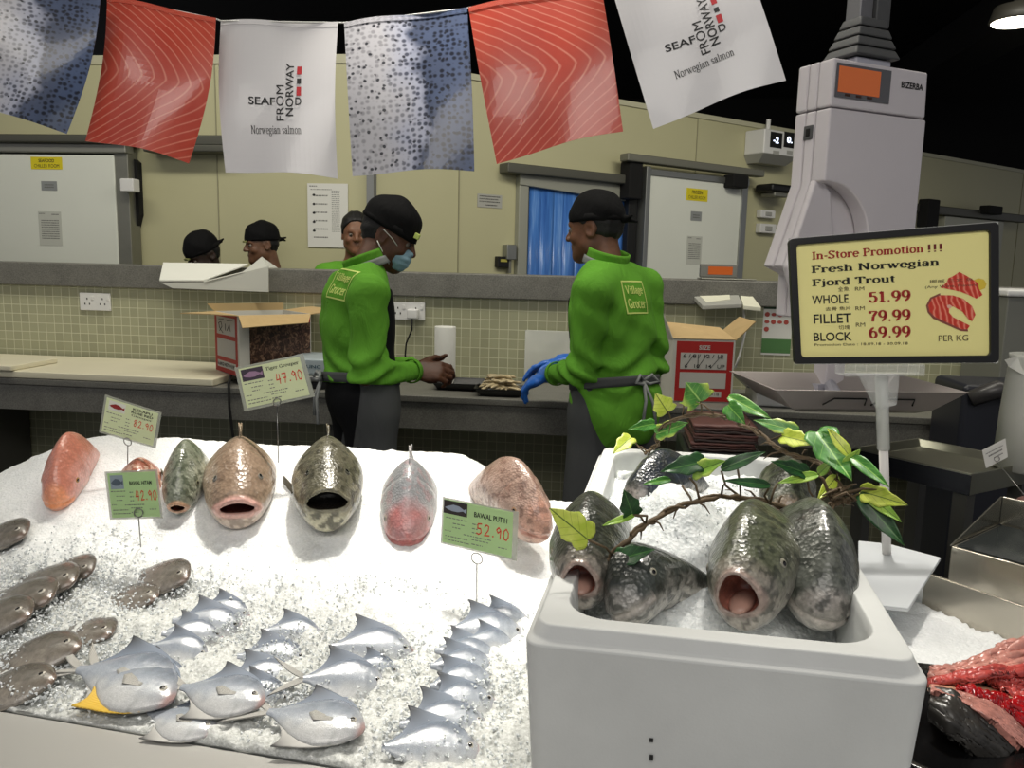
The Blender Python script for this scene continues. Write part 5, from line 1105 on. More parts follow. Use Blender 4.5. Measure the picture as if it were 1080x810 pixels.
big_fish('pink brown speckled snapper on the crest, rightmost of the big fish', at(576, 562, 1.48), (.5, -.42, .75), .345, GG, '9c8274', 'b89e90', 'd8c8ba', 'a06a58', eye=(.17, .05), eyec=('9a7a60', '241a14'), W=[.015, .04, .06, .09, .12, .14, .15, .14, .09, .04, .02], T=[.02, .045, .065, .115, .165, .21, .235, .22, .15, .07, .05], seed=7, face=('c48c76', .14, .7), spots=('7a5c50', .12, .7), fin=('8a6a5c', 'b89c8c'), scale=80, pect=False, bend=(.32, 1.3), dors=False)
# ---- pomfrets
def lens(name, xs, top, bot, th, n=20, nx=46):
    g = np.linspace(0, 1, nx); s = .5-.5*np.cos(g*math.pi); X = xs[0]+(xs[-1]-xs[0])*s; T_ = np.interp(X, xs, top); B_ = np.interp(X, xs, bot); H_ = np.interp(X, xs, th)
    V = []; 
    for x, a, b, h in zip(X, T_, B_, H_):
        c, r = (a+b)/2, (a-b)/2
        for k in range(n): p = 2*math.pi*k/n; V.append((x, math.sin(p)*h*(1-.25*abs(math.cos(p))**3), c+math.cos(p)*r))
    Fs = [(i*n+k, i*n+(k+1) % n, (i+1)*n+(k+1) % n, (i+1)*n+k) for i in range(nx-1) for k in range(n)]+[tuple(range(n-1, -1, -1)), tuple(range((nx-1)*n, nx*n))]
    m = MB(); m.add(V, Fs); return m
PXS = [-.5, -.42, -.3, -.15, 0, .12, .24, .34, .42, .47, .5]
def smooth_arr(v): return v
def pomfret_parts(top, side, belly, headc, finc, tailc, silver=True):
    m = lens('body', PXS, [.055, .075, .16, .27, .345, .36, .325, .26, .17, .09, .03], [-.045, -.065, -.15, -.26, -.33, -.345, -.31, -.25, -.17, -.11, -.05], [.02, .028, .05, .075, .092, .098, .094, .082, .062, .042, .015])
    m.v = [(x, y, z*.9) for x, y, z in m.v]; V = np.array(m.v); me = m.mesh('body', True); s = np.clip(V[:, 2]/.64+.5, 0, 1); n = vnoise(V, 7, 3, 3); C = lambda h: np.array(lin(h))
    s2 = np.clip(s+.12*n, 0, 1)[:, None]; a = sstep(s2, .15, .5); b = sstep(s2, .5, .95); col = C(belly)*(1-a)+C(side)*a; col = col*(1-b)+C(top)*b
    k = sstep(V[:, 0], .28, .48)[:, None]*.6; col = col*(1-k)+C(headc)*k
    k = np.exp(-((V[:, 0]-.26-.25*V[:, 2]**2)/.012)**2)[:, None]*.35; col = col*(1-k)+C('4a4a4c')*k
    k = np.exp(-((V[:, 0]-.49)/.03)**2)[:, None]*(.5 if silver else .1); col = col*(1-k)+C('b8705c')*k
    at_ = me.color_attributes.new('Col', 'FLOAT_COLOR', 'POINT'); at_.data.foreach_set('color', np.concatenate([col, np.ones((len(col), 1))], 1).astype(np.float32).ravel())
    fd = lambda u, v: (.3-.72*u-.12*v*v*math.sin(math.pi*u)-.1*v*(1-u), .006*math.sin(9*u)*v, np.interp(.3-.72*u, PXS, [.055, .075, .16, .27, .345, .36, .325, .26, .17, .09, .03])-.03+v*(.03+.23*math.exp(-((u-.42)/.2)**2)))
    FT_ = np.array([(.34, .24), (.24, .315), (.12, .37), (.0, .41), (-.1, .435), (-.19, .465), (-.25, .475), (-.225, .41), (-.22, .33), (-.26, .24), (-.33, .15), (-.43, .07)]); FB_ = np.interp(FT_[:, 0], PXS, [.055, .075, .16, .27, .345, .36, .325, .26, .17, .09, .03])*.9-.04
    def fdors(u, v): # one line with the forehead up to a swept tip, then hollow down to the tail
        k = u*(len(FT_)-1); i = min(int(k), len(FT_)-2); f = k-i; x = FT_[i, 0]*(1-f)+FT_[i+1, 0]*f; zt = FT_[i, 1]*(1-f)+FT_[i+1, 1]*f; xb = .36-.78*u; zb = float(np.interp(xb, PXS, [.055, .075, .16, .27, .345, .36, .325, .26, .17, .09, .03]))*.9-.05
        return (xb+(x-xb)*v, .006*math.sin(9*u)*v, zb+(max(zt, zb+.01)-zb)*v)
    def fanal(u, v): p = fdors(u, v); return (p[0]+.02, p[1], -p[2]*(.98-.12*v))
    def ftail(u, v): # forked
        a = (u-.5)*2; sg = 1 if a > 0 else -1; l = .07+.40*abs(a)**1.8; return (-.48-l*v*(.95-.1*abs(a)), .012*math.sin(7*u)*v, .01+.045*a*(1-v)+v*l*a*.55)
    def fpec(u, v): l = .26*v*(1-.5*abs(u-.35)); return (.2-l*.95, -.088-.008*v, -.03-.09*(u-.3)*(.4+v)+.02*v)
    mt = fin_mat('fin_'+tailc[0], *tailc); mf = vcol_mat('fin_pale', .6); mf.node_tree.nodes['Principled BSDF'].inputs['Coat Weight'].default_value = 0; mb = fish_skin('pomfret_skin' if silver else 'dark_pomfret_skin', 90, .12, .2 if silver else .25, .8, .12 if silver else .35, 12)
    out = [('body', me, mb)]
    for nm, f_, mm in (('tail_fin', ftail, mt),) if not silver else (('dorsal_fin', fdors, mf), ('anal_fin', fanal, mf), ('tail_fin', ftail, mt), ('pectoral_fin', fpec, mt)):
        q_ = fin_mesh(f_, 34, 6, .01, nm)
        if mm is mf:
            W_ = np.array([v.co for v in q_.vertices]); tp = np.array((-.24, 0, .47 if nm == 'dorsal_fin' else -.46)); dk = np.exp(-(np.linalg.norm(W_-tp, axis=1)/.17)**2)[:, None]; base_ = C(top) if nm == 'dorsal_fin' else C('b4b3ae'); cc_ = base_*(1-dk)+C('2c2d30')*dk
            a3 = q_.color_attributes.new('Col', 'FLOAT_COLOR', 'POINT'); a3.data.foreach_set('color', np.concatenate([cc_, np.ones((len(cc_), 1))], 1).astype(np.float32).ravel())
        out.append((nm, q_, mm))
    for sy in (-1, 1):
        m = MB(); p = np.array([.37, -.072*-sy*-1, .03]); p[1] = .062*sy; m.ball(p, (.04, .018, .04), 18, 12); ee = m.mesh('eye', True); dd = np.array(m.v)-p; ra = np.hypot(dd[:, 0], dd[:, 2])/.04; cs = np.tile(C('b9b4a8'), (len(dd), 1)); cs[ra < .62] = C('101012'); a2 = ee.color_attributes.new('Col', 'FLOAT_COLOR', 'POINT'); a2.data.foreach_set('color', np.concatenate([cs, np.ones((len(cs), 1))], 1).astype(np.float32).ravel()); out.append(('eye', ee, vcol_mat('fish_eye')))
    for nm, q, mm in out: q.materials.append(mm)
    return out
SILV = pomfret_parts('707a88', 'a0a7b0', 'c8c9c8', 'b0aeae', ('4c5058', '7c8288'), ('8d8c86', 'b8b6b0'))
SILV = [(n_, q, m_) for n_, q, m_ in SILV]
YEL = fin_mat('fin_yellow', 'c99a1e', 'e3c45a')
DARK = pomfret_parts('4e4a44', '6f6a62', '8d867c', '5d5347', ('2e2b28', '5a564f'), ('4a463f', '77726a'), False)
_proto = {}
def place_flat(kind, label, group, A, B, la, lb, lift, tilt, name='silver_pomfret', yaw=0.0, oa=0.0, ob=0.0, only=None):
    """lay a flat fish on the ice so that its local points la, lb fall on the photo's points A, B"""
    parts = SILV if kind == 's' else DARK
    a, b = bedhit(*A, oa), bedhit(*B, ob); n = bednormal((a+b)/2); v = b-a; n = nrm(n-nrm(v)*np.dot(n, nrm(v))); l = np.array(lb)-np.array(la); s = np.linalg.norm(v)/np.linalg.norm(l); e1 = nrm(v); e2 = np.cross(n, e1)
    l = l/np.linalg.norm(l); x = e1*l[0]-e2*l[1]; z = e1*l[1]+e2*l[0]                                # local x (to the nose) and z (to the back fin)
    x, z = nrm(x), nrm(z); x0 = x; x = nrm(x+n*yaw); z2 = nrm(z*math.cos(tilt)+n*math.sin(tilt)); z2 = nrm(z2-x*np.dot(x, z2)); y = np.cross(z2, x); org = a-(x*la[0]+z*la[1])*s+n*lift
    M = Matrix(((x[0]*s, y[0]*s, z2[0]*s, org[0]), (x[1]*s, y[1]*s, z2[1]*s, org[1]), (x[2]*s, y[2]*s, z2[2]*s, org[2]), (0, 0, 0, 1)))
    t = thing(name, label, 'fish', (0, 0, 0), group); t.matrix_basis = M
    if kind not in _proto:
        ch = [link(nm, me, None, t, keep=False) for nm, me, mm in parts]
        for o in ch:
            if 'fin' in o.name: q = o.modifiers.new('s', 'SOLIDIFY'); q.thickness = .012; q.offset = 0
        _proto[kind] = ch
    else:
        for o in _proto[kind]:
            if only and o.name.split('.')[0] not in only: continue   # under the ice, not in view
            c = o.copy(); COL.objects.link(c); c.parent = t
    return t
GP = 'silver pomfrets lying in the ice'; TIP, END, ROOT, NOSE = (-.25, .475), (.46, .02), (-.5, .01), (.5, -.01)
place_flat('s', 'silver pomfret with yellow lower fin and pink snout at the front lip of the ice', GP, (101, 716), (181, 752), ROOT, NOSE, .017, .1)
place_flat('s', 'front silver pomfret whose forked tail crosses the yellow finned one', GP, (193, 739), (279, 757), ROOT, NOSE, .022, .15)
place_flat('s', 'large silver pomfret showing whole eye and pectoral fin at the display front', GP, (284, 763), (384, 784), ROOT, NOSE, .018, .1)
place_flat('s', 'blue grey pomfret just behind the yellow finned one', GP, (144, 689), (182, 731), TIP, END, .016, .2)
place_flat('s', 'half sunk pomfret low between the two front tails', GP, (158, 752), (226, 775), ROOT, NOSE, .002, .05)
for (lab, a, b, lf) in (
    ('topmost pomfret of the left slanting row', (231, 623), (262, 648), .006), ('second pomfret from the top of the left slanting row', (209, 632), (254, 660), .013), ('third pomfret from the top of the left slanting row', (190, 647), (234, 669), .012), ('fourth pomfret in the left slanting row, above the gap in the ice', (184, 661), (219, 690), .012),
    ('small pomfret end showing right of the blue grey one', (168, 690), (196, 712), .004), ('pomfret with upright dark fin at the top of the middle group', (298, 645), (339, 669), .006), ('barely visible pomfret under chips below the middle group top', (274, 668), (323, 693), -.003),
    ('pomfret left of the crossing tail in the middle group', (256, 690), (314, 712), .004), ('pomfret with a dark side fin behind the front fish tails', (262, 706), (306, 737), .009), ('single pomfret with a tall dark fin in the middle of the ice', (373, 654), (434, 685), .012), ('small pomfret back peeping behind the long one in the middle', (385, 684), (420, 707), .004), ('long pomfret in the middle whose tail crosses its neighbour', (345, 686), (405, 719), .014),
    ('farthest pomfret of the right column, against the foam box', (514, 631), (558, 654), .006), ('second pomfret from the back of the right column', (491, 638), (551, 667), .012), ('third pomfret from the back of the right column', (502, 656), (542, 679), .014), ('fourth pomfret from the back of the right column', (473, 664), (524, 692), .014), ('middle pomfret of the right column', (465, 677), (522, 702), .015),
    ('fourth pomfret from the front of the right column', (461, 695), (522, 717), .015), ('third pomfret from the front of the right column', (458, 714), (521, 737), .013), ('second pomfret from the front of the right column', (440, 730), (512, 762), .010), ('frontmost pomfret of the right column, deep in the ice', (428, 752), (504, 789), .003)):
    place_flat('s', lab, GP, a, b, TIP, END, -.004, .30, oa=.014+lf*.6, ob=-.006+lf*.2, only=('body', 'dorsal_fin', 'eye')+(('tail_fin',) if 'whose tail' in lab else ()))
place_flat('s', 'pomfret with pale yellowish tail buried between the front and middle groups', GP, (303, 746), (380, 752), ROOT, NOSE, -.004, .1)
for o in bpy.data.objects:
    if o.name.startswith('anal_fin') and o.parent and 'yellow lower fin' in o.parent.get('label', ''): o.material_slots[0].link = 'OBJECT'; o.material_slots[0].material = YEL
GB = 'brown pomfrets buried in the ice at the left'
for (lab, a, b, lf) in (
    ('brown pomfret head at the top of the left edge row', (48, 592), (99, 612), .006), ('wet brown pomfret head second in the left edge row', (15, 606), (82, 628), .009), ('brown pomfret head third in the left edge row', (-12, 622), (57, 648), .008), ('dark brown pomfret head frontmost in the left edge row', (-50, 650), (36, 668), .012),
    ('tan pomfret head alone beside the top of the left slanting row', (138, 600), (201, 622), .008), ('brown pomfret nearly under the ice left of the slanting row', (105, 618), (167, 638), .0), ('brown snout sticking out above the blue grey pomfret', (60, 655), (119, 678), .003), ('broad grey pomfret lying flat at the left, behind the yellow finned one', (-20, 695), (90, 697), .008), ('grey pomfret at the left edge of the front lip', (-45, 725), (62, 728), .004),
    ('dark fish back at the left edge under the red snapper', (-30, 560), (31, 574), .006), ('grey fish back nearly buried in front of the green 42.90 tag', (98, 562), (131, 570), .0)):
    place_flat('d', lab, GB, a, b, ROOT, NOSE, lf-.021, random.uniform(.1, .25), 'brown_pomfret', yaw=.24)
# loose chips of ice over and between the small fish
def chips(name, n, fn, smin_, smax_, m, seed):
    rg = np.random.default_rng(seed); b = MB(); base = np.array([(1, 0, 0), (-1, 0, 0), (0, 1, 0), (0, -1, 0), (0, 0, 1), (0, 0, -1)], float); Fs = [(0, 2, 4), (2, 1, 4), (1, 3, 4), (3, 0, 4), (2, 0, 5), (1, 2, 5), (3, 1, 5), (0, 3, 5)]
    for k in range(n):
        p = fn(rg)
        if p is None: continue
        s = rg.uniform(smin_, smax_); V = base*rg.uniform(.45, 1.25, (6, 1))*s; q = rg.normal(size=(3, 3)); q, _ = np.linalg.qr(q); b.add(V@q.T+p, Fs)
    o = b.build(name, m, fix=False); o['kind'] = 'stuff'; return o
def chip_mat():
    t = NT('ice_chip'); t.b.inputs['Base Color'].default_value = (.74, .77, .78, 1); t.b.inputs['Roughness'].default_value = .18; t.b.inputs['IOR'].default_value = 1.31; t.b.inputs['Transmission Weight'].default_value = .12; return t.m
M_chip = chip_mat()
def on_bed(rg):
    y = rg.uniform(.88, 1.33); x = rg.uniform(-1.35, -.07)
    if y < .872-.1066*(x+.1): return None
    dens = .35+.65*abs(math.sin(x*9+2*y*3)); 
    if rg.random() > dens*(1.0 if y < 1.3 else .5): return None
    return np.array([x, y, float(zbed(x, y))+rg.uniform(-.002, .006)])
o = chips('ice_chips', 7500, on_bed, .0014, .0038, M_chip, 3); setp(o, label='loose chips of ice scattered between the small fish', category='ice')
# chips lying on top of the half-sunk fish
cl = [(30, 600), (10, 625), (0, 640), (-10, 665), (60, 605), (110, 612), (90, 690), (60, 680), (20, 690), (10, 735), (40, 735), (50, 690), (30, 660), (130, 640), (150, 655), (100, 700), (300, 690), (290, 730), (430, 780), (470, 770), (350, 675), (400, 690), (110, 580), (470, 745), (180, 620), (320, 750), (60, 640), (20, 710), (250, 665), (500, 715)]
def on_fish(rg):
    c = cl[rg.integers(len(cl))]; p = bedhit(c[0]+rg.normal()*26, c[1]+rg.normal()*11); p[2] += rg.uniform(.0, .016); return p if -1.5 < p[0] < -.08 and p[1] > .872-.1066*(p[0]+.1) else None
o = chips('ice_chips', 5200, on_fish, .0014, .0038, M_chip, 5); setp(o, label='heaped ice chips half covering the small fish', category='ice')
# ================================================================= FOAM BOX WITH TROUT
BX0, BX1, BY0, BY1, BZ0, BZ1 = -.073, .333, .805, 1.70, .859, 1.10
M_eps = mat('polystyrene', 'cccecc', .6, var=.09, vscale=5, bump=.12, bscale=260, bdist=.002)
fb = thing('foam_box', 'white polystyrene box full of ice and whole trout', 'box', ((BX0+BX1)/2, (BY0+BY1)/2, BZ0))
def rr_ring(x0, x1, y0, y1, r, z, n=7):
    out = []
    for cx, cy, a0 in ((x1-r, y0+r, -90), (x1-r, y1-r, 0), (x0+r, y1-r, 90), (x0+r, y0+r, 180)):
        for k in range(n): a = math.radians(a0+90*k/(n-1)); out.append((cx+r*math.cos(a), cy+r*math.sin(a), z))
    return out
def skew(p): x, y, z = p; return (x+(y-BY0)*.08, y-(x-BX0)*.06, z)
def box_rings(rs, name, m, closed=True):
    b = MB(); n = len(rs[0]); V = [skew(p) for r_ in rs for p in r_]; Fs = [(i*n+k, i*n+(k+1) % n, (i+1)*n+(k+1) % n, (i+1)*n+k) for i in range(len(rs)-1) for k in range(n)]+[tuple(range(n-1, -1, -1)), tuple(range((len(rs)-1)*n, len(rs)*n))]
    b.add(V, Fs); return b.build(name, m, fb, bevel=.004)
w = .042
box_rings([rr_ring(BX0+.012, BX1-.012, BY0+.012, BY1-.012, .02, BZ0), rr_ring(BX0, BX1, BY0, BY1, .02, BZ1-.022), rr_ring(BX0, BX1, BY0, BY1, .02, BZ1-.020), rr_ring(BX0+.006, BX1-.006, BY0+.006, BY1-.006, .02, BZ1-.016), rr_ring(BX0+.012, BX1-.012, BY0+.012, BY1-.012, .02, BZ1-.001), rr_ring(BX0+.02, BX1-.02, BY0+.02, BY1-.02, .024, BZ1), rr_ring(BX0+w-.004, BX1-w+.004, BY0+w-.004, BY1-w+.004, .05, BZ1-.001), rr_ring(BX0+w, BX1-w, BY0+w, BY1-w, .05, BZ1-.012), rr_ring(BX0+w+.008, BX1-w-.008, BY0+w+.008, BY1-w-.008, .05, BZ0+.04)], 'box_shell', M_eps)

for k_, (xc, zc, hh) in enumerate(((.066, .985, .004), (.067, .965, .006), (.066, .94, .006), (.067, .915, .007))):
    MB().box(skew((xc, BY0+.0042, zc)), (.004, .0012, hh)).build('printed_mark', M_ink, fb)
def zbox(X, Y): u = (X-BX0)/(BX1-BX0); v = (Y-BY0)/(BY1-BY0); return 1.005+.06*sstep(v, .1, .4)+.095*np.exp(-((u-.45)/.24)**2-((v-.36)/.19)**2)+.02*np.exp(-((u-.7)/.2)**2-((v-.6)/.2)**2)
fill = ice_sheet('crushed_ice', BX0+w+.02, BX1-w+.03, BY0+w+.0, BY1-w-.03, zbox, .006, M_ice, .012, .005, seed=8, floor_z=.93); setp(fill, label='crushed ice filling the white foam box around the trout', category='ice')
GT = 'whole trout in the foam box'
TW = [.03, .055, .075, .105, .13, .15, .16, .15, .1, .04, .02]; TT = [.015, .035, .055, .1, .14, .175, .195, .19, .13, .07, .05]; TB = [.05, .08, .1, .13, .15, .165, .17, .16, .11, .06, .05]
TWD = [.062, .082, .095, .118, .138, .155, .16, .15, .1, .04, .02]; TTD = [.07, .082, .09, .118, .15, .18, .2, .19, .13, .07, .05]; TBD = [.115, .13, .138, .15, .16, .166, .17, .16, .11, .06, .05]
def trout(label, nose, d, L, mouth, seed, roll=0.0, tongue=None, eye=(.15, .035), bend=(.45, .7), top='3a3e36', side='5c625a', belly='c2bdb4', face=('a59c92', .07, .8), deep=False):
    return big_fish(label, nose, d, L, GT, top, side, belly, 'ab948a' if mouth else 'b9b2aa', mouth, TWD if deep else TW, TTD if deep else TT, TBD if deep else TB, bend, eye, ('8d8a7c', '0c0c0e'), face, .3, roll, seed, ('3c3e3a', '6a6c66'), False, False, 62, 'whole_trout', tongue, .019, '9c6456', ('2a2e28', .1, .7), 'fish', .25)
trout('trout with gaping mouth in the front left corner of the foam box', at(611, 612, .985), (-.14, -.24, .94), .33, (-.01, -.004, .062, .13, .074, .0085, .2), 11, -.1, ('a88478', .0, .07, -.05), bend=(.3, .9), deep=True)
trout('dark trout lying nose down in front of the ice in the foam box', at(652, 644, .95), (-.36, -.36, .82), .30, None, 12, -.7, eye=(.17, .03), top='2c302c', side='3e433f', face=('a8a49e', .05, .8), bend=(.16, 2.4))
trout('trout with gaping pink mouth right of the ice in the foam box', at(778, 628, .94), (-.26, -.22, .92), .37, (-.01, -.002, .066, .14, .08, .0085, .2), 13, -.3, ('b08a7c', -.01, .07, -.052), top='565b48', side='6c6d5e', bend=(.28, 1.2), deep=True)
trout('big grey trout with pale snout in the front right corner of the foam box', at(872, 650, .95), (.10, -.44, .88), .345, None, 14, .15, eye=(.16, .01), top='5c5f58', side='54584f', face=('b0a9a2', .06, .9), bend=(.3, 1.1))
trout('dark blue trout back at the far left of the foam box', at(664, 530, 1.36), (-.6, -.3, .74), .30, None, 15, -.2, top='20262e', side='343c46', bend=(.3, 1.5))
trout('trout head with dark jaw line at the far right of the foam box', at(830, 552, 1.24), (-.05, -.42, .88), .29, None, 16, .1, top='525648', side='77776a', face=('b49a88', .1, .8), bend=(.3, 1.3))
o = chips('ice_chips', 700, lambda rg: (lambda x, y: np.array([x, y, float(zbox(x, y))+.003]))(rg.uniform(BX0+.07, BX1-.04), rg.uniform(BY0+.12, BY1-.12)), .0014, .0035, M_chip, 9); setp(o, label='loose chips of ice on top of the foam box filling', category='ice')
# ================================================================= IVY GARLAND
def leaf_mat(name, c1, c2, vein, edge=None):
    t = NT(name); v = t.coord('UV'); sp = t.n('ShaderNodeSeparateXYZ'); t.l(v, sp.inputs[0])
    ob = t.coord('Object'); nz = t.noise(ob, 45, 3, .6); c = t.ramp(nz, [(.35, lin(c1)), (.65, lin(c2))])
    # u along the leaf, v from -1 to 1 across: midrib and slanting side veins
    ab = t.n('ShaderNodeMath', operation='ABSOLUTE'); t.l(sp.outputs[1], ab.inputs[0])
    mr = t.ramp(ab.outputs[0], [(.02, (1, 1, 1)), (.06, (0, 0, 0))])
    m1 = t.n('ShaderNodeMath', operation='MULTIPLY_ADD'); t.l(ab.outputs[0], m1.inputs[0]); m1.inputs[1].default_value = -.35; t.l(sp.outputs[0], m1.inputs[2])
    m2 = t.n('ShaderNodeMath', operation='MULTIPLY'); t.l(m1.outputs[0], m2.inputs[0]); m2.inputs[1].default_value = 5.0
    fr = t.n('ShaderNodeMath', operation='FRACT'); t.l(m2.outputs[0], fr.inputs[0]); sv = t.ramp(fr.outputs[0], [(0, (.7, .7, .7)), (.09, (0, 0, 0))])
    mx = t.n('ShaderNodeMath', operation='MAXIMUM'); t.l(mr, mx.inputs[0]); t.l(sv, mx.inputs[1]); c = t.mix(c, lin(vein), mx.outputs[0])
    if edge: c = t.mix(c, lin(edge), t.ramp(ab.outputs[0], [(.55, (0, 0, 0)), (.95, (.9, .9, .9))]))
    t.l(c, t.b.inputs['Base Color']); t.b.inputs['Roughness'].default_value = .38; t.b.inputs['Subsurface Weight'].default_value = .0
    return t.m
LM = {'g': leaf_mat('leaf_green', '2f6a24', '4f8f3a', '8fbf5a'), 'd': leaf_mat('leaf_dark', '16381a', '28582a', '4d7a3c'), 'y': leaf_mat('leaf_yellow', 'b4c840', 'd2dc66', '4f6a26'), 'l': leaf_mat('leaf_light', '79a83a', 'a2c452', '4a6a26', 'c2d46a'), 'v': leaf_mat('leaf_variegated', '3f7d34', '5f9c44', 'a8cc70', 'c6d860')}
LOBE = [(0, 0), (-.06, .16), (-.03, .30), (.10, .46), (.20, .44), (.27, .38), (.36, .44), (.48, .46), (.56, .36), (.64, .28), (.76, .22), (.88, .11), (1, 0)]
LANC = [(0, 0), (.0, .1), (.06, .2), (.16, .29), (.28, .33), (.4, .33), (.52, .3), (.64, .25), (.76, .18), (.88, .1), (1, 0)]
gar = thing('ivy_garland', 'artificial ivy garland with yellow and green leaves draped over the foam box', 'garland', P(880, 525, 1.16))
def leaf(base, tip, width, col, shape='l', tw=0.0, sag=.12, foldk=.25):
    b, e = np.array(base), np.array(tip); L = np.linalg.norm(e-b); ax = (e-b)/L; vw = nrm(CAM-b); vw = nrm(vw+np.array([random.uniform(-.25, .25), random.uniform(-.25, .1), random.uniform(.15, .6)])); n = nrm(vw-ax*np.dot(vw, ax)); s = np.cross(ax, n)
    n, s = n*math.cos(tw)+s*math.sin(tw), s*math.cos(tw)-n*math.sin(tw)
    O = LOBE if shape == 'l' else LANC; V = []; UV = []; N = len(O); K = 4
    for t_, w_ in O:
        for j in range(-K, K+1):
            q = j/K; tt = max(t_, 0)*(1-abs(q))+t_*abs(q); x = tt*L; y = q*w_*width; z = foldk*abs(y)-sag*L*(tt**2)+.04*width*math.sin(tt*9)*abs(q)
            V.append(b+ax*x+s*y+n*z); UV.append((tt, q*min(1, w_*2.2)))
    M_ = 2*K+1; Fs = [(i*M_+j, i*M_+j+1, (i+1)*M_+j+1, (i+1)*M_+j) for i in range(N-1) for j in range(M_-1)]
    m = MB(); m.add(V, Fs); me = m.mesh('leaf', True, fix=False); uv = me.uv_layers.new(name='UVMap')
    for l in me.loops: uv.data[l.index].uv = UV[l.vertex_index]
    o = link('leaf', me, LM[col], gar); q = o.modifiers.new('s', 'SOLIDIFY'); q.thickness = .0008; q.offset = 0; return o
X_ = lambda x, y: (540+x/2.4545, 390+y/2.4545)
def pp(x, y, d): return P(*X_(x, y), d)
M_stem = mat('ivy_stem', '5a4a34', .7, var=.25, vscale=60, bump=.3, bscale=120); M_pet = mat('ivy_stalk', '6a6a3a', .6)
S1 = [(235, 512, 1.0), (262, 480, 1.0), (300, 440, 1.0), (345, 402, 1.01), (400, 370, 1.03), (460, 345, 1.06), (560, 328, 1.1), (640, 340, 1.12), (720, 356, 1.13), (800, 356, 1.14), (850, 345, 1.15), (890, 335, 1.15)]
S2 = [(345, 216, 1.66), (362, 205, 1.67), (378, 190, 1.66), (372, 165, 1.65), (395, 145, 1.62), (430, 126, 1.58), (500, 116, 1.52), (560, 125, 1.46), (600, 145, 1.42), (660, 178, 1.36), (700, 212, 1.3), (780, 235, 1.24), (830, 275, 1.19), (850, 310, 1.16), (855, 345, 1.15)]
def spline(pts, k=5):
    P_ = [np.array(p) for p in pts]; out = []
    for i in range(len(P_)-1):
        a, b, c, d = P_[max(i-1, 0)], P_[i], P_[i+1], P_[min(i+2, len(P_)-1)]
        for j in range(k): t = j/k; out.append(.5*(2*b+(c-a)*t+(2*a-5*b+4*c-d)*t*t+(3*b-a-3*c+d)*t**3))
    return out+[P_[-1]]
for S in (S1, S2):
    pts = [pp(*q) for q in spline(S)]; m = MB(); m.tube([p+rng.normal(size=3)*.0012 for p in pts], .0032, 7); m.tube([p+np.array([math.sin(i*.9), 0, math.cos(i*.9)])*.0042 for i, p in enumerate(pts)], .002, 6)
    for i in range(2, len(pts)-1, 3):
        v = rng.normal(size=3)*.014; m.tube([pts[i], pts[i]+v*.6+np.array([0, 0, .004]), pts[i]+v], [.0018, .0014, .0006], 5)
    m.build('vine_stem', M_stem, gar, True)
m = MB(); c = pp(850, 330, 1.15)
for i in range(16):
    v = rng.normal(size=3)*np.array([.02, .015, .02]); m.tube([c+rng.normal(size=3)*.008, c+v*.6+np.array([0, 0, .006]), c+v], [.003, .0022, .001], 5)
m.build('vine_knot', M_stem, gar, True)
LV = [ # base, tip, base depth, tip depth, width px/100 in crop, colour, shape
    ((402, 108), (372, 62), 1.62, 1.6, 62, 'y', 'l'), ((488, 82), (452, 34), 1.55, 1.53, 92, 'v', 'l'), ((368, 140), (304, 152), 1.63, 1.6, 34, 'g', 'l'), ((308, 176), (264, 212), 1.62, 1.58, 46, 'y', 'l'), ((375, 166), (452, 136), 1.64, 1.6, 48, 'v', 'l'), ((488, 86), (432, 86), 1.55, 1.54, 14, 'l', 'n'),
    ((560, 70), (670, 124), 1.46, 1.4, 44, 'v', 'n'), ((560, 92), (602, 140), 1.45, 1.42, 52, 'g', 'l'), ((736, 160), (626, 128), 1.3, 1.32, 46, 'v', 'l'), ((700, 172), (786, 190), 1.3, 1.24, 52, 'y', 'l'), ((790, 162), (880, 284), 1.22, 1.14, 96, 'g', 'l'), ((872, 222), (820, 148), 1.17, 1.18, 40, 'y', 'n'), ((880, 225), (972, 294), 1.16, 1.1, 44, 'g', 'n'),
    ((905, 315), (1020, 348), 1.15, 1.1, 58, 'y', 'l'), ((898, 322), (1016, 452), 1.15, 1.1, 66, 'd', 'n'), ((912, 318), (1008, 392), 1.15, 1.1, 40, 'l', 'n'), ((842, 275), (794, 332), 1.18, 1.15, 40, 'y', 'n'), ((795, 270), (828, 236), 1.2, 1.18, 34, 'l', 'n'), ((760, 170), (868, 202), 1.26, 1.2, 40, 'v', 'n'),
    ((496, 238), (386, 262), 1.08, 1.06, 62, 'd', 'l'), ((470, 268), (546, 232), 1.08, 1.05, 56, 'l', 'l'), ((542, 258), (652, 208), 1.1, 1.08, 44, 'd', 'n'), ((668, 300), (556, 282), 1.1, 1.08, 34, 'd', 'n'), ((764, 268), (672, 236), 1.13, 1.11, 46, 'd', 'l'), ((792, 272), (690, 290), 1.13, 1.11, 34, 'l', 'n'), ((410, 284), (344, 292), 1.08, 1.06, 26, 'g', 'n'),
    ((312, 376), (292, 314), 1.0, .98, 60, 'd', 'l'), ((318, 376), (234, 402), 1.0, .98, 24, 'l', 'n'), ((196, 440), (98, 358), .97, .96, 92, 'y', 'l'), ((270, 494), (366, 462), .99, .97, 66, 'd', 'l'), ((840, 180), (800, 160), 1.2, 1.21, 30, 'g', 'n'), ((860, 250), (900, 208), 1.17, 1.15, 34, 'l', 'n')]
for a, b, d0, d1_, wpx, col, sh in LV:
    leaf(pp(*a, d0), pp(*b, d1_), wpx/2.4545/850*d0*(1.0 if sh == 'l' else 1.25), col, sh, random.uniform(-.25, .25), random.uniform(.02, .16))
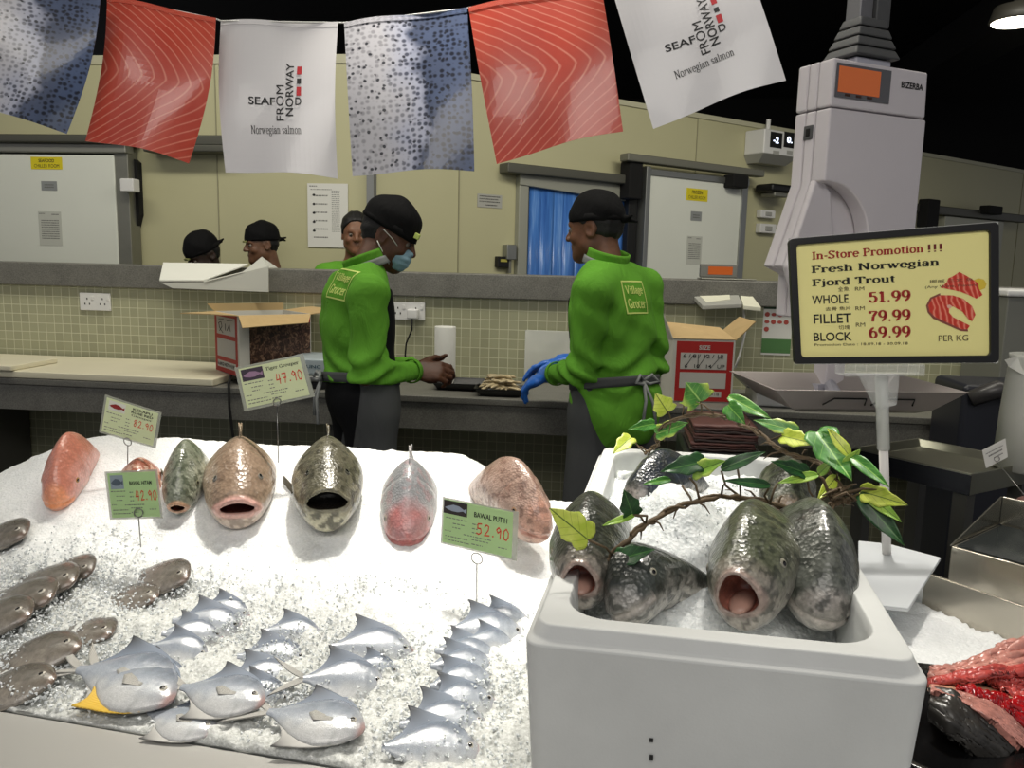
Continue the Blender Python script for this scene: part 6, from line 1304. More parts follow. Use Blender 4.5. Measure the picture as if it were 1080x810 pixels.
for a, b, d0, d1_ in (((196, 440), (262, 482), .97, 1.0), ((312, 376), (346, 402), 1.0, 1.01), ((318, 376), (346, 402), 1.0, 1.01), ((270, 494), (262, 480), .99, 1.0), ((460, 280), (486, 338), 1.08, 1.07), ((440, 300), (466, 344), 1.08, 1.06), ((542, 262), (592, 330), 1.1, 1.11), ((584, 256), (592, 330), 1.1, 1.11), ((668, 300), (664, 344), 1.1, 1.12), ((690, 290), (668, 344), 1.12, 1.12), ((762, 270), (798, 356), 1.13, 1.14), ((404, 108), (412, 136), 1.62, 1.6), ((488, 82), (490, 118), 1.55, 1.53), ((308, 176), (345, 216), 1.62, 1.66), ((560, 92), (556, 124), 1.45, 1.46), ((905, 318), (856, 335), 1.15, 1.15), ((898, 322), (856, 340), 1.15, 1.15), ((700, 172), (668, 182), 1.3, 1.35)):
    p, q = pp(*a, d0), pp(*b, d1_); MB().tube([p, (p+q)/2+rng.normal(size=3)*.004, q], .0016, 6).build('leaf_stalk', M_stem, gar, True)
# ================================================================= PRICE SIGN
def uv_of(corners, px, py):
    """(u, v) on a card whose photo corners are BL, BR, TR, TL"""
    c = [np.array(q, float) for q in corners]; u = v = .5
    for _ in range(12):
        p = c[0]*(1-u)*(1-v)+c[1]*u*(1-v)+c[2]*u*v+c[3]*(1-u)*v-np.array([px, py]); du = (c[1]-c[0])*(1-v)+(c[2]-c[3])*v; dv = (c[3]-c[0])*(1-u)+(c[2]-c[1])*u
        J = np.array([[du[0], dv[0]], [du[1], dv[1]]]); s = np.linalg.solve(J, p); u -= s[0]; v -= s[1]
    return u, v
class Card(Sheet):
    def __init__(s, corners, d, lean=0.0):
        dd = d if hasattr(d, '__len__') else [d]*4; s.px = corners; super().__init__(*(P(*c, q) for c, q in zip(corners, dd)))
    def uv(s, p): return uv_of(s.px, *p)
    def box(s, bl, tr): return (*s.uv(bl), *s.uv(tr))
SGD = 1.52
K4 = lambda x, y: (820+x/4.32, 225+y/4.32)
sg = Card([K4(75, 686), K4(1003, 680), K4(1002, 42), K4(48, 118)], SGD)
base = onz(935, 586, .93)
sign = thing('price_sign', 'yellow promotion price sign in black frame on a white pole', 'sign', base)
def rrect(u0, v0, u1, v1, r, asp, n=6):
    out = []
    for cu_, cv, a0 in ((u1-r, v0+r*asp, -90), (u1-r, v1-r*asp, 0), (u0+r, v1-r*asp, 90), (u0+r, v0+r*asp, 180)):
        for k in range(n+1): a = math.radians(a0+90*k/n); out.append((cu_+r*math.cos(a), cv+r*asp*math.sin(a)))
    return out
def ring_panel(sh, name, outer, inner, m, parent, off, th):
    n = len(outer); V = [sh.at(*q, off) for q in outer]+[sh.at(*q, off) for q in inner]+[sh.at(*q, off-th) for q in outer]+[sh.at(*q, off-th) for q in inner]
    Fs = []
    for i in range(n): j = (i+1) % n; Fs += [(i, j, n+j, n+i), (2*n+j, 2*n+i, 3*n+i, 3*n+j), (i, 2*n+i, 2*n+j, j), (n+i, n+j, 3*n+j, 3*n+i)]
    b = MB(); b.add(V, Fs); return b.build(name, m, parent, bevel=.0012)
asp = 1.5
sg.panel('sign_card', mat('card_yellow', 'f4eb9c', .45), sign, .015, .02, .985, .98, off=.0, th=.003)
ring_panel(sg, 'frame', rrect(0, 0, 1, 1, .022, asp), rrect(.034, .052, .958, .948, .02, asp), mat('frame_black', '121110', .35), sign, .006, .012)
M_acr = NT('clear_acrylic'); M_acr.b.inputs['Base Color'].default_value = (.9, .92, .9, 1); M_acr.b.inputs['Roughness'].default_value = .08; M_acr.b.inputs['Alpha'].default_value = .22; M_acr = M_acr.m
sg.panel('clear_back', M_acr, sign, .01, -.004, 1.016, 1.012, off=-.007, th=.003)
RD, BK = mat('sign_red', 'a5201c', .6), mat('sign_black', '17150f', .6)
def sp_(name, s_, bl, tr, m, serif=True, bold=0.0, **k):
    vf = serif2d(s_, **k) if serif else text2d(s_, bold); return sg.print(name, vf, sg.box(K4(*bl), K4(*tr)), m, sign, off=.0008)
sp_('lettering', 'In-Store Promotion', (158, 212), (663, 140), RD, thick=.18, thin=.08, ext=1.15); sp_('lettering', '!!!', (685, 178), (748, 138), mat('sign_dark_red', '6a1712', .6), thick=.13)
sp_('lettering', 'Fresh Norwegian', (155, 281), (735, 203), BK, thick=.19, thin=.08, ext=1.15); sp_('lettering', 'Fjord Trout', (158, 340), (533, 280), BK, thick=.19, thin=.08, ext=1.15)
for w_, bl, tr in (('WHOLE', (157, 415), (322, 368)), ('FILLET', (165, 503), (335, 455)), ('BLOCK', (165, 583), (337, 540))): sp_('lettering', w_, bl, tr, BK, False, .012)
for w_, bl, tr in (('51.99', (415, 408), (606, 348)), ('79.99', (415, 495), (606, 436)), ('69.99', (415, 570), (606, 512))): sp_('lettering', w_, bl, tr, RD, thick=.18, thin=.075)
for w_, bl, tr in (('全魚', (275, 357), (325, 333)), ('去骨 魚片', (218, 445), (333, 423)), ('切塊', (278, 530), (328, 509)), ('挪威 三文 魚', (692, 318), (890, 293)), ('RM', (353, 353), (394, 334)), ('RM', (355, 442), (396, 423)), ('RM', (357, 517), (398, 498)), ('PER KG', (733, 583), (868, 553)), ('Promotion Date : 18.09.18 - 30.09.18', (168, 605), (593, 586))): sp_('lettering', w_, bl, tr, mat('sign_brown', '4a3a22', .6), False)
def spoly(name, pts, m, off=.0006): return sg.poly(name, [sg.uv(K4(*q)) for q in pts], m, sign, off)
def salmon_print(): 
    t = NT('salmon_print'); v = t.coord('Object', (1, 1, 1), (.3, .2, .5)); w = t.n('ShaderNodeTexWave'); w.inputs['Scale'].default_value = 38; w.inputs['Distortion'].default_value = 5; w.inputs['Detail'].default_value = 2; t.l(v, w.inputs['Vector'])
    t.l(t.ramp(w.outputs['Fac'], [(.1, lin('c8301e')), (.7, lin('d8503a')), (.95, lin('e88a72'))]), t.b.inputs['Base Color']); t.b.inputs['Roughness'].default_value = .5; return t.m
M_sp = salmon_print()
spoly('lemon_picture', [(893, 305), (915, 296), (940, 302), (952, 322), (945, 342), (925, 350), (905, 345)], mat('lemon', 'e0c23c', .5), .0005)
spoly('fillet_picture', [(740, 338), (768, 318), (778, 296), (800, 286), (828, 267), (852, 280), (880, 296), (912, 318), (918, 345), (934, 372), (905, 389), (870, 372), (835, 358), (790, 348)], M_sp, .0007)
spoly('steak_skin', [(676, 420), (695, 384), (740, 364), (742, 378), (704, 394), (692, 422), (698, 448), (722, 468), (777, 498), (840, 528), (866, 528), (868, 538), (835, 536), (768, 507), (708, 480), (683, 451)], mat('steak_skin', '8a4a3c', .5), .0007)
spoly('steak_picture', [(686, 420), (702, 390), (742, 373), (798, 374), (845, 389), (886, 424), (901, 462), (886, 492), (868, 482), (842, 448), (800, 424), (782, 430), (780, 452), (800, 474), (840, 494), (876, 512), (864, 528), (838, 528), (775, 499), (716, 472), (692, 448)], M_sp, .0009)
spoly('steak_bone', [(770, 420), (784, 416), (795, 424), (786, 434), (773, 430)], mat('steak_pale', 'e6b8a0', .5), .0011)
sp_('lettering', '(Any Wine, Flavors)', (672, 346), (915, 319), mat('sign_brown', '4a3a22', .6), False)
# holder, pole, base
pb = sg.at(.6, 0); pb = P(*K4(478, 690), SGD); tp = pb+np.array([0, 0, .0])
m = MB(); ux = nrm(sg.c[1]-sg.c[0]); uz = np.array([0, 0, 1.0]); uy = np.cross(uz, ux)
m.box(pb+np.array([0, 0, -.008])-ux*.005, (.15, .05, .022), np.array([ux, uy, uz])); m.prism([pb-ux*.04+uz*-.018-uy*.012, pb+ux*.03+uz*-.018-uy*.012, pb+ux*.03+uz*-.075-uy*.012, pb-ux*.0+uz*-.085-uy*.012], uy*.03); m.build('holder', M_acr, sign, bevel=.003)
top = pb-np.array([0, 0, .02]); MB().tube([base+np.array([0, 0, .004]), base*.35+top*.65-np.array([0, 0, .0])], .0085, 20).build('pole', mat('pole_white', 'd9d6d2', .35), sign, True); MB().tube([base*.4+top*.6, top], .0115, 20).build('clear_sleeve', mat('sleeve', 'c6c8c2', .25, alpha=.75), sign, True)
q = [onz(x, y, .925) for x, y in ((905, 574), (936, 577), (992, 592), (958, 646), (905, 640))]; m = MB(); m.prism(q[::-1], (0, 0, .008)); m.build('base_board', mat('board_white', 'c9cdd0', .4), sign, bevel=.002)
# ================================================================= PRICE TAGS IN THE ICE
M_wire = mat('steel_wire', '8a8a86', .3, .9); M_tagp = mat('tag_paper', 'd3dcae', .6); M_tagg = mat('tag_green', 'a9c88c', .6); M_hand = mat('marker_red', 'd8402e', .6); M_sleeve = mat('tag_sleeve', 'b9bcae', .2, alpha=.55)
HW_ = {'0': [[(.5, 1), (.15, .8), (.05, .4), (.2, .05), (.55, 0), (.85, .3), (.85, .7), (.5, 1)]], '2': [[(.1, .75), (.35, 1), (.75, .9), (.7, .55), (.1, .02), (.9, .08)]], '4': [[(.3, 1), (.05, .4), (.85, .45)], [(.75, .95), (.65, 0)]], '7': [[(.05, .95), (.85, .95), (.4, 0)], [(.25, .5), (.8, .5)]],
       '8': [[(.8, .85), (.4, 1), (.15, .75), (.75, .35), (.6, .02), (.2, .08), (.15, .35), (.75, .7), (.8, .85)]], '9': [[(.85, .75), (.5, 1), (.15, .75), (.4, .5), (.85, .75), (.75, 0)]], '5': [[(.85, 1), (.25, .95), (.2, .55), (.7, .55), (.8, .2), (.4, 0), (.05, .1)]], '.': [[(.3, .08), (.6, .1)]], '-': [[(.1, .3), (.8, .3)]]}
def handwrite(s_, w=.1):
    L = []; x = 0
    for ch in s_:
        for l in HW_[ch]: L.append([(x+a*(.75 if ch not in '.-' else .4), b) for a, b in l])
        x += .95 if ch not in '.-' else .5
    return stroke2d(L, w)
def price_tag(label, corners, d, paper, ins, title, price, pbox, tbox, pic, picbox, wire_top, foot, ring_r=.008):
    c = Card(corners, d); ft = bedhit(*foot) if foot[1] > 470 or True else None
    if label.startswith('angled') or foot[1] < 482: ft = P(foot[0], foot[1], d+.005)
    t = thing('price_tag', label, 'price tag', ft); u0, v0, u1, v1 = ins
    c.panel('sleeve', M_sleeve, t, 0, 0, 1, 1, off=.0, th=.0012); c.panel('paper', paper, t, u0, v0, u1, v1, off=.0008, th=.0006)
    B = lambda b: (u0+(u1-u0)*b[0], v0+(v1-v0)*b[1], u0+(u1-u0)*b[2], v0+(v1-v0)*b[3])
    n = len(title)
    for i, l in enumerate(title):
        b = tbox; hgt = (b[3]-b[1])/n; w = (b[2]-b[0])*(.6+.4*len(l)/max(len(q) for q in title)); mid_ = (b[0]+b[2])/2; c.print('title', serif2d(l.title(), .13, .05) if all(ch in GLY for ch in l.title()) else text2d(l, .02), B((mid_-w/2, b[3]-hgt*(i+.85), mid_+w/2, b[3]-hgt*(i+.12))), M_ink, t, off=.0014)
    c.print('price', handwrite(price, .12), B(pbox), M_hand, t, off=.0014)
    rows = [B(q) for q in ((.04, 0, .36, .012), )]
    def R(a, b_, v): x0 = u0+(u1-u0)*a; x1 = u0+(u1-u0)*b_; return (x0, x1, v0+(v1-v0)*v, .018)
    lines_print(c, 'small_print', [R(.04, .34, .58), R(.14, .32, .47), R(.14, .26, .38), R(.03, .12, .28), R(.04, .36, .16), R(.04, .4, .08), R(.42, .5, .55), R(.42, .5, .45), R(.42, .5, .36), R(.42, .66, .2), R(.42, .58, .1), R(.8, .94, .16), R(.3, .7, .27)], M_inkg, t, off=.0012)
    pb_ = B(picbox); c.panel('picture', pic[0], t, *pb_, off=.0013, th=.0004)
    if pic[1]:
        pu, pv = pb_[2]-pb_[0], pb_[3]-pb_[1]; c.poly('fish_picture', [(pb_[0]+pu*a, pb_[1]+pv*b) for a, b in ((.05, .45), (.2, .6), (.4, .75), (.65, .7), (.85, .5), (.97, .62), (.95, .25), (.82, .38), (.6, .25), (.35, .25), (.15, .35))], pic[1], t, off=.0018)
    # wire stem with a ring that grips the card
    wt_ = P(*wire_top, d-.003); m = MB(); m.tube([ft-np.array([0, 0, .03]), wt_-np.array([0, 0, ring_r])], .0011, 8); nr = 20; ex = nrm(c.c[1]-c.c[0]); ey = np.array([0, 0, 1.0])
    m.tube([wt_+ex*ring_r*math.cos(2*math.pi*i/nr)+ey*ring_r*math.sin(2*math.pi*i/nr) for i in range(nr+1)], .001, 6, cap=False); m.build('wire_stem', M_wire, t, True); return t
price_tag('angled tag with red 82.90 above the leftmost grouper', [(104.4, 456), (164, 473.1), (170.4, 435.2), (110.8, 416.2)], 1.68, M_tagp, (.04, .05, .95, .95), ('KERAPU', 'ROSE RED', 'GROUPER'), '82.90', (.58, .4, .95, .62), (.5, .66, .92, .95), (mat('tag_white', 'd8d8cc', .6), mat('red_fish_print', '8e1c1c', .6)), (.06, .68, .38, .95), (134.5, 466), (134, 481))
price_tag('tag with red 47.90 in front of the prawn carton', [(257.6, 434), (332, 418.3), (319.6, 373), (247.4, 387.8)], 1.66, M_tagp, (.05, .06, .94, .95), ('TIGER GROUPER',), '47.90', (.55, .42, .97, .7), (.42, .78, .96, .93), (mat('tag_purple', '3e3240', .5), mat('tag_purple2', '9a7a94', .5)), (.03, .66, .38, .96), (292, 424), (293.5, 473))
price_tag('green tag with red 42.90 standing before the speckled red grouper', [(116, 548.3), (171.7, 546.7), (165.7, 495), (110, 497.3)], 1.44, M_tagg, (.05, .04, .96, .96), ('BAWAL HITAM',), '42.90', (.54, .36, .98, .6), (.44, .7, .9, .82), (mat('tag_grey', '8a97a0', .5), mat('tag_grey2', '4e5a66', .5)), (.05, .64, .32, .95), (146, 541), (148.5, 569))
price_tag('green tag with red 52.90 standing before the silvery snapper', [(464.5, 573), (545, 592), (547, 540), (467, 524)], 1.36, M_tagg, (.02, .04, .93, .97), ('BAWAL PUTIH',), '52.90', (.48, .34, .95, .62), (.44, .7, .92, .86), (mat('tag_black', '2a2220', .5), mat('tag_bluefish', '8d97a6', .5)), (.0, .68, .34, .98), (503, 589), (503, 637), .0095)
# ================================================================= BUNTING
def salmon_flag():
    t = NT('salmon_flag'); v = t.coord('UV'); sp = t.n('ShaderNodeSeparateXYZ'); t.l(v, sp.inputs[0]); M = lambda op, a, b=None: (lambda n_: ([t.l(x, n_.inputs[i]) if hasattr(x, 'links') else setattr(n_.inputs[i], 'default_value', x) for i, x in enumerate((a, b)) if x is not None], n_.outputs[0])[1])(t.n('ShaderNodeMath', operation=op))
    nz = t.noise(v, 2.0, 1); wob = M('MULTIPLY', M('SUBTRACT', nz, .5), .12)
    # arcs that bend round a line near mid height, like the muscle bands of a fillet
    dy = M('SUBTRACT', sp.outputs[1], .48); d2 = M('ABSOLUTE', dy); up_ = M('MULTIPLY', M('POWER', d2, 1.35), 1.9); f_ = M('ADD', M('ADD', sp.outputs[0], up_), wob)
    fr = M('FRACT', M('MULTIPLY', f_, 9.0)); tri = M('ABSOLUTE', M('SUBTRACT', fr, .5)); base = t.ramp(t.noise(v, 2.2, 3), [(.3, lin('b8402f')), (.7, lin('c65644'))])
    c = t.mix(base, lin('e2927c'), t.ramp(tri, [(.0, (.8, .8, .8)), (.13, (0, 0, 0))])); t.l(c, t.b.inputs['Base Color']); t.b.inputs['Roughness'].default_value = .28; t.b.inputs['Coat Weight'].default_value = .3; return t.m
def skin_flag(flip=False):
    t = NT('fish_skin_flag'); v = t.coord('UV', (1, 1.45, 1)); sp = t.n('ShaderNodeSeparateXYZ'); t.l(v, sp.inputs[0])
    vo = t.n('ShaderNodeTexVoronoi'); vo.inputs['Scale'].default_value = 21; vo.inputs['Randomness'].default_value = .5; t.l(v, vo.inputs['Vector'])
    gx = t.n('ShaderNodeMath', operation='ADD'); t.l(sp.outputs[0], gx.inputs[0]); nz = t.noise(v, 2.5, 3); sc = t.n('ShaderNodeMath', operation='MULTIPLY_ADD'); t.l(nz, sc.inputs[0]); sc.inputs[1].default_value = .7; sc.inputs[2].default_value = -.35; t.l(sc.outputs[0], gx.inputs[1])
    base = t.ramp(gx.outputs[0], [(.25, lin('b8b6b8')), (.56, lin('9a9ca8')), (.66, lin('3f475a')), (.95, lin('46536e'))]); sc_r = t.ramp(vo.outputs['Distance'], [(.26, (.10, .12, .18)), (.5, (1.3, 1.33, 1.4))])
    c = t.mix(base, sc_r, t.ramp(gx.outputs[0], [(.25, (.35, .35, .35)), (.62, (1, 1, 1))]), 'MULTIPLY'); v2 = t.n('ShaderNodeTexVoronoi'); v2.inputs['Scale'].default_value = 17; t.l(v, v2.inputs['Vector']); n2 = t.noise(v, 30, 2)
    ad = t.n('ShaderNodeMath', operation='MULTIPLY_ADD'); t.l(n2, ad.inputs[0]); ad.inputs[1].default_value = .35; t.l(v2.outputs['Distance'], ad.inputs[2]); c = t.mix(c, lin('10131f'), t.ramp(ad.outputs[0], [(.36, (.92, .92, .92)), (.46, (0, 0, 0))]))
    t.l(c, t.b.inputs['Base Color']); t.b.inputs['Roughness'].default_value = .3; t.b.inputs['Coat Weight'].default_value = .3; return t.m
M_fs, M_fk = salmon_flag(), skin_flag(); M_fw = mat('flag_white', 'd6d4d4', .35, coat=.2)
def flag(label, cs, d, m, bend, logo=False, gp='promotional flags on the string'):
    dd = d if hasattr(d, '__len__') else [d]*4; sh = Sheet(*(P(*c, q) for c, q in zip(cs, dd)))
    ax = sh.c[2]-sh.c[3]; n = sh.n; rt = nrm(ax); dn = nrm(sh.c[0]-sh.c[3])
    def bf(u, v): s = 1-v; return n*(bend[0]*math.sin(math.pi*u)*(.3+s)+bend[1]*math.sin(math.pi*s)+.006*math.sin(7*u+3*s))+rt*(bend[2]*math.sin(math.pi*s))+dn*(bend[3]*math.sin(math.pi*u)*s if len(bend) > 3 else 0)
    sh.bend = bf; t = thing('promotional_flag', label, 'flag', (sh.c[2]+sh.c[3])/2, gp); sh.panel('sheet', m, t, nu=24, nv=28, th=.0008, smooth=False)
    sh.panel('hem', m, t, 0, .965, 1, 1.0, off=.0012, th=.0008, nu=24, nv=3)
    if logo:
        def TX(s_, box, rot=0, bold=.0, serif=False):
            V, Fs = serif2d(s_, .1, .04) if serif else text2d(s_, bold); V, Fs = dense(V, Fs, .3)
            sh.print('lettering', (V, Fs), box, M_ink, t, off=.0016, rot=rot)
        TX('SEAF', (.255, .424, .485, .475), bold=.012); TX('D', (.662, .424, .715, .475), bold=.012)
        TX('FROM', (.494, .323, .562, .556), 1, .0); TX('NORWAY', (.577, .353, .645, .707), 1, .012)
        M_r = mat('logo_red', 'b8222a', .5)
        for (a, b, c, d_, mm) in ((.672, .487, .712, .545, M_r), (.674, .566, .71, .602, M_ink), (.672, .63, .712, .684, M_r)): sh.poly('logo_bar', rect(a, b, c, d_), mm, t, .0016)
        TX('Norwegian salmon', (.265, .226, .71, .293), serif=True)
    return sh
flag('blue fish skin flag cut off at the top left corner', [(-45, 108), (70, 141), (107, -8), (-38, -30)], (1.74, 1.8, 1.8, 1.72), M_fk, (.03, .02, .02, 0))
flag('red salmon flesh flag hung between a fish skin flag and a white flag', [(90, 149), (199, 172), (228, 20), (113, -3)], (1.86, 1.9, 1.92, 1.88), M_fs, (.03, .02, .02, 0))
flag('white lettered flag hung left of centre, fully in view', [(238, 182), (356, 188), (357, 24), (233, 22)], (1.94, 1.95, 1.98, 1.98), M_fw, (.015, .015, -.004, 0), True)
flag('blue grey fish skin flag hung above the masked worker', [(372, 186), (500, 180), (493, 9), (363, 24)], (1.9, 1.86, 1.9, 1.95), M_fk, (.015, .015, .006, 0))
flag('red salmon flesh flag hung above the gloved worker', [(524, 173), (657, 138), (634, -16), (494, 8)], (1.78, 1.72, 1.76, 1.82), M_fs, (.012, .015, .002, 0))
flag('white lettered flag hung askew at the right, cut off by the top edge', [(689, 136), (829, 84), (780, -58), (645, -12)], (1.62, 1.55, 1.6, 1.68), M_fw, (.01, .012, .0, 0), True)
pts = [P(x, y, d) for x, y, d in ((-140, -70, 1.6), (-38, -30, 1.72), (107, -7, 1.8), (113, -3, 1.88), (228, 20, 1.92), (233, 22, 1.97), (357, 24, 1.98), (363, 24, 1.95), (493, 9, 1.9), (496, 8, 1.82), (634, -16, 1.76), (645, -12, 1.68), (780, -58, 1.6), (900, -110, 1.5))]
tag(MB().tube(pts, .002, 6).build('bunting_string', mat('string', 'cfcfca', .7), None, True), 'thin white string carrying the flags', 'string')
# ================================================================= HANGING SCALE
e1 = np.array([math.sin(math.radians(59.5)), math.cos(math.radians(59.5)), 0]); e2 = np.array([-e1[1], e1[0], 0]); ez = np.array([0, 0, 1.0])
SD = 2.05; O = P(876, 113, SD); sc = SD/850
hs = thing('hanging_scale', 'big white hanging scale with orange display and metal pan', 'scale', (O[0], O[1], 1.15))
M_shell = mat('scale_shell', 'c9c4c8', .42, var=.01); M_shell2 = mat('scale_shell_grey', 'a9a9b4', .35); M_sdark = mat('scale_bellow', '4a4b4c', .6); M_steelp = mat('pan_steel', 'b4aca8', .35, .35, bump=.04, bscale=30)
Wf = .345; topz = O[2]
def S(a, b, z): return O+e1*a+e2*b+ez*(z-topz)
def z_at(px, py, d=SD): return P(px, py, d)[2]
zb_ = z_at(880, 255)-.2; z1 = z_at(838, 190); z2 = z_at(812, 268)
def slab(poly, b0, b1, name, m, bev=.006): q = MB(); q.prism([S(a, b0, z) for a, z in poly], e2*(b1-b0)); return q.build(name, m, hs, bevel=bev)
flare = lambda dx: [(0, topz), (0, z1), (-.06, z2+.01), (-.075, z2-.03), (-.02, z2-.05), (-.02, zb_), (Wf, zb_), (Wf, topz)]
slab(flare(0), .052, .085, 'housing', M_shell); slab(flare(0), .087, .125, 'housing', M_shell)
# front slab with the arched cut-out
rc = .13; cx, cz = .0, z_at(872, 190)-.15; arc = [(cx+.02+.15*math.cos(math.radians(a)), cz+.15*math.sin(math.radians(a))) for a in range(90, -1, -9)]
slab([(0, topz), (0, arc[0][1])]+arc+[(arc[-1][0], zb_), (Wf, zb_), (Wf, topz)], 0, .05, 'front_cover', M_shell)
slab([(-.0, z1+.01), (-.06, z2+.01), (-.075, z2-.03), (-.02, zb_), (.06, zb_), (.1, zb_+.1), (.055, z1-.02), (.03, z1+.005)], .030, .0515, 'console_arm', M_shell)
hz = z_at(877, 62); q = MB(); ax = np.array([e1, e2, ez])
slab([(-.0, topz+.003), (-.0, hz), (Wf*.97, hz), (Wf*.985, topz+.003)], .0, .05, 'display_head', M_shell); slab([(0, topz+.003), (0, hz), (Wf*.97, hz), (Wf*.985, topz+.003)], .052, .085, 'display_head', M_shell); slab([(0, topz+.003), (0, hz), (Wf*.97, hz), (Wf*.985, topz+.003)], .087, .125, 'display_head', M_shell)
hs_sheet = Sheet(S(0, -.0005, topz), S(Wf, -.0005, topz), S(Wf, -.0005, hz), S(0, -.0005, hz))
hs_sheet.panel('display_bezel', mat('lcd_bezel', '5a5a5e', .3), hs, .025, .22, .57, .9, off=.003, th=.003); hs_sheet.panel('amber_display', mat('lcd_orange', 'b4561c', .12, emit='c8601a', es=.22, coat=.6), hs, .045, .32, .46, .84, off=.0045, th=.002)
for i in range(3): hs_sheet.panel('display_mark', mat('lcd_mark', '3a1c0a', .4), hs, .12+.11*i, .255, .17+.11*i, .3, off=.0045, th=.0015)
hs_sheet.print('lettering', text2d('BIZERBA', .03), (.69, .6, .925, .73), M_ink, hs, off=.001)
MB().box(S(-.001, .07, z_at(858, 135)), (.004, .032, .036), ax).build('rocker_switch', M_sdark, hs, bevel=.003)
q = MB(); q.box(S(-.002, .07, z_at(858, 135)), (.006, .014, .02), ax); q.build('switch_key', M_black, hs, bevel=.002)
bc = S(Wf*.44, .06, hz-.012); 
m = MB(); m.box(bc+ez*.015, (.125, .09, .03), ax); m.build('neck', M_shell2, hs, bevel=.006)
for i in range(4):
    k = 1-i*.12; m = MB(); h0 = .032+i*.026; lo4 = [bc+e1*.08*k*a+e2*.06*k*b+ez*h0 for a, b in ((-1, -1), (1, -1), (1, 1), (-1, 1))]; hi4 = [bc+e1*.068*k*a+e2*.05*k*b+ez*(h0+.024) for a, b in ((-1, -1), (1, -1), (1, 1), (-1, 1))]; m.hexa(lo4, hi4); m.build('bellow_ring', M_sdark, hs, bevel=.005)
MB().box(bc-e1*.02+ez*1.0, (.045, .05, 1.75), ax).build('ceiling_pole', mat('pole_grey', '77777a', .45, .5), hs, bevel=.004); MB().box(bc+e1*.035+ez*.18, (.05, .06, .13), ax).build('pole_clamp', M_sdark, hs, bevel=.004)
# pan under the sign, carried by the column hidden behind it
pc = P(888, 392, 2.1); pc[2] = 1.195; pa = np.array([.985, .17, 0]); pb2 = np.array([-.17, .985, 0])
m = MB(); rg = lambda w_, h_, z: [pc+pa*w_*a+pb2*h_*b+ez*z for a, b in ((-1, -1), (1, -1), (1, 1), (-1, 1))]
def loft(m, rings): 
    V = [p for r_ in rings for p in r_]; n = 4; Fs = [(i*n+k, i*n+(k+1) % n, (i+1)*n+(k+1) % n, (i+1)*n+k) for i in range(len(rings)-1) for k in range(n)]+[(3, 2, 1, 0), tuple((len(rings)-1)*n+k for k in range(4))]; return m.add(V, Fs)
loft(m, [rg(.15, .1, -.062), rg(.18, .125, -.05), rg(.238, .165, 0), rg(.244, .17, .002), rg(.238, .165, .003), rg(.178, .123, -.046)]); m.build('pan', M_steelp, hs, bevel=.004)
for k in (-1, 1):
    m = MB(); fr_ = [pc+pa*(k*.06+x)-pb2*(.158+y)+ez*z for x, y, z in ((-.055, -.006, -.035), (-.03, .002, -.018), (.05, .002, -.018), (.05, -.006, -.035))]; m.tube(fr_, .0022, 5); m.build('pan_edge_wire', M_black, hs)
slab([(.1, zb_+.01), (.17, zb_+.01), (.17, 1.16), (.1, 1.16)], .04, .09, 'column', M_shell)
m = MB(); top_c = (S(.1, .065, 1.17)+S(.17, .065, 1.17))/2; m.hexa([top_c+e1*.06*a+e2*.025*b-ez*.02 for a, b in ((-1, -1), (1, -1), (1, 1), (-1, 1))], [top_c+e1*.06*a+e2*.025*b+ez*.0 for a, b in ((-1, -1), (1, -1), (1, 1), (-1, 1))]); m.tube([top_c, np.array([pc[0], pc[1], 1.142])], .018, 10); m.build('pan_bracket', M_shell2, hs)
# ================================================================= RIGHT-HAND SIDE OF THE COUNTER
M_glare = mat('polished_steel', 'b9b3a6', .22, .8, bump=.04, bscale=25)
# steel table with a sunken top
A0 = np.array([.692, 2.273, 0]); ta = np.array([.209, -.245, 0]); tb = np.array([.237, .179, 0]); tz = 1.0
t = thing('steel_table', 'small steel table with a sunken top behind the price sign', 'table', A0+ta/2+tb/2)
ct = A0+ta/2+tb/2; la, lb = np.linalg.norm(ta), np.linalg.norm(tb); axt = np.array([nrm(ta), nrm(tb), ez]); rt_ = lambda k1, k2, z: [ct+axt[0]*la/2*k1*a+axt[1]*lb/2*k2*b+ez*z for a, b in ((-1, -1), (1, -1), (1, 1), (-1, 1))]
m = MB(); loft(m, [rt_(1, 1, tz-.055), rt_(1, 1, tz), rt_(.97, .97, tz+.001), rt_(.86, .86, tz-.02)]); m.build('sunken_top', mat('steel_greenish', '8f8f80', .3, .75, bump=.05, bscale=18), t, bevel=.003)
m = MB(); m.box(ct-axt[1]*(lb/2+.001)+ez*(tz-.029), (la, .002, .05), axt); m.build('front_band', mat('band_dark', '34363c', .25, .6), t)
for a in (-1, 1):
    for b in (-1, 1): MB().box(ct+axt[0]*la*.42*a+axt[1]*lb*.42*b+ez*(tz-.056)/2, (.035, .035, tz-.058), axt).build('leg', mat('leg_steel', '5d5d58', .4, .6), t)
# white drum at the right edge
p = P(1092, 497, 2.28); p = np.array([1.12, 2.19, tz-.018]); t = thing('plastic_drum', 'white plastic drum with torn rim at the right edge', 'drum', p); hgt = .30
MB().lathe(p, [(.085, 0), (.092, .004), (.088, .15), (.080, hgt-.01), (.082, hgt), (.074, hgt), (.072, .02)], 40).build('drum_shell', mat('drum_white', 'cfd0c8', .55, var=.02), t, True)
q = p+np.array([-.075, -.02, hgt-.002]); m = MB(); m.add([q+np.array(v) for v in ((0, 0, 0), (.05, -.05, .012), (.01, -.03, -.05), (-.035, -.005, -.012), (-.02, .0, -.03))], [(0, 1, 2), (0, 2, 4), (0, 4, 3)]); m.build('torn_rim', mat('drum_white', 'cfd0c8', .55, var=.02), t, solid=.002)
m = MB(); m.tube([p+np.array([0, 0, hgt-.002]), p+np.array([0, 0, hgt+.12])], .03, 16); m.build('core_tube', mat('core_grey', '6d6a66', .6), t, True)
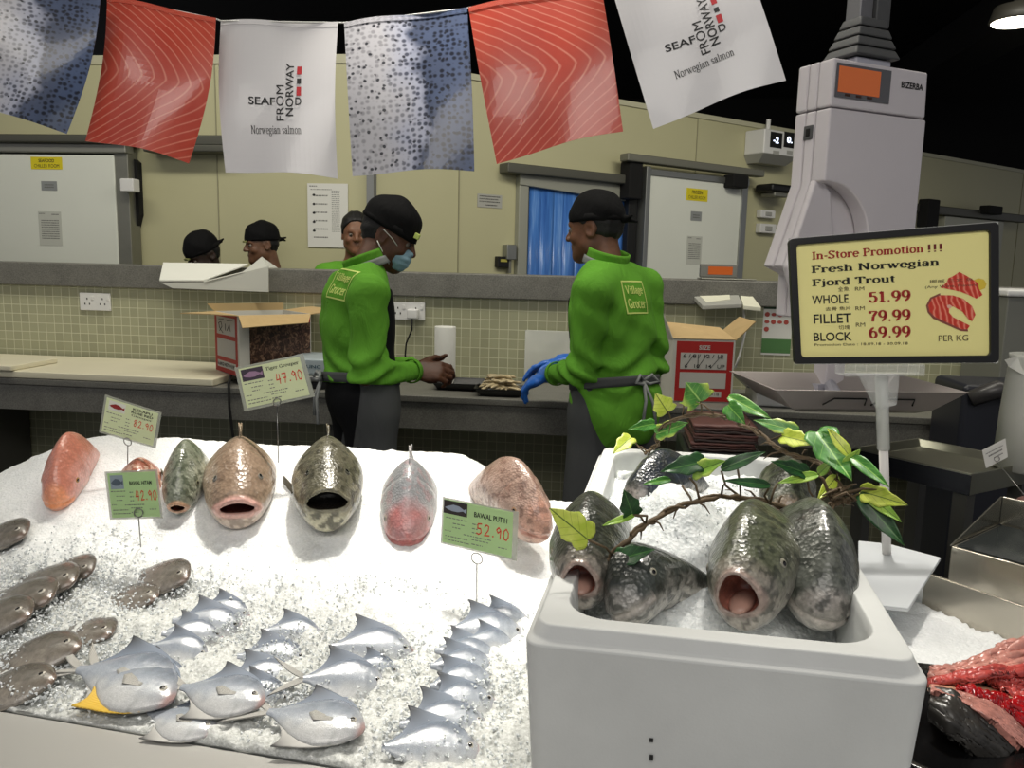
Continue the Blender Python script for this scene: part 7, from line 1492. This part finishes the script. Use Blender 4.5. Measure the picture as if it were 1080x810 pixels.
# stepped steel display bin
B0 = onz(1003, 576, .95); u1 = nrm(onz(1080, 597, .95)-B0); u2 = np.array([-u1[1], u1[0], 0]); u2 = u2 if u2[1] > 0 else -u2; axb = np.array([u1, u2, ez])
t = thing('steel_bin', 'stepped steel display bin at the right edge', 'bin', (B0+u1*.2+u2*.2)*np.array([1, 1, 0]))
MB().box(B0+u1*.25+u2*.115+ez*(-.474), (.5, .23, .948), axb).build('front_step', M_glare, t, bevel=.003); MB().box(B0+u1*.253+u2*.117+ez*.0015, (.49, .22, .002), axb).build('step_top', mat('step_dark', '3c4244', .15, .7), t)
bk = [B0+u2*.235, B0+u1*.5+u2*.235, B0+u1*.5+u2*.239, B0+u2*.239]; zt_ = P(1018, 506, 1.86)[2]
m = MB(); m.hexa(bk, [q_+ez*(zt_-.95) for q_ in bk]); m.build('back_riser', mat('riser_steel', 'a8a69a', .18, .9, bump=.05, bscale=9), t, bevel=.002)
m = MB(); m.prism([B0, B0+u2*.235, B0+u2*.235+ez*(zt_-.95)], -u1*.003); m.build('side_panel', mat('riser_steel', 'a8a69a', .18, .9, bump=.05, bscale=9), t)
r0_ = B0+u2*.24+ez*(zt_-.95-.03); MB().box(r0_+u1*.25+u2*.13-ez*.06, (.5, .24, .12), axb).build('upper_tray', M_glare, t, bevel=.002)
m = MB(); m.grid(lambda u, v: r0_+u1*(.03+.45*u)+u2*(.02+.22*v)+ez*(.004+.022*math.sin(math.pi*u)*math.sin(math.pi*v)+.006*mnoise.noise(Vector((u*9, v*6, 2)))), 40, 24); o = m.build('pink_ice', mat('pink_ice', 'd8c4c0', .4, bump=.5, bscale=120), None, True, solid=.004); o['kind'] = 'stuff'; setp(o, label='pink tinged ice in the upper tray of the steel bin', category='ice')
q = r0_+u1*.03+u2*.03; m = MB(); m.ball(q+ez*.02+u1*.02, (.035, .02, .016), 20, 12, axb); m.ball(q+ez*.018+u1*.05, (.03, .018, .014), 20, 12, axb); tag(m.build('fish_cut', mat('dark_fish_cut', '6a4a44', .3, var=.3, vscale=40), None, True), 'small dark cut of fish at the corner of the upper steel tray', 'fish')
c = Card([(1040, 494), (1063, 482), (1060.5, 462.5), (1036, 475)], 1.84); t = thing('price_tag', 'small white tag on a wire at the steel bin, far right', 'price tag', q); c.panel('paper', M_paper, t, th=.001); lines_print(c, 'small_print', [(.1, .85, .7, .05), (.2, .8, .5, .08), (.4, .8, .3, .06)], M_inkg, t)
p1 = P(1051.5, 484, 1.838); m = MB(); m.tube([q+ez*.025+u1*.01, p1-ez*.006], .001, 6); m.tube([p1+np.array([.006*math.cos(k*.5), 0, .006*math.sin(k*.5)]) for k in range(14)], .0008, 5, cap=False); m.build('wire_stem', M_wire, t, True)
# steel rim behind the right-hand ice
Ra, Rb = onz(975, 604, .93), onz(1095, 645, .93); rn = np.array([-rd[1], rd[0], 0]); rn = rn if rn[1] > 0 else -rn; q4 = [Ra, Rb+rd*.3, Rb+rd*.3+rn*.01, Ra+rn*.01]
t = thing('ice_tray_upstand', 'low steel back edge of the ice at the right', 'steel edge', Ra); m = MB(); m.hexa([p_-ez*.08 for p_ in q4], q4); m.build('upstand', M_glare, t, bevel=.002)
# snow ice, black tray and the cut salmon
zr = lambda X, Y: .875+.02*sstep(X, .42, .6)+0*Y
o = ice_sheet('crushed_ice', .34, .95, .7, 1.62, lambda X, Y: np.where((X-Ra[0])*rn[0]+(Y-Ra[1])*rn[1] > -.004, .86, .878+.012*np.sin(7*X)*np.sin(6*Y)), .007, M_snow, .008, .004, seed=21, floor_z=.8425); setp(o, label='smooth white ice right of the foam box', category='ice')
t = thing('black_tray', 'black ribbed plastic tray on the ice at the lower right', 'tray', onz(1030, 760, .89)); M_bt = mat('black_plastic', '0c0c0d', .25, bump=.05)
ca = onz(1000, 702, .9); cT = np.array([.56, .955, .892]); tx = nrm(np.array([.93, -.30, 0])); ty = np.array([-tx[1], tx[0], 0]); 
def tray_ring(w_, h_, z, n=40, rib=0): return [cT+tx*w_*((abs(math.cos(a))**.5)*np.sign(math.cos(a)))*(1+rib*math.sin(36*a))+ty*h_*((abs(math.sin(a))**.5)*np.sign(math.sin(a)))*(1+rib*math.sin(36*a))+ez*z for a in np.linspace(0, 2*math.pi, n, endpoint=False)]
R_ = [tray_ring(.17, .10, 0, 144), tray_ring(.19, .12, .02, 144, .008), tray_ring(.20, .135, .036, 144, .008), tray_ring(.213, .15, .04, 144), tray_ring(.211, .148, .043, 144), tray_ring(.195, .128, .036, 144), tray_ring(.165, .095, .006, 144)]
m = MB(); V = [p_ for r_ in R_ for p_ in r_]; n = 144; m.add(V, [(i*n+k, i*n+(k+1) % n, (i+1)*n+(k+1) % n, (i+1)*n+k) for i in range(6) for k in range(n)]+[tuple(range(n-1, -1, -1)), tuple(range(6*n, 7*n))]); m.build('tray_shell', M_bt, t, True)
# salmon carcass opened along the belly: skin, two flesh walls and the hollow between
sf = thing('cut_salmon', 'cut open salmon with raw red flesh on the black tray', 'fish', onz(1035, 740, .95))
def surf_px(rows, d0): return [[P(x, y, d) for x, y, d in r_] for r_ in rows]
def patch(name, rows, m, noise_a=.004, nf=30, nu=110, nv=44, th=.01):
    G = [[np.array(p) for p in r_] for r_ in rows]
    def at_(u, v):
        def cr(Pl, t_):
            n_ = len(Pl)-1; i = min(int(t_*n_), n_-1); f_ = t_*n_-i; a, b, c_, d_ = Pl[max(i-1, 0)], Pl[i], Pl[i+1], Pl[min(i+2, n_)]
            return .5*(2*b+(c_-a)*f_+(2*a-5*b+4*c_-d_)*f_*f_+(3*b-a-3*c_+d_)*f_**3)
        p = cr([cr(r_, u) for r_ in G], v); return p+np.array([0, 0, 1])*noise_a*.8*(mnoise.noise(Vector((u*4, v*7, nf)))+.7*mnoise.noise(Vector((u*9, v*16, nf)))+.3*mnoise.noise(Vector((u*26, v*22, nf))))
    m_ = MB(); m_.grid(at_, nu, nv); return m_.build(name, m, sf, True, solid=th)
M_flesh = mat('salmon_flesh', 'b84c46', .25, var=.45, vscale=40, bump=.6, bscale=60, coat=.4); M_pinkw = mat('salmon_belly', 'c08478', .28, var=.4, vscale=45, bump=.5, bscale=70, coat=.3); M_hollow = mat('salmon_hollow', 'c79a7e', .3, var=.12, vscale=14, coat=.4); M_blood = mat('salmon_blood', 'a01418', .15, var=.45, vscale=35, bump=.5, bscale=70, coat=.6); M_sk = mat('salmon_skin', '34322f', .3, var=.4, vscale=40)
K = lambda x, y, d: (930+x/7.2, 650+y/7.2, d)
rows = lambda *rs: [[P(*K(*q)) for q in r_] for r_ in rs]
patch('upper_wall', rows([(370, 420, 1.10), (560, 380, 1.11), (780, 290, 1.12), (960, 210, 1.13), (1200, 130, 1.14)], [(368, 470, 1.08), (560, 440, 1.09), (780, 380, 1.10), (960, 330, 1.11), (1200, 260, 1.12)], [(368, 510, 1.07), (560, 480, 1.075), (800, 440, 1.08), (980, 420, 1.09), (1200, 380, 1.10)]), M_pinkw, .007, 45)
patch('upper_fillet_edge', rows([(368, 495, 1.07), (560, 455, 1.075), (800, 395, 1.08), (980, 400, 1.09), (1200, 360, 1.10)], [(368, 520, 1.06), (560, 490, 1.065), (800, 455, 1.07), (980, 440, 1.08), (1200, 420, 1.09)]), M_flesh, .006, 50)
patch('belly_hollow', rows([(368, 505, 1.075), (560, 480, 1.085), (800, 450, 1.10), (980, 440, 1.11), (1200, 420, 1.12)], [(368, 530, 1.07), (560, 530, 1.09), (800, 540, 1.11), (980, 560, 1.12), (1200, 580, 1.13)], [(368, 552, 1.05), (560, 575, 1.05), (760, 600, 1.05), (980, 640, 1.05), (1200, 720, 1.05)]), M_hollow, .003, 30)
patch('inner_flesh', rows([(800, 470, 1.085), (900, 470, 1.085), (1000, 480, 1.085), (1200, 500, 1.09)], [(880, 520, 1.08), (940, 540, 1.08), (1020, 560, 1.08), (1200, 590, 1.08)], [(930, 590, 1.06), (990, 610, 1.06), (1060, 640, 1.06), (1200, 690, 1.06)]), M_flesh, .01, 40)
patch('lower_wall', rows([(560, 560, 1.05), (680, 570, 1.05), (850, 590, 1.05), (1000, 630, 1.05), (1200, 660, 1.05)], [(640, 585, 1.04), (740, 610, 1.04), (880, 660, 1.04), (1000, 700, 1.04), (1200, 760, 1.04)], [(700, 610, 1.03), (800, 660, 1.03), (900, 720, 1.03), (990, 780, 1.03), (1200, 880, 1.03)]), M_blood, .012, 60)
patch('lower_skin_band', rows([(372, 545, 1.05), (560, 585, 1.04), (700, 620, 1.03), (860, 690, 1.025), (980, 790, 1.02), (1150, 930, 1.02)], [(372, 590, 1.03), (560, 640, 1.02), (680, 700, 1.01), (800, 780, 1.0), (900, 860, 1.0), (1050, 1000, 1.0)]), M_pinkw, .002, 40)
patch('outer_skin', rows([(372, 575, 1.045), (540, 590, 1.03), (650, 690, 1.015), (760, 790, 1.005), (860, 880, 1.0), (1000, 1010, 1.0)], [(372, 680, 1.02), (500, 760, 1.0), (600, 840, .995), (700, 920, .99), (800, 1000, .99), (900, 1080, .99)], [(372, 790, 1.02), (480, 870, 1.0), (560, 930, .995), (640, 1000, .99), (720, 1060, .99), (800, 1120, .99)]), M_sk, .003, 30)
# dark cabinets and bags behind the steel table
a, b = ony(985, 415, 3.3), ony(1003, 470, 3.3); t = thing('dark_bin', 'dark plastic bin standing under the worktop at the right', 'bin', ((a[0]+b[0])/2+.25, 3.2, 0)); xb = ony(1003, 420, 3.15)[0]
MB().bb((xb, 3.05, .001), (xb+.42, 3.33, ony(1020, 402, 3.15)[2])).build('bin_body', mat('bin_navy', '20222a', .4), t, bevel=.02); m = MB(); z_ = ony(1020, 402, 3.15)[2]; m.tube([(xb+.02, 3.04, z_-.05), (xb+.1, 3.02, z_-.01), (xb+.2, 3.03, z_-.04), (xb+.24, 3.03, z_-.14)], [.03, .035, .03, .02], 10); m.build('bag_fold', mat('bag_grey', '3c3a3a', .35), t, True)
# stack of dried dark sheets behind the foam box
p = P(760, 470, 2.1); t = thing('dried_stack', 'stack of dark brown dried sheets behind the ivy', 'stack', (p[0], p[1], 0.0))
pz = P(760, 468, 2.1)[2]; xs0, xs1 = P(727, 460, 2.1)[0], P(790, 460, 2.1)[0]
MB().bb((xs0-.02, p[1]-.12, .001), (xs1+.02, p[1]+.14, pz-.001)).build('stand', M_dark, t, bevel=.01)
for i in range(9):
    m = MB(); x_off = random.uniform(-.008, .008); m.grid(lambda u, v: (xs0+(xs1-xs0)*u+x_off, p[1]-.1+.2*v, pz+.004+i*.0075+.004*mnoise.noise(Vector((u*4, v*4, i)))), 14, 8); m.build('sheet', mat('dried_%d' % (i % 3), ('2a1a16', '3e211b', '54302a')[i % 3], .6, var=.3, vscale=40), t, True, solid=.0055)
# downlight in the black ceiling at the top right
L0 = onz(1072, 24, 4.15); L0 = CAM+(L0-CAM)*.62; t = thing('pendant_light', 'round bright downlight hanging from the black ceiling at top right', 'lamp', L0)
MB().lathe(L0, [(.15, .004), (.155, 0), (.165, .01), (.14, .1), (.03, .12), (.03, 4.2-L0[2])], 40).build('lamp_body', mat('lamp_dark', '3c3a34', .5), t, True); MB().lathe(L0-np.array([0, 0, .002]), [(.001, .003), (.148, .003), (.148, .005), (.001, .005)], 40).build('lamp_glass', mat('lamp_glow', 'fff6e0', .5, emit='fff4dc', es=14), t)
# ================================================================= LIGHT
def spot(loc, tgt, e, ang=60, blend=.6, r=.06, col=(1, .95, .87)):
    l = bpy.data.lights.new('spot', 'SPOT'); l.energy = e; l.spot_size = math.radians(ang); l.spot_blend = blend; l.shadow_soft_size = r; l.color = col
    o = bpy.data.objects.new('spot_light', l); COL.objects.link(o); o.location = loc; o.rotation_euler = (Vector(tgt)-Vector(loc)).to_track_quat('-Z', 'Y').to_euler(); return o
def area(loc, tgt, e, sx, sy, col=(1, .95, .87)):
    l = bpy.data.lights.new('area', 'AREA'); l.shape = 'RECTANGLE'; l.size = sx; l.size_y = sy; l.energy = e; l.color = col
    o = bpy.data.objects.new('unseen_area_light', l); COL.objects.link(o); o.location = loc; o.rotation_euler = (Vector(tgt)-Vector(loc)).to_track_quat('-Z', 'Y').to_euler(); return o
spot((-.45, 2.15, 3.5), (-.42, 1.5, 1.0), 330, 34, .8, .05)
spot((.35, 2.0, 3.5), (.42, 1.38, 1.0), 190, 36, .7, .05)
area((-.6, 2.6, 4.1), (-.6, 2.7, 0), 70, 3.5, .5, (1, .95, .82))
area((2.3, 3.4, 4.1), (2.4, 8, 1.3), 110, 3, .5, (1, .95, .82))  # wash light added to brighten the right wall and its doors
area((-2.8, 2.9, 4.1), (-2.8, 5.3, 1.3), 46, 3, .5, (1, .95, .82))  # wash light added to brighten the left wall and its door
area((0, -1.2, 3.6), (0, 2.4, 1.4), 48, 3, 1.2)  # fill light added behind the camera to brighten sign and flags
w = bpy.data.worlds.new('store'); SC.world = w; w.use_nodes = True; w.node_tree.nodes['Background'].inputs[0].default_value = (.95, .95, 1, 1); w.node_tree.nodes['Background'].inputs[1].default_value = .27
SC.view_settings.exposure = 0.0
SC.cycles.use_denoising = True
